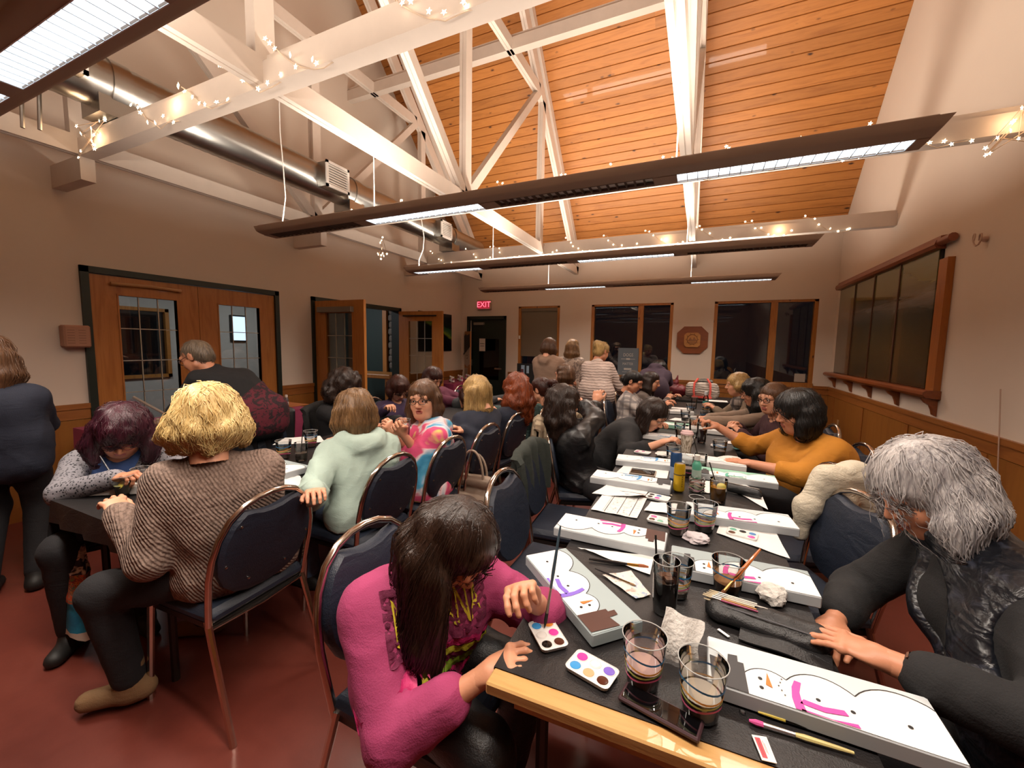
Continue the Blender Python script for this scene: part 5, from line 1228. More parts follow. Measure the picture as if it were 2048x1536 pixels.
chair(.42, 2.52, 196, 'navy banquet chair with a cream fleece coat on its back')
chair(.72, 3.24, 186, 'navy banquet chair under the woman in the mustard sweater')
chair(.74, 4.0, 182, 'navy banquet chair under the woman with round glasses')
chair(.72, 4.55, 182, 'navy banquet chair under the woman with the taupe sleeve')
chair(.70, 5.3, 182, 'navy banquet chair under the short haired blonde woman')
chair(-2.93, 1.08, -22, 'navy banquet chair under the woman with plum hair')
chair(-3.06, 1.62, 0, 'empty navy banquet chair behind the blonde head, facing the room')
chair(-3.02, 2.18, 0, 'navy banquet chair with a black jacket hung over its back')
chair(-2.95, 2.74, 0, 'navy banquet chair under the person with dark curls')
chair(-2.95, 3.38, 0, 'navy banquet chair under the woman in the purple shirt')
chair(-2.92, 4.37, 0, 'navy banquet chair under the person with dark red hair')
chair(-2.85, 5.05, 0, 'navy banquet chair under the person in the charcoal jumper')

# ------------------------------------------------------------------ tables and covers
m_edge = wood('maple_table_edge', 'c39a62', 'a87c46', 1.2, 0, .4); m_leg = M('dark_table_leg', '2a211d', .5)
def table(label, x, y, rz, w, L, z=.75, cover=None, clab='', drop=(.2, .2, 0, .2), group='folding tables'):
    """near-left corner at x,y; w across, L away; drop = left, right, near, far overhang of the cover"""
    t = thing('folding_table', label, 'table', (x, y, 0), rz, group)
    obj('tabletop', MB().box((0, 0, z-.032), (w, L, z-.003), bev=.004), m_edge, t)
    a = MB(); a.box((.05, .05, z-.09), (w-.05, .07, z-.033)); a.box((.05, L-.07, z-.09), (w-.05, L-.05, z-.033)); a.box((.05, .07, z-.09), (.07, L-.07, z-.033)); a.box((w-.07, .07, z-.09), (w-.05, L-.07, z-.033)); obj('apron', a, m_edge, t)
    for i in (.09, w-.09):
        for j in (.14, L-.14): obj('leg', MB().tube([(i, j, z-.05), (i, j, 0)], .016, 8), m_leg, t, True)
    if cover:
        mb = MB(); dl, dr, dn_, df = drop; nx, ny = 10, 36; e = .004; r = random.Random(int(x*100)); rows = []
        y0, y1 = (.045 if dn_ == 0 else 0), L
        us = ([-1] if dl else [])+[i/nx for i in range(nx+1)]+([2] if dr else []); vs = ([-1] if dn_ > 0 else [])+[i/ny for i in range(ny+1)]+([2] if df else [])
        for v in vs:
            row = []
            for u in us:
                px, py, pz = min(max(u, 0), 1)*w, y0+min(max(v, 0), 1)*(y1-y0), z+.0004*sin(u*9+v*23)
                wob = .012*sin(v*60+u*3)+.008*sin(v*97+1)
                if u == -1: px, pz = -.014+wob*.8, z-dl*(1+.06*sin(v*31))
                if u == 2: px, pz = w+.014+wob*.8, z-dr*(1+.06*sin(v*29))
                if v == -1: py, pz = -.012+.012*sin(u*21), min(pz, z-dn_)
                if v == 2: py, pz = L+.012+.012*sin(u*23), min(pz, z-df)
                row.append((px, py, pz))
            rows.append(row)
        mb.grid(rows); o = obj('tablecloth', mb, cover, None, True, 50); o.location = (x, y, 0); o.rotation_euler = (0, 0, rz); tag(o, clab, 'tablecloth')
    return t
r1 = rad(1.5)
dxy = lambda L, a: (-sin(a)*L, cos(a)*L)
table('right table row, nearest table, with the maple edge showing', -.392, .742, r1, .735, 1.80, cover=m_cloth, clab='black plastic cover on the nearest right table', drop=(.10, .16, 0, 0))
a, b = dxy(1.805, r1); table('right table row, middle table', -.392+a, .742+b, r1, .735, 1.80, cover=m_cloth, clab='black plastic cover on the middle right table', drop=(.12, .16, -1, 0))
a, b = dxy(3.61, r1); table('right table row, farthest table', -.392+a, .742+b, r1, .735, 1.70, cover=m_cloth, clab='black plastic cover on the farthest right table', drop=(.12, .16, -1, .2))
table('left table row, nearest table', -2.665, .772, 0, .735, 1.80, cover=m_cloth, clab='black plastic cover on the nearest left table, hanging at its end', drop=(.22, .22, .10, 0))
table('left table row, middle table', -2.665, 2.577, 0, .735, 1.80, cover=m_cloth, clab='black plastic cover on the middle left table', drop=(.22, .22, -1, 0))
table('left table row, farthest table', -2.665, 4.382, 0, .735, 1.50, cover=m_cloth, clab='black plastic cover on the farthest left table', drop=(.22, .22, -1, .2))
m_pinkc = cloth('magenta_table_plastic', '8c3354', rough=.5)
table('table against the closed double doors under a magenta cover', -4.62, 1.50, 0, .68, 1.70, .76, m_pinkc, 'magenta plastic cover on the table by the closed doors', (.3, .52, .5, .5))
table('table by the left wall near the exit under a magenta cover', -4.70, 6.35, 0, .62, 1.25, .76, m_pinkc, 'magenta plastic cover on the table near the exit door', (.3, .5, .5, .4))
table('table across the far end of the room', -.70, 6.30, 0, 1.95, .70, cover=m_cloth, clab='black plastic cover on the far cross table', drop=(.3, .3, .40, .1))
table('table behind the standing women at the far end', -2.95, 6.55, 0, 2.10, .66, cover=m_cloth, clab='black plastic cover on the table behind the standing women', drop=(.3, .3, .4, .1))

# ------------------------------------------------------------------ coats, bags and blankets on the chairs
def soft(name, label, cat, mat, prims, lo, hi, h=.012, rgh=.006, cut=(), freq=42, planes=()):
    f = Field(lo, hi, h)
    for p in prims:
        if p[0] == 'c': f.cap(*p[1:3], *p[3:5], k=p[5] if len(p) > 5 else .04)
        else: f.ell(p[1], p[2], k=p[3] if len(p) > 3 else .04)
    for c in cut: f.ell(c[0], c[1], k=.01, op='s')
    for p, n in planes: f.plane(p, n)
    if rgh: f.rough(rgh, freq, 4)
    V, Q = f.surf(); O = np.array(((lo[0]+hi[0])/2, (lo[1]+hi[1])/2, lo[2]))
    o = link(name, np_mesh(name, [(V-O, Q, 0)], mat)); o.location = O; return tag(o, label, cat)
def drape(name, label, cat, mat, cx, cy, ang, w, front, back, ztop=.905, th=.03, fold=.02, seed=0, edge=None):
    """cloth hung over a chair back: ang = facing of the chair, front/back = hanging lengths"""
    r = random.Random(seed); P = []; n, k = 30, 16; L = front+back+.05
    for i in range(n+1):
        s = -back+L*i/n; row = []
        for j in range(k+1):
            u = j/k-.5; ph = u*26+seed
            if s < 0: z, d = ztop+s*(1+.10*sin(ph*.7)*(s < -.2)), -.045+.10*s*.2
            elif s < .05: z, d = ztop+.012*sin(pi*s/.05), -.045+.07*(s/.05)
            else: z, d = ztop-(s-.05), .03+.04*(s-.05)
            am = fold*min(1, abs(s)*4+.15); d += am*sin(ph*(1+.15*abs(s)))*(1 if s > 0 else -1)
            ww = w*(1-.12*min(1, abs(s)*2)) if s > 0 else w*(.62+.5*min(.8, -s*1.2)); z -= .22*abs(u)**2*(1 if abs(s) < .1 else .4)
            row.append((u*ww, d, z))
        P.append(row)
    mb = MB().grid(P, thick=th); o = obj(name, mb, mat, None, True, 70); o.location = (cx, cy, 0); o.rotation_euler = (0, 0, rad(ang-90)); return tag(o, label, cat)
drape('coat', 'dark green coat hanging over a chair back behind the empty navy chair', 'coat', cloth('dark_green_coat', '2a302b'), -.90, 2.25, 4, .56, .34, .48, .92, .03, .03, 2)
drape('blanket_scarf', 'beige and brown plaid blanket scarf draped over a chair behind the leather jacket', 'scarf', cloth('plaid_blanket', '9a8a72', 'plaid', '5c4a38'), -1.02, 2.74, 18, .46, .2, .62, .98, .02, .035, 5)
drape('coat', 'beige coat slung on the chair of the woman bending in black', 'coat', cloth('beige_coat_cloth', '9b8a70'), -.93, 3.30, 0, .40, .25, .52, .93, .025, .02, 9)
drape('coat', 'black jacket slung over the chair right of the blonde curls', 'coat', cloth('black_shell_jacket', '1c1c1f', rough=.4), -3.26, 2.20, 0, .52, .40, .3, .95, .05, .03, 1)
drape('coat', 'black coat with grey lining over a chair behind the mint hoodie', 'coat', cloth('black_coat', '1d1c1c'), -3.18, 2.74, 0, .50, .42, .4, .94, .04, .03, 7)
c0 = T(1662, 970, .86)
soft('fleece_coat', 'cream fleece coat with thick fur collar slung over a chair back', 'coat', cloth('cream_fleece', 'cfc5b0', 'fleece'),
     [('c', c0+Vector((-.10, -.06, -.10)), c0+Vector((-.02, -.02, .03)), .05, .06), ('c', c0+Vector((-.02, -.02, .03)), c0+Vector((.10, .06, .04)), .06, .07), ('c', c0+Vector((.10, .06, .04)), c0+Vector((.17, .10, -.12)), .065, .06), ('c', c0+Vector((-.10, -.06, -.10)), c0+Vector((-.12, -.06, -.24)), .045, .035), ('c', c0+Vector((.02, .0, .0)), c0+Vector((.08, .02, -.16)), .06, .05)],
     c0-Vector((.3, .3, .4)), c0+Vector((.3, .3, .2)), .010, .008, freq=60)
bg = thing('handbag', 'beige leather handbag hanging beside the chair of the long blonde hair', 'bag', T(948, 985, .42)+Vector((0, 0, -.16)))
f = Field((-.2, -.14, 0), (.2, .14, .4), .010); f.cap((-.12, 0, .06), (.12, 0, .06), .06, k=.05); f.cap((-.11, 0, .25), (.11, 0, .25), .045, k=.08); f.cap((-.12, 0, .12), (.12, 0, .12), .06, k=.06); f.rough(.004, 50); V, Q = f.surf()
link('body', np_mesh('body', [(V, Q, 0)], cloth('beige_leather', '9b8674', rough=.5)), bg)
obj('handle', MB().tube([(.09*cos(a), -.03, .27+.21*sin(a)) for a in [pi*i/12 for i in range(13)]], .009, 7), cloth('beige_leather', '9b8674', rough=.5), bg, True)
obj('handle', MB().tube([(.09*cos(a), .03, .27+.17*sin(a)) for a in [pi*i/12 for i in range(13)]], .009, 7), cloth('beige_leather', '9b8674', rough=.5), bg, True)
# patchwork bag hanging at the left table end
t = NT('patchwork_cloth'); v = t.coord(); sx = t.n('ShaderNodeSeparateXYZ'); t.l(v, sx.inputs[0])
n1 = t.noise(v, 22, 3, .6, 1.2); n2 = t.noise(v, 16, 2, .6, 1.)
fl1 = t.ramp(n1.outputs[0], ((.36, 'b04a2a'), (.45, 'd0603a'), (.5, '3f7a6a'), (.55, 'd78a4a'), (.6, '8a2f4a'), (.68, '6f9a52'))); st_ = t.ramp(n2.outputs[0], ((.42, '1f2440'), (.5, 'd9d2c8'), (.58, '2a2a3a'))); tl = t.ramp(n2.outputs[0], ((.4, '1a6f94'), (.6, '2286ab')))
z = sx.outputs[2]; c = t.mix(t.math('GREATER_THAN', z, .17), tl, fl1); c = t.mix(t.math('GREATER_THAN', z, .30), c, st_); c = t.mix(t.math('LESS_THAN', z, .03), c, 'c9c0b2'); t.base(c); t.set(Roughness=.85)
c0 = T(140, 1165, .34)
pb = thing('patchwork_bag', 'colourful patchwork cloth bag hanging at the end of the left table', 'bag', (c0.x, c0.y+.02, .10))
rows = []
for i in range(19):
    row = []; zz = .42*i/18
    for j in range(25):
        a = 2*pi*j/24; fl_r = 1.15-.5*(zz/.42)+(.10 if .155 < zz < .19 or .29 < zz < .32 else 0); row.append((.125*fl_r*cos(a)*(1+.06*sin(a*7+zz*9)), .05*fl_r*sin(a)*(1+.15*sin(a*5)), zz+.012*sin(a*4)))
    rows.append(row)
obj('body', MB().grid(rows, thick=.004), t.m, pb, True, 60)
obj('strap', MB().tube([(-.05, .0, .40), (-.02, .02, .55), (.03, .03, .62), (.06, .0, .42)], .012, 7), cloth('strap_navy', '23273d'), pb, True)
# ------------------------------------------------------------------ painted canvases
ZT = .7535
m_canv = M('canvas_white', 'd9d8d6', .7, bump=(300, .1)); m_bgb = M('paint_grey_blue', '9aa7a9', .6); m_bgw = M('paint_pale_blue', 'c3cacd', .6); m_snow = M('paint_snow_white', 'e8e6e3', .6); m_ink = M('paint_black', '1b1a1c', .6)
m_bgm = M('paint_mint', '8fc0ab', .6); m_brown = M('paint_brown', '4a2a20', .55); m_char = M('paint_charcoal', '3a393b', .6); m_org = M('paint_orange', 'd8722f', .55); m_side = M('canvas_edge_grey', 'a9adb0', .7)
PC = {'pink': M('paint_magenta', 'd8419b', .5), 'violet': M('paint_violet', '7a5fc0', .5), 'blue': M('paint_sky_blue', '4a8fc4', .5), 'teal': M('paint_teal', '5aa893', .5)}
CW, CH, CT = .406, .154, .034
def painting(label, origin, xdir, mirror, bg, scarf=None, hat=None, nose=1, mouth=0, z=ZT, tilt=0, sides=None, done=1):
    """16 x 6 inch canvas lying flat: base of the snowman at local x=0, hat at the far end, figure peeking from the y=0 edge"""
    a = math.atan2(xdir[1], xdir[0]); t = thing('snowman_canvas', label, 'canvas', (origin[0], origin[1], z), a, 'snowman canvases on the tables')
    s = -1 if mirror else 1; fy = lambda pts: [(x, s*y) for x, y in pts]
    lo, hi = sorted((0, s*CH)); 
    obj('canvas', MB().box((0, lo, 0), (CW, hi, CT), bev=.003), sides or m_side, t)
    lay = [CT]
    def put(name, polys, mat, par=t):
        lay[0] += .0003; mb = MB()
        for p in polys:
            p = fy(p); 
            ar = sum(p[i][0]*p[(i+1) % len(p)][1]-p[(i+1) % len(p)][0]*p[i][1] for i in range(len(p)))
            mb.flat(p if ar > 0 else p[::-1], lay[0])
        return obj(name, mb, mat, par)
    put('background', [[(.002, .002), (CW-.002, .002), (CW-.002, CH-.002), (.002, CH-.002)]], bg)
    def lobe(cx, rx, ry, x0=0):
        P = [(max(x0+.002, cx+rx*cos(pi*i/22)), min(CH-.002, max(.002, ry*sin(pi*i/22)))) for i in range(23)]; return P
    L = [lobe(.055, .105, .138), lobe(.190, .085, .118), lobe(.288, .062, .090)]
    for P_ in L: put('snow', [P_], m_snow)
    ol = []
    for P, (u0, u1) in zip(L, ((1, 20), (1, 21), (0, 20))):
        for i in range(u0, u1):
            p, q = Vector((*P[i], 0)), Vector((*P[i+1], 0)); d = q-p
            if d.length < 1e-4: continue
            if any((((m.x-c)/rx)**2+(m.y/ry)**2) < .94 for m in ((p+q)/2,) for c, rx, ry in ((.055, .105, .138), (.190, .085, .118), (.288, .062, .090))): continue
            n = Vector((-d.y, d.x, 0)).normalized()*.0011; ol.append([(p+n).xy[:], (q+n).xy[:], (q-n).xy[:], (p-n).xy[:]])
    if ol: put('outline', ol, m_ink)
    dot = lambda x, y, r: [(x+r*cos(2*pi*i/10), y+r*sin(2*pi*i/10)) for i in range(10)]
    put('buttons', [dot(.062, .050, .0042), dot(.150, .042, .0042), dot(.205, .046, .0042)], m_ink)
    if hat: put('hat', [[(.330, .002), (.398, .002), (.402, .085), (.366, .078), (.364, .105), (.345, .108), (.345, .088), (.334, .088)]], hat)
    if scarf: put('scarf', [[(.232, .002), (.250, .002), (.252, .03), (.248, .06), (.240, .082), (.228, .080), (.236, .05), (.236, .03)], [(.240, .02), (.232, .034), (.20, .030), (.165, .038), (.160, .026), (.20, .016)], [(.240, .006), (.19, .004), (.15, .012), (.148, .003), (.24, .002)]], PC[scarf])
    put('eyes', [dot(.305, .030, .0042), dot(.305, .056, .0042)], m_ink)
    if nose: put('nose', [[(.284, .038), (.296, .042), (.290, .080)]], m_org)
    if mouth: put('mouth', [dot(.272-.004*abs(i-2), .028+.011*i, .0017) for i in range(5)], m_ink)
    return t
def pq2(a, b, z=ZT+CT): p, q = T(*a, z), T(*b, z); return (p.x, p.y), (q.x-p.x, q.y-p.y)
o, d = pq2((1051, 1111), (1186, 1272)); painting('snowman canvas with violet scarf and brown hat beside the hand holding a brush', o, d, False, m_bgb, 'violet', m_brown, sides=m_bgb)
o, d = pq2((1131, 1026), (1343, 1067)); painting('snowman canvas with magenta scarf and brown hat on the left of the table', o, d, True, m_bgw, 'pink', m_brown)
o, d = pq2((1194, 939), (1337, 960)); painting('snowman canvas with blue scarf and dark hat left of the yellow can', o, d, True, m_bgw, 'blue', m_char)
o, d = pq2((1236, 908), (1355, 920)); painting('pale snowman canvas with a faint blue scarf just below the writing hand', o, d, True, m_bgw, 'blue')
o, d = pq2((1944, 1535), (1432, 1368)); painting('large snowman canvas with magenta scarf and charcoal hat before the grey haired woman', o, d, True, m_bgw, 'pink', m_char, mouth=1)
o, d = pq2((1645, 1196), (1374, 1139)); painting('snowman canvas with magenta scarf and charcoal hat behind the open brush case', o, d, True, m_bgb, 'pink', m_char)
o, d = pq2((1601, 1059), (1375, 1028)); painting('unfinished snowman canvas with a thin pink scarf behind the two striped cups', o, d, True, m_bgw, 'pink')
o, d = pq2((1558, 968), (1404, 947)); painting('snowman canvas with a mint green background beside the mustard sweater', o, d, True, m_bgm, 'teal', m_char)
painting('pale canvas under the hand of the woman bending in black', (-.42, 3.42), (1, -.15), False, m_bgw, 'blue', sides=m_canv)
painting('mint edged canvas beyond the bent dark head', (-.46, 3.98), (1, -.05), False, m_bgm, None, sides=m_bgm)
painting('canvas in front of the woman in white plaid', (-.42, 4.85), (1, .15), False, m_canv, None, sides=m_canv)
painting('white canvas at the elbow of the mustard sweater', (.30, 4.02), (-1, .06), False, m_canv, None, sides=m_canv)
painting('white canvas before the woman with the taupe sleeve', (.30, 4.62), (-1, .05), False, m_canv, None, sides=m_canv)
painting('greyish canvas behind the crumpled napkin by the mustard sweater', (.30, 2.92), (-1, .04), False, m_bgw, None, sides=m_canv)
o, d = pq2((178, 1003), (352, 945)); painting('white snowman canvas at the near end of the left table', (-2.655, .80), (.72, .50), False, m_canv, None, None, nose=0, sides=m_canv)
painting('snowman canvas with magenta scarf between the taupe sweater and the mint hoodie', (-1.985, 1.44), (-1, .06), True, m_bgb, 'pink')
painting('white canvas lying before the woman in the tie-dye hoodie', (-1.97, 2.15), (-1, .05), False, m_canv, None, sides=m_canv)
painting('white canvas before the woman with long blonde streaked hair', (-1.97, 2.95), (-1, .05), False, m_canv, None, sides=m_canv)

# ------------------------------------------------------------------ cups, glasses, cans, bottles
m_cup = glass('clear_cup_plastic', 'eceeee', .06, 1.5, .045); m_gl = glass('drinking_glass', 'eef0ef', .02, 1.5, .04)
m_rimw = M('cup_rim_clear', 'a9aaa8', .12)
def liquid(name, col, rough=.1): return M('liquid_'+name, col, rough, var=(20, .06))
STR = [('1f6a9c', .078, .0042), ('d99a45', .056, .004), ('a5a857', .044, .004), ('c6577c', .032, .0042)]
def tumbler(label, p, water='b9948e', lvl=.045, cols=None, sc=1., brush=None):
    t = thing('plastic_tumbler', label, 'cup', (p.x, p.y, ZT), 0, 'clear striped plastic tumblers'); t.scale = (sc, sc, sc)
    R = lambda z: .0335+.0135*z/.115
    obj('cup', MB().lathe([(R(0)-.004, 0), (R(0), .003)]+[(R(z), z) for z in (.02, .05, .08, .112)], 28, capt=False), m_cup, t, True)
    obj('rim', MB().tube([(R(.115)*cos(a), R(.115)*sin(a),   .114) for a in [2*pi*k/28 for k in range(28)]], .0011, 6, closed=True), m_rimw, t, True)
    if lvl: obj('paint_water', MB().lathe([(R(0)-.006, .003), (R(lvl)-.0022, lvl)], 24), liquid(water, water), t, True)
    for i, (c, z, h) in enumerate(cols or STR):
        w = MB(); n = 28; rows = []
        for e in (-1, 1): rows.append([((R(z)+.0006)*cos(2*pi*k/n), (R(z)+.0006)*sin(2*pi*k/n), z+e*h/2+.004*sin(2*pi*k/n*2+i)) for k in range(n+1)])
        obj('stripe', w.grid(rows), M('stripe_'+c, c, .4), t, True)
    return t
tumbler('striped plastic tumbler of pinkish paint water at the near edge behind the phone', T(1285, 1366, ZT), 'c3a09a')
tumbler('striped plastic tumbler of pale paint water right of the phone, nearest the corner', T(1400, 1425, ZT), 'b5aa9c')
tumbler('striped plastic tumbler behind the tall glass of cola', T(1352, 1188, ZT), 'a8a29c', .02, sc=.95)
tumbler('plastic tumbler of amber paint water holding an orange brush', T(1453, 1192, ZT), 'a87a52', .05, cols=STR[:1])
tumbler('striped plastic tumbler left of a pair in the middle of the table', T(1355, 1066, ZT), 'c0a79a', .04)
tumbler('striped plastic tumbler right of a pair in the middle of the table', T(1408, 1060, ZT), '9aa09e', .03)
tumbler('plastic tumbler of paint water behind the mint paint bottle', T(1372, 952, ZT), 'a58f86', .05, cols=STR[3:])
tumbler('plastic tumbler at the elbow of the taupe sweater on the left table', T(568, 916, ZT), 'b48a7a', .04)
tumbler('striped plastic tumbler with pink tissue in it on the left table', T(622, 893, ZT), 'c98a6a', .04)
tumbler('plastic tumbler near the pale patterned cup', T(1345, 925, ZT), '8f8a86', .03, cols=STR[:1])
for i, (x, y) in enumerate(((-.12, 3.72), (-.02, 4.2), (-.1, 4.45), (.08, 4.5), (-.06, 5.0), (.1, 5.1), (.16, 3.1))):
    tumbler('plastic tumbler among the far glasses, ' + ('beyond the tall pint glass', 'beside the reaching hands', 'left of the red drink', 'right of the red drink', 'before the plaid shirt', 'by the teal bottle', 'beside the crumpled napkin')[i], Vector((x, y, 0)), '8e8884', .04, cols=STR[:1+i % 2])
def straw(t, a, b, mat=None, r=.003, name='straw'): return obj(name, MB().tube([a, b], r, 7), mat or m_black, t, True)
def pint(label, p, h, r0, r1, liq=None, lvl=0, st=None, base=.012, rough=.05, lemon=0):
    t = thing('drinking_glass', label, 'glass', (p.x, p.y, ZT), 0, 'drinking glasses')
    R = lambda z: r0+(r1-r0)*z/h
    obj('glass', MB().lathe([(R(0)-.003, 0), (R(0), .004)]+[(R(h*k/5), h*k/5) for k in range(1, 6)], 26, capt=False), m_gl, t, True)
    obj('rim', MB().tube([(R(h)*cos(a), R(h)*sin(a), h) for a in [2*pi*k/26 for k in range(26)]], .0010, 6, closed=True), m_rimw, t, True)
    if liq: obj('drink', MB().lathe([(R(base)-.004, base), (R(lvl)-.0028, lvl)], 24), liquid(liq, liq, rough), t, True)
    if lemon: obj('lemon_slice', MB().lathe([(.020, -.002), (.021, 0), (.020, .002)], 14).xf(Matrix.Translation((.012, -.01, lvl+.004)) @ Matrix.Rotation(.9, 4, 'X')), M('lemon', 'd9c65a', .4), t, True)
    if st: straw(t, st[0], st[1])
    return t
p = T(1328, 1222, ZT)
g = pint('tall glass of cola with ice and a black straw', p, .150, .031, .036, '23100b', .095, ((-.018, .006, .02), (-.035, .035, .200)), .018)
ic = MB()
for q in ((.008, -.004, .094), (-.012, .010, .093), (.004, .014, .095)): ic.box((q[0]-.010, q[1]-.010, q[2]-.010), (q[0]+.010, q[1]+.010, q[2]+.008), R=Matrix.Rotation(q[0]*60, 3, 'Z'), c=q)
obj('ice', ic, M('brown_ice', '5d3c2c', .1), g)
p = T(1435, 1004, ZT); pint('glass of amber drink with a black straw and lemon', p, .115, .034, .040, 'b5791c', .075, ((.015, .0, .01), (-.045, .02, .185)), .014, lemon=1)
pint('pint of dark red drink under the reaching hand of the mustard sweater', Vector((.05, 3.50, 0)), .155, .030, .040, '3b0f12', .10)
pint('tall empty pint glass left of the dark red drink', Vector((-.01, 3.66, 0)), .16, .030, .042)
pint('short tumbler of ice with two black straws before the mustard hand', T(1400, 940, ZT), .10, .033, .038, '8d8a86', .05, ((.005, 0, .01), (-.05, .03, .20)))
pint('small glass of red drink held by the taupe sleeve', Vector((.12, 4.30, 0)), .10, .03, .036, '5a1518', .06)
pint('empty glass near the teal bottle at the far end', Vector((-.03, 5.45, 0)), .14, .03, .038)
pint('tall clear glass of water before the bending woman in black', Vector((-.10, 3.30, 0)), .13, .03, .036, '9a948c', .05)
pint('short glass of ice with a black straw on the left table', T(603, 921, ZT), .115, .033, .039, '8b7c6e', .05, ((-.01, 0, .01), (-.005, .02, .19)))
pint('small glass with lemon wedges beside the plum haired woman', T(247, 992, ZT), .10, .022, .044, 'a9a678', .055, lemon=1)
pint('second glass with lemon half hidden by the taupe sleeve', T(285, 975, ZT), .10, .026, .042, 'a9a678', .05, lemon=1)
pint('clear glass held up by the woman in the tie-dye hoodie', Vector((0, 0, 0)), .115, .033, .042, 'b06a70', .07)
bpy.data.objects[[o.name for o in bpy.data.objects if o.get('label', '').startswith('clear glass held up')][0]].location = TY(806, 856, 2.05)+Vector((.0, .01, -.06))
pint('small glass beside the pale cardigan hands on the far left table', Vector((-2.05, 2.85, 0)), .10, .03, .036, '8b8078', .04)
pc = thing('patterned_cup', 'pale marbled paper cup with a pink lid in the middle of the table', 'cup', (-.05, 3.08, ZT))
tt = NT('marbled_paper'); nn = tt.noise(tt.coord((1, 1, .4)), 30, 3, .6, 2.5); tt.base(tt.ramp(nn.outputs[0], ((.45, 'cfc4b4'), (.55, '8a7a66')))); 
obj('cup', MB().lathe([(.030, 0), (.041, .135), (.042, .14)], 24), tt.m, pc, True); obj('lid', MB().lathe([(.0435, .136), (.044, .146), (.038, .152), (.036, .160)], 24), M('pink_lid', 'c9a8a8', .5), pc, True)
def can(label, p, h, r, body, band=None, letters=None, ink='ffffff'):
    t = thing('drink_can', label, 'can', (p.x, p.y, ZT), 0.6)
    obj('can_body', MB().lathe([(r*.75, 0), (r, .008), (r, h-.012), (r*.83, h)], 28, capt=False), body, t, True)
    obj('can_top', MB().lathe([(r*.83, h), (r*.80, h-.004)], 28, capb=False), m_steel, t, True)
    if band: obj('label_band', MB().lathe([(r+.0005, band[1]), (r+.0005, band[2])], 28, capb=False, capt=False), band[0], t, True)
    if letters:
        for s, size, z, sq in letters:
            mb = text_mb(s, size)
            mb.v = [((r+.0012)*sin(x/r), -(r+.0012)*cos(x/r), y+z) for x, y, _ in mb.v]; o = obj('lettering', mb, M('ink_'+ink, ink, .5), t); o.rotation_euler = (0, 0, .55 if sq else .1)
    return t
cy = can('slim yellow can in the middle of the table', T(1357, 982, ZT), .148, .0275, M('can_yellow', 'c7a21c', .3, .5), (M('can_dark_panel', '4d3d10', .4), .088, .094))
mb = MB()
for i in range(6): mb.box((-.003+.0*i, -.0285, .03+i*.012), (.003, -.0278, .038+i*.012))
obj('print_column', mb, M('can_gold_print', '7d6312', .4), cy)
can('tall blue can behind the yellow can', T(1350, 962, ZT), .165, .030, M('can_blue', '274a78', .35, .4), (M('can_pale_blue', '93a3bd', .35), .02, .085))
def bottle(label, p, col, z=ZT, h=.14, r=.0215, cap='d8d3cb', group='paint bottles', lab='c9c2bb', name='paint_bottle', cat='bottle', clear=None):
    t = thing(name, label, cat, (p[0], p[1], z), 0, group)
    obj('bottle_body', MB().lathe([(r*.9, 0), (r, .006), (r, h*.62), (r*.75, h*.72), (r*.52, h*.78), (r*.5, h*.82)], 18), clear or M('bottle_'+col, col, .35), t, True)
    obj('cap', MB().lathe([(r*.62, h*.80), (r*.62, h*.98), (r*.5, h)], 14), M('cap_'+cap, cap, .4), t, True)
    if lab: obj('bottle_label', MB().lathe([(r+.0006, h*.18), (r+.0006, h*.45)], 18, capb=False, capt=False), M('label_'+lab, lab, .6), t, True)
    return t
pm = T(1392, 962, ZT); bottle('mint green paint bottle with a white cap standing behind a foil roll', (pm.x, pm.y), '4f9a80', h=.15, r=.024, lab='9fb5a8')
bottle('clear water bottle with a teal label at the far end of the right table', (.10, 5.55), '9fb5b0', h=.21, r=.032, cap='c9cfd4', lab='3f8f88', name='water_bottle', group='water bottles', clear=m_gl)
fo = T(1393, 980, ZT); ft = thing('foil_roll', 'crinkled striped foil bundle standing before the mint bottle', 'bundle', (fo.x, fo.y-.02, ZT))
rows = []
for i in range(13):
    z = .075*i/12; rows.append([((.030+.003*sin(a*7+i*2.1)+.002*sin(a*13+i))*cos(a)*(1.15), (.024+.003*sin(a*5+i*1.7))*sin(a), z) for a in [2*pi*k/26 for k in range(27)]])
obj('wrap', MB().grid(rows), m_cup, ft, True, 30)
for i, (c, z) in enumerate((('b98f8a', .052), ('b9a48f', .036), ('8e9a7a', .024), ('b98f9a', .012))):
    rows = []
    for e in (0, 1): rows.append([((.0365+.003*sin(a*7+i))*cos(a), (.030+.003*sin(a*5+i))*sin(a), z+e*.006+.005*sin(a*3+i)) for a in [2*pi*k/26 for k in range(27)]])
    obj('stripe', MB().grid(rows), M('stripe_'+c, c, .4), ft, True)
obj('filling', MB().lathe([(.026, .001), (.027, .05)], 16), liquid('grey', '9a9490'), ft, True)
rg = T(1394, 995, ZT); tag(obj('cup_rim_ring', MB().tube([(.036*cos(a), .036*sin(a), .002) for a in [2*pi*k/28 for k in range(28)]], .0018, 6, closed=True), m_rimw, None, True, loc=(rg.x, rg.y, ZT)), 'clear plastic lid ring lying flat on the black cover', 'lid')
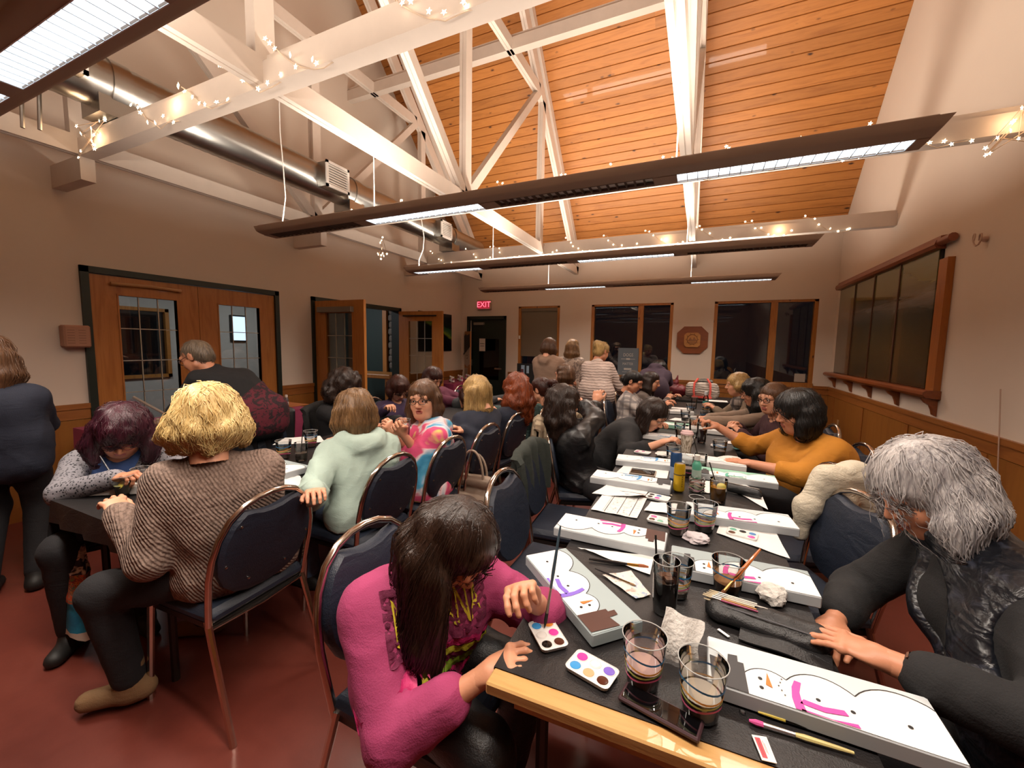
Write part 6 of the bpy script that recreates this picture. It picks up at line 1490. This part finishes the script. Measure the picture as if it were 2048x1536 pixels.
# paint bottles on the magenta tables
bt = [(-4.02, 2.36, 'a08c88', .12), (-3.99, 2.50, 'b3486a', .12), (-4.05, 2.60, '6e3040', .14), (-4.20, 2.52, 'c9b7b2', .15), (-4.28, 2.66, '5d2a34', .15), (-4.33, 2.80, 'b06a78', .15), (-4.30, 2.98, 'b8aca6', .15), (-4.14, 3.05, '51484f', .14), (-4.22, 2.38, '7a2436', .15), (-4.30, 2.44, 'c9bcb4', .16)]
for i, (x, y, c, h) in enumerate(bt): bottle('paint bottle by the closed doors, ' + ('nearest the wrapped box', 'rose coloured in front', 'dark red at the front', 'tall and pale in the middle', 'tall and maroon', 'pink at the back', 'tall and cream, third from the right', 'dark, farthest right', 'crimson at the left', 'tall and ivory at the left back')[i], (x, y), c, .7635, h, .022)
for i in range(6): bottle('small brown paint pot in the cluster at the left of the magenta table', (-3.99-.05*(i % 3), 1.72+.06*i), '8a6f5c', .7635, .07, .022, cap='b49a84', lab=None, group='small paint pots on the magenta table')
for i in range(10):
    c = ('7a2c34', 'b9a09a', '6b4a3a', 'a84a64', '8f8078')[i % 5]; bottle('tiny paint bottle near the exit, number'.replace(', number', ' ')+('maroon', 'pale pink', 'brown', 'rose', 'grey')[i % 5]+(' in the nearer half' if i < 5 else ' in the farther half'), (-4.18-.10*(i % 3), 6.5+.10*i), c, .7635, .12, .024, group='tiny paint bottles near the exit')
bx = thing('paper_bag', 'white printed paper packet standing on the magenta table beside the man', 'packet', (-4.16, 2.22, .7635), .15)
obj('body', MB().box((-.03, -.09, 0), (.03, .09, .25), bev=.004), M('packet_white', 'c3b5ab', .7), bx)
q = MB().box((.031, -.05, .20), (.0316, .06, .206))
for i in range(3): q.box((.031, -.045+.02*i, .15-.02*i), (.0316, -.035+.02*i, .155-.02*i))
obj('print', q, M('packet_ink', '6a5560', .7), bx)
tag(obj('magenta_table_mat', MB().box((-.22, -.5, 0), (.2, .55, .003)), M('ochre_mat', 'a5622f', .6), None, loc=(-4.32, 2.78, .7615)), 'ochre paper mat on the magenta table under the bottles', 'mat')
bs = MB().tube([(-4.80, 1.98, .95), (-4.6, 2.12, .79)], .012, 8); tag(obj('rolled_tube', bs, M('pale_tube', 'a89a8e', .6), None, True), 'pale cardboard tube leaning against the glass of the closed door', 'tube')
# board snowman by the exit door
sb = thing('board_snowman', 'tall wooden board painted as a snowman with a black hat by the exit door', 'decoration', (-4.68, 7.86, .0), rad(-35))
obj('board', MB().box((-.15, -.012, .0), (.15, .012, 1.78)), m_maple, sb)
obj('face', MB().prism([(-.135, 1.06), (0, 1.00), (.135, 1.06), (.14, 1.44), (-.14, 1.30)], -.02, -.013).xf(Matrix(((1, 0, 0, 0), (0, 0, 1, 0), (0, 1, 0, 0), (0, 0, 0, 1)))), M('board_white', 'bfae9e', .7), sb)
obj('body_panel', MB().box((-.12, -.022, .60), (.03, -.014, .97)), M('board_white', 'bfae9e', .7), sb)
obj('hat', MB().add([(-.16, -.026, 1.26), (.16, -.026, 1.44), (.15, -.026, 1.46), (.14, -.026, 1.72), (.0, -.026, 1.69), (-.05, -.026, 1.73), (-.12, -.026, 1.68), (-.15, -.026, 1.78), (-.14, -.026, 1.31), (-.17, -.026, 1.29)], [tuple(range(10))]).add([(-.16, -.03, 1.25), (.17, -.03, 1.44), (.16, -.03, 1.47), (-.17, -.03, 1.29)], [(0, 1, 2, 3)]), m_ink, sb)
dd = MB()
for x in (-.035, .02): dd.add([(x+.011*cos(a), -.0225, 1.25+.018*sin(a)) for a in [2*pi*k/10 for k in range(10)]], [tuple(range(9, -1, -1))])
dd.add([(-.02, -.0225, 1.185), (.02, -.0225, 1.175), (.06, -.0225, 1.22), (.015, -.0225, 1.195)], [(0, 1, 2, 3)]); obj('eyes_and_smile', dd, m_ink, sb)
# chalk sign in the second window
cs = thing('chalk_sign', 'grey-blue chalk style sign headed DOGS leaning in the second window', 'sign', (TY(1256, 718, 8.05).x, 8.066, .956))
obj('board', MB().box((-.19, -.012, 0), (.19, .012, .52)), M('slate_blue', '5d6770', .7, var=(5, .15)), cs)
RXs = Matrix.Translation((0, -.0135, 0)) @ RX
mb = text_mb('DOGS', .085, Mx=Matrix.Translation((0, -.0135, .385)) @ RX, font_squash=.8); mb = text_mb('MATTER', .066, mb, Matrix.Translation((0, -.0135, .215)) @ RX, font_squash=.8)
mb.box((-.13, -.014, .305), (-.04, -.0128, .313)).box((.04, -.014, .305), (.13, -.0128, .313)).box((-.035, -.014, .295), (.035, -.0128, .325)); mb.box((-.07, -.014, .10), (.07, -.0128, .135)); mb.box((-.10, -.014, .06), (.10, -.0128, .066))
obj('lettering', mb, M('chalk_white', 'b9b4ac', .8), cs)

# ------------------------------------------------------------------ palettes, brushes, paper
m_pal = M('palette_white', 'e0dedb', .35)
def palette(label, p, ang, cols, n=6):
    t = thing('paint_palette', label, 'palette', (p.x, p.y, ZT), ang, 'white six-well paint palettes')
    w, h = .108, .072; b = .012; pol = []
    for cx, cy, a0 in ((w/2-b, h/2-b, 0), (-w/2+b, h/2-b, 90), (-w/2+b, -h/2+b, 180), (w/2-b, -h/2+b, 270)):
        pol += [(cx+b*cos(rad(a0+30*k)), cy+b*sin(rad(a0+30*k))) for k in range(4)]
    N = len(pol); mb = MB(); sc = lambda k: [(x*k, y*k) for x, y in pol]
    mb.add([(x, y, .0) for x, y in sc(.94)]+[(x, y, .009) for x, y in sc(1.)]+[(x, y, .0095) for x, y in sc(.985)]+[(x, y, .0075) for x, y in sc(.95)], [tuple(range(N-1, -1, -1))]+[(k*N+i, k*N+(i+1) % N, (k+1)*N+(i+1) % N, (k+1)*N+i) for k in range(3) for i in range(N)]+[tuple(range(3*N, 4*N))])
    obj('tray', mb, m_pal, t)
    for i, c in enumerate(cols):
        x, y = (-.034+.034*(i % 3), .0165-.033*(i//3)); wl = MB().tube([(x+.0138*cos(a), y+.0138*sin(a), .0078) for a in [2*pi*k/18 for k in range(18)]], .0012, 5, closed=True)
        o = obj('well', wl, m_pal, t, True)
        if c: obj('paint', MB().lathe([(.0128, .0078), (.0115, .0092), (.004, .0098)], 16, c=(x, y, 0), capb=False), M('wet_'+c, c, .15), o, True)
    return t
palette('white palette with brown, black, magenta, blue and orange paint under the brush', T(1095, 1273, ZT), rad(-47), ['d8893c', 'd8419b', '4a241a', '3f8fca', 'dedad6', '0d0b0c'])
palette('white palette with magenta, violet, blue and brown paint at the near table edge', T(1184, 1343, ZT), rad(-14), ['d8419b', 'dedad6', '7a63c4', '3f8fca', 'd9a07a', '4a2418'])
palette('white palette with blue, pink and dark paint beside the printed sheet', T(1316, 997, ZT), rad(-10), ['2a2326', '5a7fb0', None, '2a2326', 'd85aa8', None])
palette('white palette with pink, blue, brown and teal paint left of the striped pair', T(1322, 1043, ZT), rad(-8), ['d85a98', 'dcd6d4', '4a80b8', '4a2a20', '7fb9a5', None])
palette('white palette with teal, brown, blue and pink paint on a stained paper', T(1484, 1070, ZT), rad(-12), ['6fae98', '1d1819', '4f86bd', '5a3a2c', None, 'd85aa8'])
palette('white palette smeared with pink near the bending woman in black', T(1285, 906, ZT), rad(-10), ['d8a0b8', 'c05a90', None, 'b0508a', None, None])
palette('white palette with grey paint below the mustard sleeve', T(1437, 893, ZT), rad(-8), ['3a3436', None, '6a6064', None, '8a7a7a', None])
def brush(label, a, b, handle='2b3a4a', ferr='b7b3ac', tip='6b4a34', r=.0036, par=None, z=None, split=(.62, .86), fine=.35, tipw=1.1):
    """paint brush from handle end a to bristle tip b"""
    a, b = Vector(a), Vector(b); t = thing('paint_brush', label, 'brush', a, 0, 'paint brushes'); d = b-a
    obj('handle', MB().tube([d*0, d*.12, d*.45, d*split[0]], [r*.55, r*.8, r*1.15, r*.8], 8), M('handle_'+handle, handle, .3, coat=.4), t, True)
    obj('ferrule', MB().tube([d*(split[0]-.01), d*split[1]], [r*.85, r*tipw*.9], 8), M('ferrule_'+ferr, ferr, .25, .9), t, True)
    obj('bristles', MB().tube([d*(split[1]-.005), d*(split[1]*.5+.5), d], [r*tipw, r*tipw*1.05, r*fine*.6], 8), M('bristle_'+tip, tip, .8), t, True)
    return t
tp = lambda x, y, dz=.004: T(x, y, ZT+dz)
brush('slim dark brush held in the hand over the near palette', T(1121, 1052, 1.02), T(1089, 1256, ZT+.010), '3a4a55', 'c9c6c0', '17130f', .0042)
brush('black handled brush with a gold ferrule on white paper', tp(1178, 1118), tp(1297, 1134), '141214', 'b98a3a', '8a4a28', .0058, split=(.66, .84), fine=.9)
brush('thin black brush resting on the smeared paper towel', tp(1190, 1137, .006), tp(1273, 1172, .006), '17151a', '9a7a50', '8a6a4a', .0028)
brush('pale yellow handled brush with a pink tip at the near edge', tp(1708, 1506), tp(1498, 1441), 'c9b97a', 'd9d4d8', 'd0508f', .0048, split=(.55, .86), fine=.9)
brush('black brush with a yellow end lying beside the large canvas', tp(1516, 1424), tp(1640, 1462), 'b8a23a', '1a1718', '1a1718', .0034, split=(.2, .9))
brush('blue handled brush with a pink tip below the magenta scarf canvas', tp(1163, 1076), tp(1272, 1099), '4a5a8a', 'c9a845', 'd07aa0', .0036)
brush('orange handled brush standing in the amber paint water', T(1521, 1098, .92), T(1437, 1196, ZT+.02), 'c56a2a', 'b98a55', '6b3d20', .0052, split=(.66, .85))
brush('pale yellow brush under the canvas behind the open case', tp(1483, 1172), tp(1597, 1204), 'c9bf96', 'b9b3aa', '8a857c', .003)
brush('dark brush across the printed sheet, upper of two', tp(1240, 982), tp(1302, 991), '4a4d58', '8a5a40', '2a1c18', .0028)
brush('dark brush across the printed sheet, lower of two', tp(1250, 988), tp(1300, 996), '4a4d58', '8a5a40', '2a1c18', .0028)
brush('cream brush behind the yellow can', tp(1316, 984), tp(1345, 991), 'd0c48a', 'b9b3aa', 'c9bfa5', .003)
brush('orange brush lying below the pale blue scarf canvas', tp(1285, 931), tp(1335, 937), 'b5562a', 'b9b3aa', '8a3a28', .003)
brush('brush held by the plum haired woman', T(200, 912, .93), T(238, 972, ZT+.04), '23242c', '8a8a8a', '17130f', .0035)
m_paper = M('paper_white_sheet', 'e2dfdc', .75, bump=(20, .1)); m_towel = M('paper_towel', 'd5d1cb', .9, bump=(90, .5))
def sheet(label, pts, z=ZT+.0012, name='paper_sheet', mat=None, curl=0, cat='paper'):
    """sheet of paper through four table points (near-left, near-right, far-right, far-left); curl lifts its last corner"""
    c = [T(*p, z) for p in pts]; n = 8; P = []
    for i in range(n+1):
        v = i/n; P.append([c[0].lerp(c[1], u/n).lerp(c[3].lerp(c[2], u/n), v)+Vector((0, 0, .0012*sin(u*1.7+i)+.0012+curl*max(0, (u/n+ (1-v)-1.2))**2*2)) for u in range(n+1)])
    O = sum(c, Vector())/4; mb = MB().grid(P, thick=.0006).shift(-O); o = obj(name, mb, mat or m_paper, None, True, 60, O); return tag(o, label, cat)
sp_ = sheet('printed sheet of numbered step drawings on the left of the right table', ((1182, 1019), (1274, 1037), (1294, 997), (1209, 984)), ZT+.001)
c = [T(*p, ZT+.0045) for p in ((1182, 1019), (1274, 1037), (1294, 997), (1209, 984))]; bl_ = lambda u, v: c[0].lerp(c[1], u).lerp(c[3].lerp(c[2], u), v)-sp_.location
q = MB()
def line(u0, v0, u1, v1, w=.0008):
    a, b = bl_(u0, v0), bl_(u1, v1); d = (b-a).normalized(); n = Vector((-d.y, d.x, 0))*w; q.add([a-n, b-n, b+n, a+n], [(0, 1, 2, 3)])
for u in (.24, .28): line(u, .08, u, .92, .0009 if u > .25 else .0005)
for u in (.28, .56, .82): line(u, .05, u, .95, .0012)
rr = random.Random(5)
for i in range(5):
    for u in (.30, .58):
        v = .08+.17*i; line(u, v, u+.23, v, .0005)
        for k in range(5): x, y = u+.04+rr.random()*.15, v+.03+rr.random()*.1; line(x, y, x+rr.uniform(-.05, .05), y+rr.uniform(-.05, .05), .0006)
for i in range(7): line(.86, .1+.11*i, .94, .12+.11*i, .0006)
obj('print', q, m_ink, sp_)['kind'] = 'stuff'
sheet('blank paper curling off the table edge behind the printed sheet', ((1184, 987), (1285, 1000), (1296, 984), (1215, 969)), ZT+.004, curl=.02)
sheet('white paper under the black handled brush', ((1172, 1100), (1300, 1150), (1308, 1112), (1155, 1096)), ZT+.0008)
sheet('white napkin corner between the two palettes in the middle', ((1288, 1021), (1350, 1028), (1355, 1008), (1302, 1004)), ZT+.0015)
sheet('stained white paper under the teal and pink palette, hanging over the edge', ((1433, 1066), (1580, 1118), (1550, 1062), (1440, 1047)), ZT+.0008)
sheet('white paper hanging over the table edge by the black pencil case', ((1440, 965), (1536, 1020), (1520, 982), (1462, 958)), ZT+.001)
sheet('white paper with black marks behind the amber drink', ((1408, 985), (1430, 988), (1425, 962), (1404, 962)), ZT+.0008)
sheet('white paper with a painted tablet print left of the blue can', ((1233, 945), (1334, 958), (1340, 934), (1252, 927)), ZT+.0006)
sheet('lined white sheet under the canvas beside the mint hoodie', ((540, 968), (612, 975), (600, 952), (548, 945)), ZT+.0006)
sheet('white napkin at the elbow of the taupe sweater', ((536, 920), (560, 922), (566, 908), (540, 906)), ZT+.001)
sheet('white paper behind the tumblers on the left table', ((545, 890), (650, 884), (640, 872), (570, 876)), ZT+.001)
for i, (x, y, w_, l_) in enumerate(((-.25, 4.45, .24, .17), (.02, 3.95, .16, .2), (-.28, 5.3, .2, .15), (.2, 5.0, .2, .14), (.24, 3.55, .14, .1), (.28, 3.38, .10, .05))):
    mb = MB().box((0, 0, 0), (w_, l_, .0012)); o = obj('paper_sheet', mb, m_paper if i < 5 else M('teal_card', '5f9c9c', .6), None, loc=(x, y, ZT+.001)); o.rotation_euler = (0, 0, .15*(i-2)); tag(o, ('white paper beyond the mint edged canvas', 'white paper among the far glasses', 'white paper before the profile woman', 'white paper at the far right end', 'small white card under the tattooed forearm', 'small teal card by the mustard sleeve')[i], 'paper')
for i, (x, y) in enumerate(((.25, 6.42), (.75, 6.40), (.95, 6.62))):
    o = obj('paper_sheet', MB().box((-.14, -.1, 0), (.14, .1, .0015)), m_paper, None, loc=(x, y, .7545)); tag(o, 'white paper on the far cross table, ' + ('below the striped bag', 'at its front right', 'at its back right')[i], 'paper')
def crumple(name, label, cat, p, r, mat, h=.4, seed=0, z=ZT, fq=90):
    """ball of crumpled paper: a faceted sheet pushed in and out at random"""
    g = random.Random(seed); bm = bmesh.new(); bmesh.ops.create_icosphere(bm, subdivisions=3, radius=r)
    dirs = [Vector((g.gauss(0, 1), g.gauss(0, 1), g.gauss(0, 1))).normalized() for _ in range(14)]; am = [g.uniform(-.30, .38) for _ in dirs]
    for v in bm.verts:
        n = v.co.normalized(); k = 1+sum(a*max(0, n.dot(d))**7 for a, d in zip(am, dirs))+g.uniform(-.13, .13)
        v.co = Vector((n.x*r*k, n.y*r*k*.8, max(.0005, r*h*(n.z*k*.75+.45))))
    me = bpy.data.meshes.new(name); bm.to_mesh(me); bm.free(); me.materials.append(mat); o = link(name, me); o.location = (p.x, p.y, z); return tag(o, label, cat)
crumple('crumpled_tissue', 'crumpled tissue smeared with pink and blue paint in the middle of the table', 'tissue', T(1396, 1082, ZT), .042, cloth('painted_tissue', 'cfc6c6', 'tiedye') if 0 else M('painted_tissue', 'c9bfc2', .9, var=(18, .25)), .6, 2)
crumple('crumpled_napkin', 'large crumpled cream napkin beside the mustard sweater', 'napkin', T(1458, 928, ZT), .075, m_towel, .5, 4)
crumple('crumpled_tissue', 'white tissue peak beside the open brush case', 'tissue', T(1540, 1200, ZT), .040, m_towel, 1.0, 6)
crumple('crumpled_napkin', 'white crumpled napkin left of the blue can', 'napkin', T(1330, 912, ZT), .055, m_towel, .4, 8)
crumple('crumpled_napkin', 'white napkin by the amber drink', 'napkin', T(1482, 962, ZT), .045, m_towel, .4, 9)
crumple('crumpled_napkin', 'crumpled white bag of napkins on the left table behind the blonde hair', 'napkin', Vector((-2.15, 3.05, 0)), .08, m_towel, .7, 12)
# folded paper towel standing between the cups
a0, a1, a2, a3 = T(1330, 1212, ZT+.115), T(1408, 1246, ZT+.085), T(1392, 1330, ZT+.004), T(1322, 1318, ZT+.004)
P = [[a3.lerp(a2, u/8).lerp(a0.lerp(a1, u/8), v/8)+Vector((.004*sin(u*.9+v), -.012*sin(pi*v/8)+.005*sin(u*1.1), 0)) for u in range(9)] for v in range(9)]
O = (a2+a3)/2; tag(obj('paper_towel', MB().grid(P, thick=.002).shift(-O), m_towel, None, True, 60, O), 'folded white paper towel propped up between the near cups', 'paper towel')
st_ = sheet('smeared paper towel with blue and brown stains beside the cola', ((1205, 1150), (1272, 1198), (1302, 1190), (1262, 1142)), ZT+.001, 'paper_towel', None, 0, 'paper towel')
tt = NT('stained_towel'); nn = tt.noise(tt.coord(), 24, 4, .6, .8); tt.base(tt.ramp(nn.outputs[0], ((.36, '8fa5c0'), (.44, 'd2cdc8'), (.56, 'd0c8c2'), (.64, 'a89488')))); tt.set(Roughness=.9); st_.data.materials[0] = tt.m
# phones
def phone(label, corners, case, scr, z=ZT):
    p = [T(*c, z+.011) for c in corners]; o = sum(p, Vector())/4; x = (p[1]-p[0]); t = thing('mobile_phone', label, 'phone', (o.x, o.y, z), math.atan2(x.y, x.x), 'mobile phones'); L, w = x.length, (p[3]-p[0]).length
    obj('case', MB().box((-L/2, -w/2, 0), (L/2, w/2, .0105), bev=.003), case, t); obj('screen', MB().box((-L/2+.006, -w/2+.005, .0106), (L/2-.006, w/2-.005, .0112)), scr, t); return t
m_scr = M('phone_screen', '070709', .03, coat=1., var=(3, .02))
phone('dark phone in a maroon case lying face up at the near table edge', ((1236, 1396), (1400, 1486), (1408, 1428), (1252, 1362)), M('maroon_case', '3a2329', .45), m_scr)
phone('phone in a tan case lying dark on the white print left of the blue can', ((1258, 945), (1310, 952), (1313, 941), (1264, 935)), M('tan_case', '8f8172', .5), m_scr)
# brush case
m_case = cloth('black_brush_case', '131315', rough=.45); cA, cB = T(1420, 1218, ZT), T(1660, 1300, ZT); d = cB-cA; O = cA.lerp(cB, .5)
bc = thing('brush_case', 'open black zip case full of brushes in front of the grey haired woman', 'brush case', O, math.atan2(d.y, d.x)); Lc = d.length
f = Field((-Lc/2-.03, -.08, -.01), (Lc/2+.03, .08, .07), .006); f.cap((-Lc/2+.02, 0, .018), (Lc/2-.02, 0, .020), .034, .030, k=.03); f.cap((-Lc/2+.02, .03, .012), (Lc/2-.03, .03, .012), .02, k=.03); f.cap((-Lc/2+.02, -.035, .010), (Lc/2-.03, -.035, .010), .02, k=.03)
f.plane((0, 0, .001), (0, 0, -1)); f.ell((-Lc/2+.05, 0, .062), (.075, .028, .030), k=.01, op='s'); f.crease(.003, 3); V, Q = f.surf(); link('case_body', np_mesh('case_body', [(V, Q, 0)], m_case), bc)
obj('zip', MB().tube([(-Lc/2+.01, -.03, .040), (0, -.036, .044), (Lc/2-.03, -.03, .040)], .002, 5), M('zip_grey', '5a5a5e', .4), bc, True)
obj('flap', MB().grid([[(x, -.045-.05*v, .012-.008*v+.003*sin(x*40)) for x in np.linspace(-Lc/2+.08, Lc/2-.0, 12)] for v in (0, .5, 1)], thick=.004), m_case, bc, True)
g = random.Random(9)
for i in range(16):
    y, zz = -.024+.003*i, .030+.008*(i % 3); x0 = -Lc/2-.015+g.uniform(0, .03); L = g.uniform(.11, .15); col = ('c9bfa8', '2b4a6a', '8f3a5a', 'b9b3aa', '1c1c20', 'a8743a', 'd0cabf', '54707c')[i % 8]
    th = thing('paint_brush', 'brush packed in the open black zip case, handle out', 'brush', Vector(bc.location)+Matrix.Rotation(bc.rotation_euler.z, 3, 'Z') @ Vector((x0, y, zz)), bc.rotation_euler.z, 'brushes packed in the black case')
    obj('handle', MB().tube([(.04, 0, 0), (L, 0, .002)], [.0028, .0022], 7), M('handle_'+col, col, .35), th, True); obj('ferrule', MB().tube([(.018, 0, 0), (.042, 0, 0)], .003, 7), m_steel, th, True); obj('bristles', MB().tube([(-.004, 0, 0), (.019, 0, 0)], [.0015, .0032], 7), M('bristle_pale', 'b8a98c', .8), th, True)
p = T(1470, 975, ZT); f = thing('pencil_case', 'soft black pencil case behind the amber drink', 'case', (.22, 2.33, ZT), rad(-20)); ff = Field((-.12, -.05, -.01), (.12, .05, .07), .006); ff.cap((-.08, 0, .022), (.08, 0, .022), .026, k=.03); ff.plane((0, 0, .001), (0, 0, -1)); ff.crease(.004, 1); V, Q = ff.surf(); link('case_body', np_mesh('case_body', [(V, Q, 0)], m_case), f); obj('zip', MB().tube([(-.09, 0, .048), (.09, 0, .048)], .002, 5), m_steel, f, True)
# small red card
p = [T(*c, ZT+.001) for c in ((1524, 1520), (1554, 1527), (1533, 1474), (1503, 1469))]; O = sum(p, Vector())/4; sd = thing('red_card', 'small white card with a red printed panel at the near table edge', 'card', (O.x, O.y, ZT)); P = [q-O for q in p]; bi = lambda u, v, z: P[0].lerp(P[1], u).lerp(P[3].lerp(P[2], u), v)+Vector((0, 0, z))
rc4 = lambda u0, u1, v0, v1, z: [bi(u0, v0, z), bi(u1, v0, z), bi(u1, v1, z), bi(u0, v1, z)]
obj('card', MB().add(rc4(0, 1, 0, 1, .0)+rc4(0, 1, 0, 1, .0012), [(3, 2, 1, 0), (4, 5, 6, 7), (0, 1, 5, 4), (1, 2, 6, 5), (2, 3, 7, 6), (3, 0, 4, 7)]), m_paper, sd); obj('red_panel', MB().add(rc4(.12, .48, .1, .9, .0016), [(0, 1, 2, 3)]), M('card_red', 'c8434e', .5), sd)
q = MB()
for u0, u1, v0, v1 in ((.28, .32, .2, .85), (.56, .58, .3, .8), (.64, .66, .25, .7), (.84, .85, .08, .9)): q.add(rc4(u0, u1, v0, v1, .002), [(0, 1, 2, 3)])
obj('print', q, M('card_ink', '8a4a4c', .6), sd)
w = T(1485, 1424, ZT); tag(obj('water_drop', MB().lathe([(.006, 0), (.005, .002), (.002, .003)], 12), m_gl, None, True, loc=(w.x, w.y, ZT)), 'drop of water on the black cover beside the pink tipped brush', 'water drop')
p = T(1447, 1266, ZT); o = obj('paper_scrap', MB().box((-.016, -.004, 0), (.016, .004, .001)), m_paper, None, loc=(p.x, p.y, ZT)); o.rotation_euler = (0, 0, -.7); tag(o, 'scrap of white paper beside the black brush case', 'scrap')
# things on the far tables
f = Field((-.2, -.14, -.01), (.2, .14, .36), .012); f.cap((-.1, 0, .10), (.1, 0, .10), .09, k=.06); f.cap((-.08, 0, .16), (.03, 0, .22), .07, .03, k=.06); f.cap((.03, 0, .22), (.05, 0, .33), .03, .015, k=.03); f.plane((0, 0, .002), (0, 0, -1)); f.crease(.012, 2); V, Q = f.surf()
rb = link('red_bag', np_mesh('red_bag', [(V, Q, 0)], cloth('crimson_bag', '6a1a22', rough=.5))); rb.location = (-.33, 6.62, .752); tag(rb, 'slumped crimson handbag on the far cross table below the plaque', 'bag')
tb = thing('striped_tote', 'pale striped tote bag with coral handles on the far cross table', 'bag', (.06, 6.60, .752))
f = Field((-.25, -.14, -.01), (.25, .14, .26), .012); f.cap((-.15, 0, .09), (.15, 0, .09), .085, k=.05); f.cap((-.16, 0, .19), (.16, 0, .19), .05, k=.08); f.plane((0, 0, .002), (0, 0, -1)); f.crease(.008, 5); V, Q = f.surf()
link('body', np_mesh('body', [(V, Q, 0)], cloth('striped_tote', 'b0a59b', 'stripe', '776f68')), tb); m_cor = M('coral_webbing', 'd8574c', .7)
for s in (-1, 1): obj('strap', MB().tube([(s*.10, -.10, .02), (s*.11, -.105, .12), (s*.105, -.07, .23), (s*.06, -.03, .30)], .014, 8), m_cor, tb, True)
obj('band', MB().box((-.13, -.115, .02), (.13, -.098, .05)), m_cor, tb)
f = Field((-.12, -.1, 0), (.12, .1, .14), .010); f.cap((-.06, 0, .05), (.06, 0, .05), .04, k=.05); f.crease(.01, 3); V, Q = f.surf(); o = link('folded_scarf', np_mesh('folded_scarf', [(V, Q, 0)], cloth('grey_scarf', '6f6860', 'stripe', '2a2a2c'))); o.location = (.10, 6.72, .95); tag(o, 'grey striped scarf heaped on top of the striped tote bag', 'scarf')
bk_ = thing('wicker_basket', 'low wicker basket beside the crimson handbag', 'basket', (-.42, 6.48, .752)); obj('weave', MB().lathe([(.07+.004*(i % 2), i*.008) for i in range(11)], 20, capt=False), M('wicker', '6a5236', .8, bump=(80, .5)), bk_, True); obj('rim', MB().tube([(.078*cos(a), .078*sin(a), .085) for a in [2*pi*k/20 for k in range(20)]], .007, 6, closed=True), M('wicker', '6a5236', .8, bump=(80, .5)), bk_, True)
tn = thing('black_tray', 'flat black tablet on the far cross table', 'tablet', (-.42, 6.36, .752), .1); obj('body', MB().box((-.2, -.03, 0), (.18, .05, .015), bev=.004), m_black, tn)
o = obj('plastic_tub', MB().lathe([(.07, 0), (.085, .12), (.088, .125)], 20), M('frosted_tub', '8c9096', .4), None, True, loc=(.0, 6.86, .752)); tag(o, 'frosted grey tub behind the striped tote bag', 'tub')
fw_ = thing('flower_bunch', 'bunch of red and cream flowers beside the crinkled tee', 'flowers', (-1.02, 6.62, .752)); obj('vase', MB().lathe([(.04, 0), (.055, .06), (.035, .12)], 16), M('terracotta_vase', '7a4a38', .6), fw_, True); g = random.Random(4)
for i in range(14):
    a, rr_ = g.uniform(0, 6.3), g.uniform(.02, .11); obj('flower', MB().lathe([(.006, -.02), (.024, 0), (.03, .01), (.012, .02)], 9, c=(rr_*cos(a), rr_*sin(a), .15+g.uniform(0, .08))), M(*(('flower_red', '93302c', .7) if i % 3 else ('flower_cream', 'b9a884', .7))), fw_, True)
st = thing('photo_stand', 'small dark photo display with pale prints by the blinded window', 'display', (TY(1058, 732, 7.1).x, 7.1, .752)); obj('board', MB().box((-.24, -.01, 0), (.24, .01, .40)), m_dark, st)
for i, (x, z, w_, h_) in enumerate(((-.12, .21, .07, .16), (-.12, .03, .06, .15), (-.02, .22, .05, .14))): obj('print', MB().box((x-w_/2, -.014, z), (x+w_/2, -.0105, z+h_)), M('pale_blue_print', '8ea3b5', .5, var=(16, .5)), st)
wb_ = TY(1044, 742, 7.05); bottle('pink water bottle standing by the dark photo display', (wb_.x, wb_.y), 'b8606a', .752, .30, .045, cap='4a2a30', lab=None, name='water_bottle', group='water bottles')
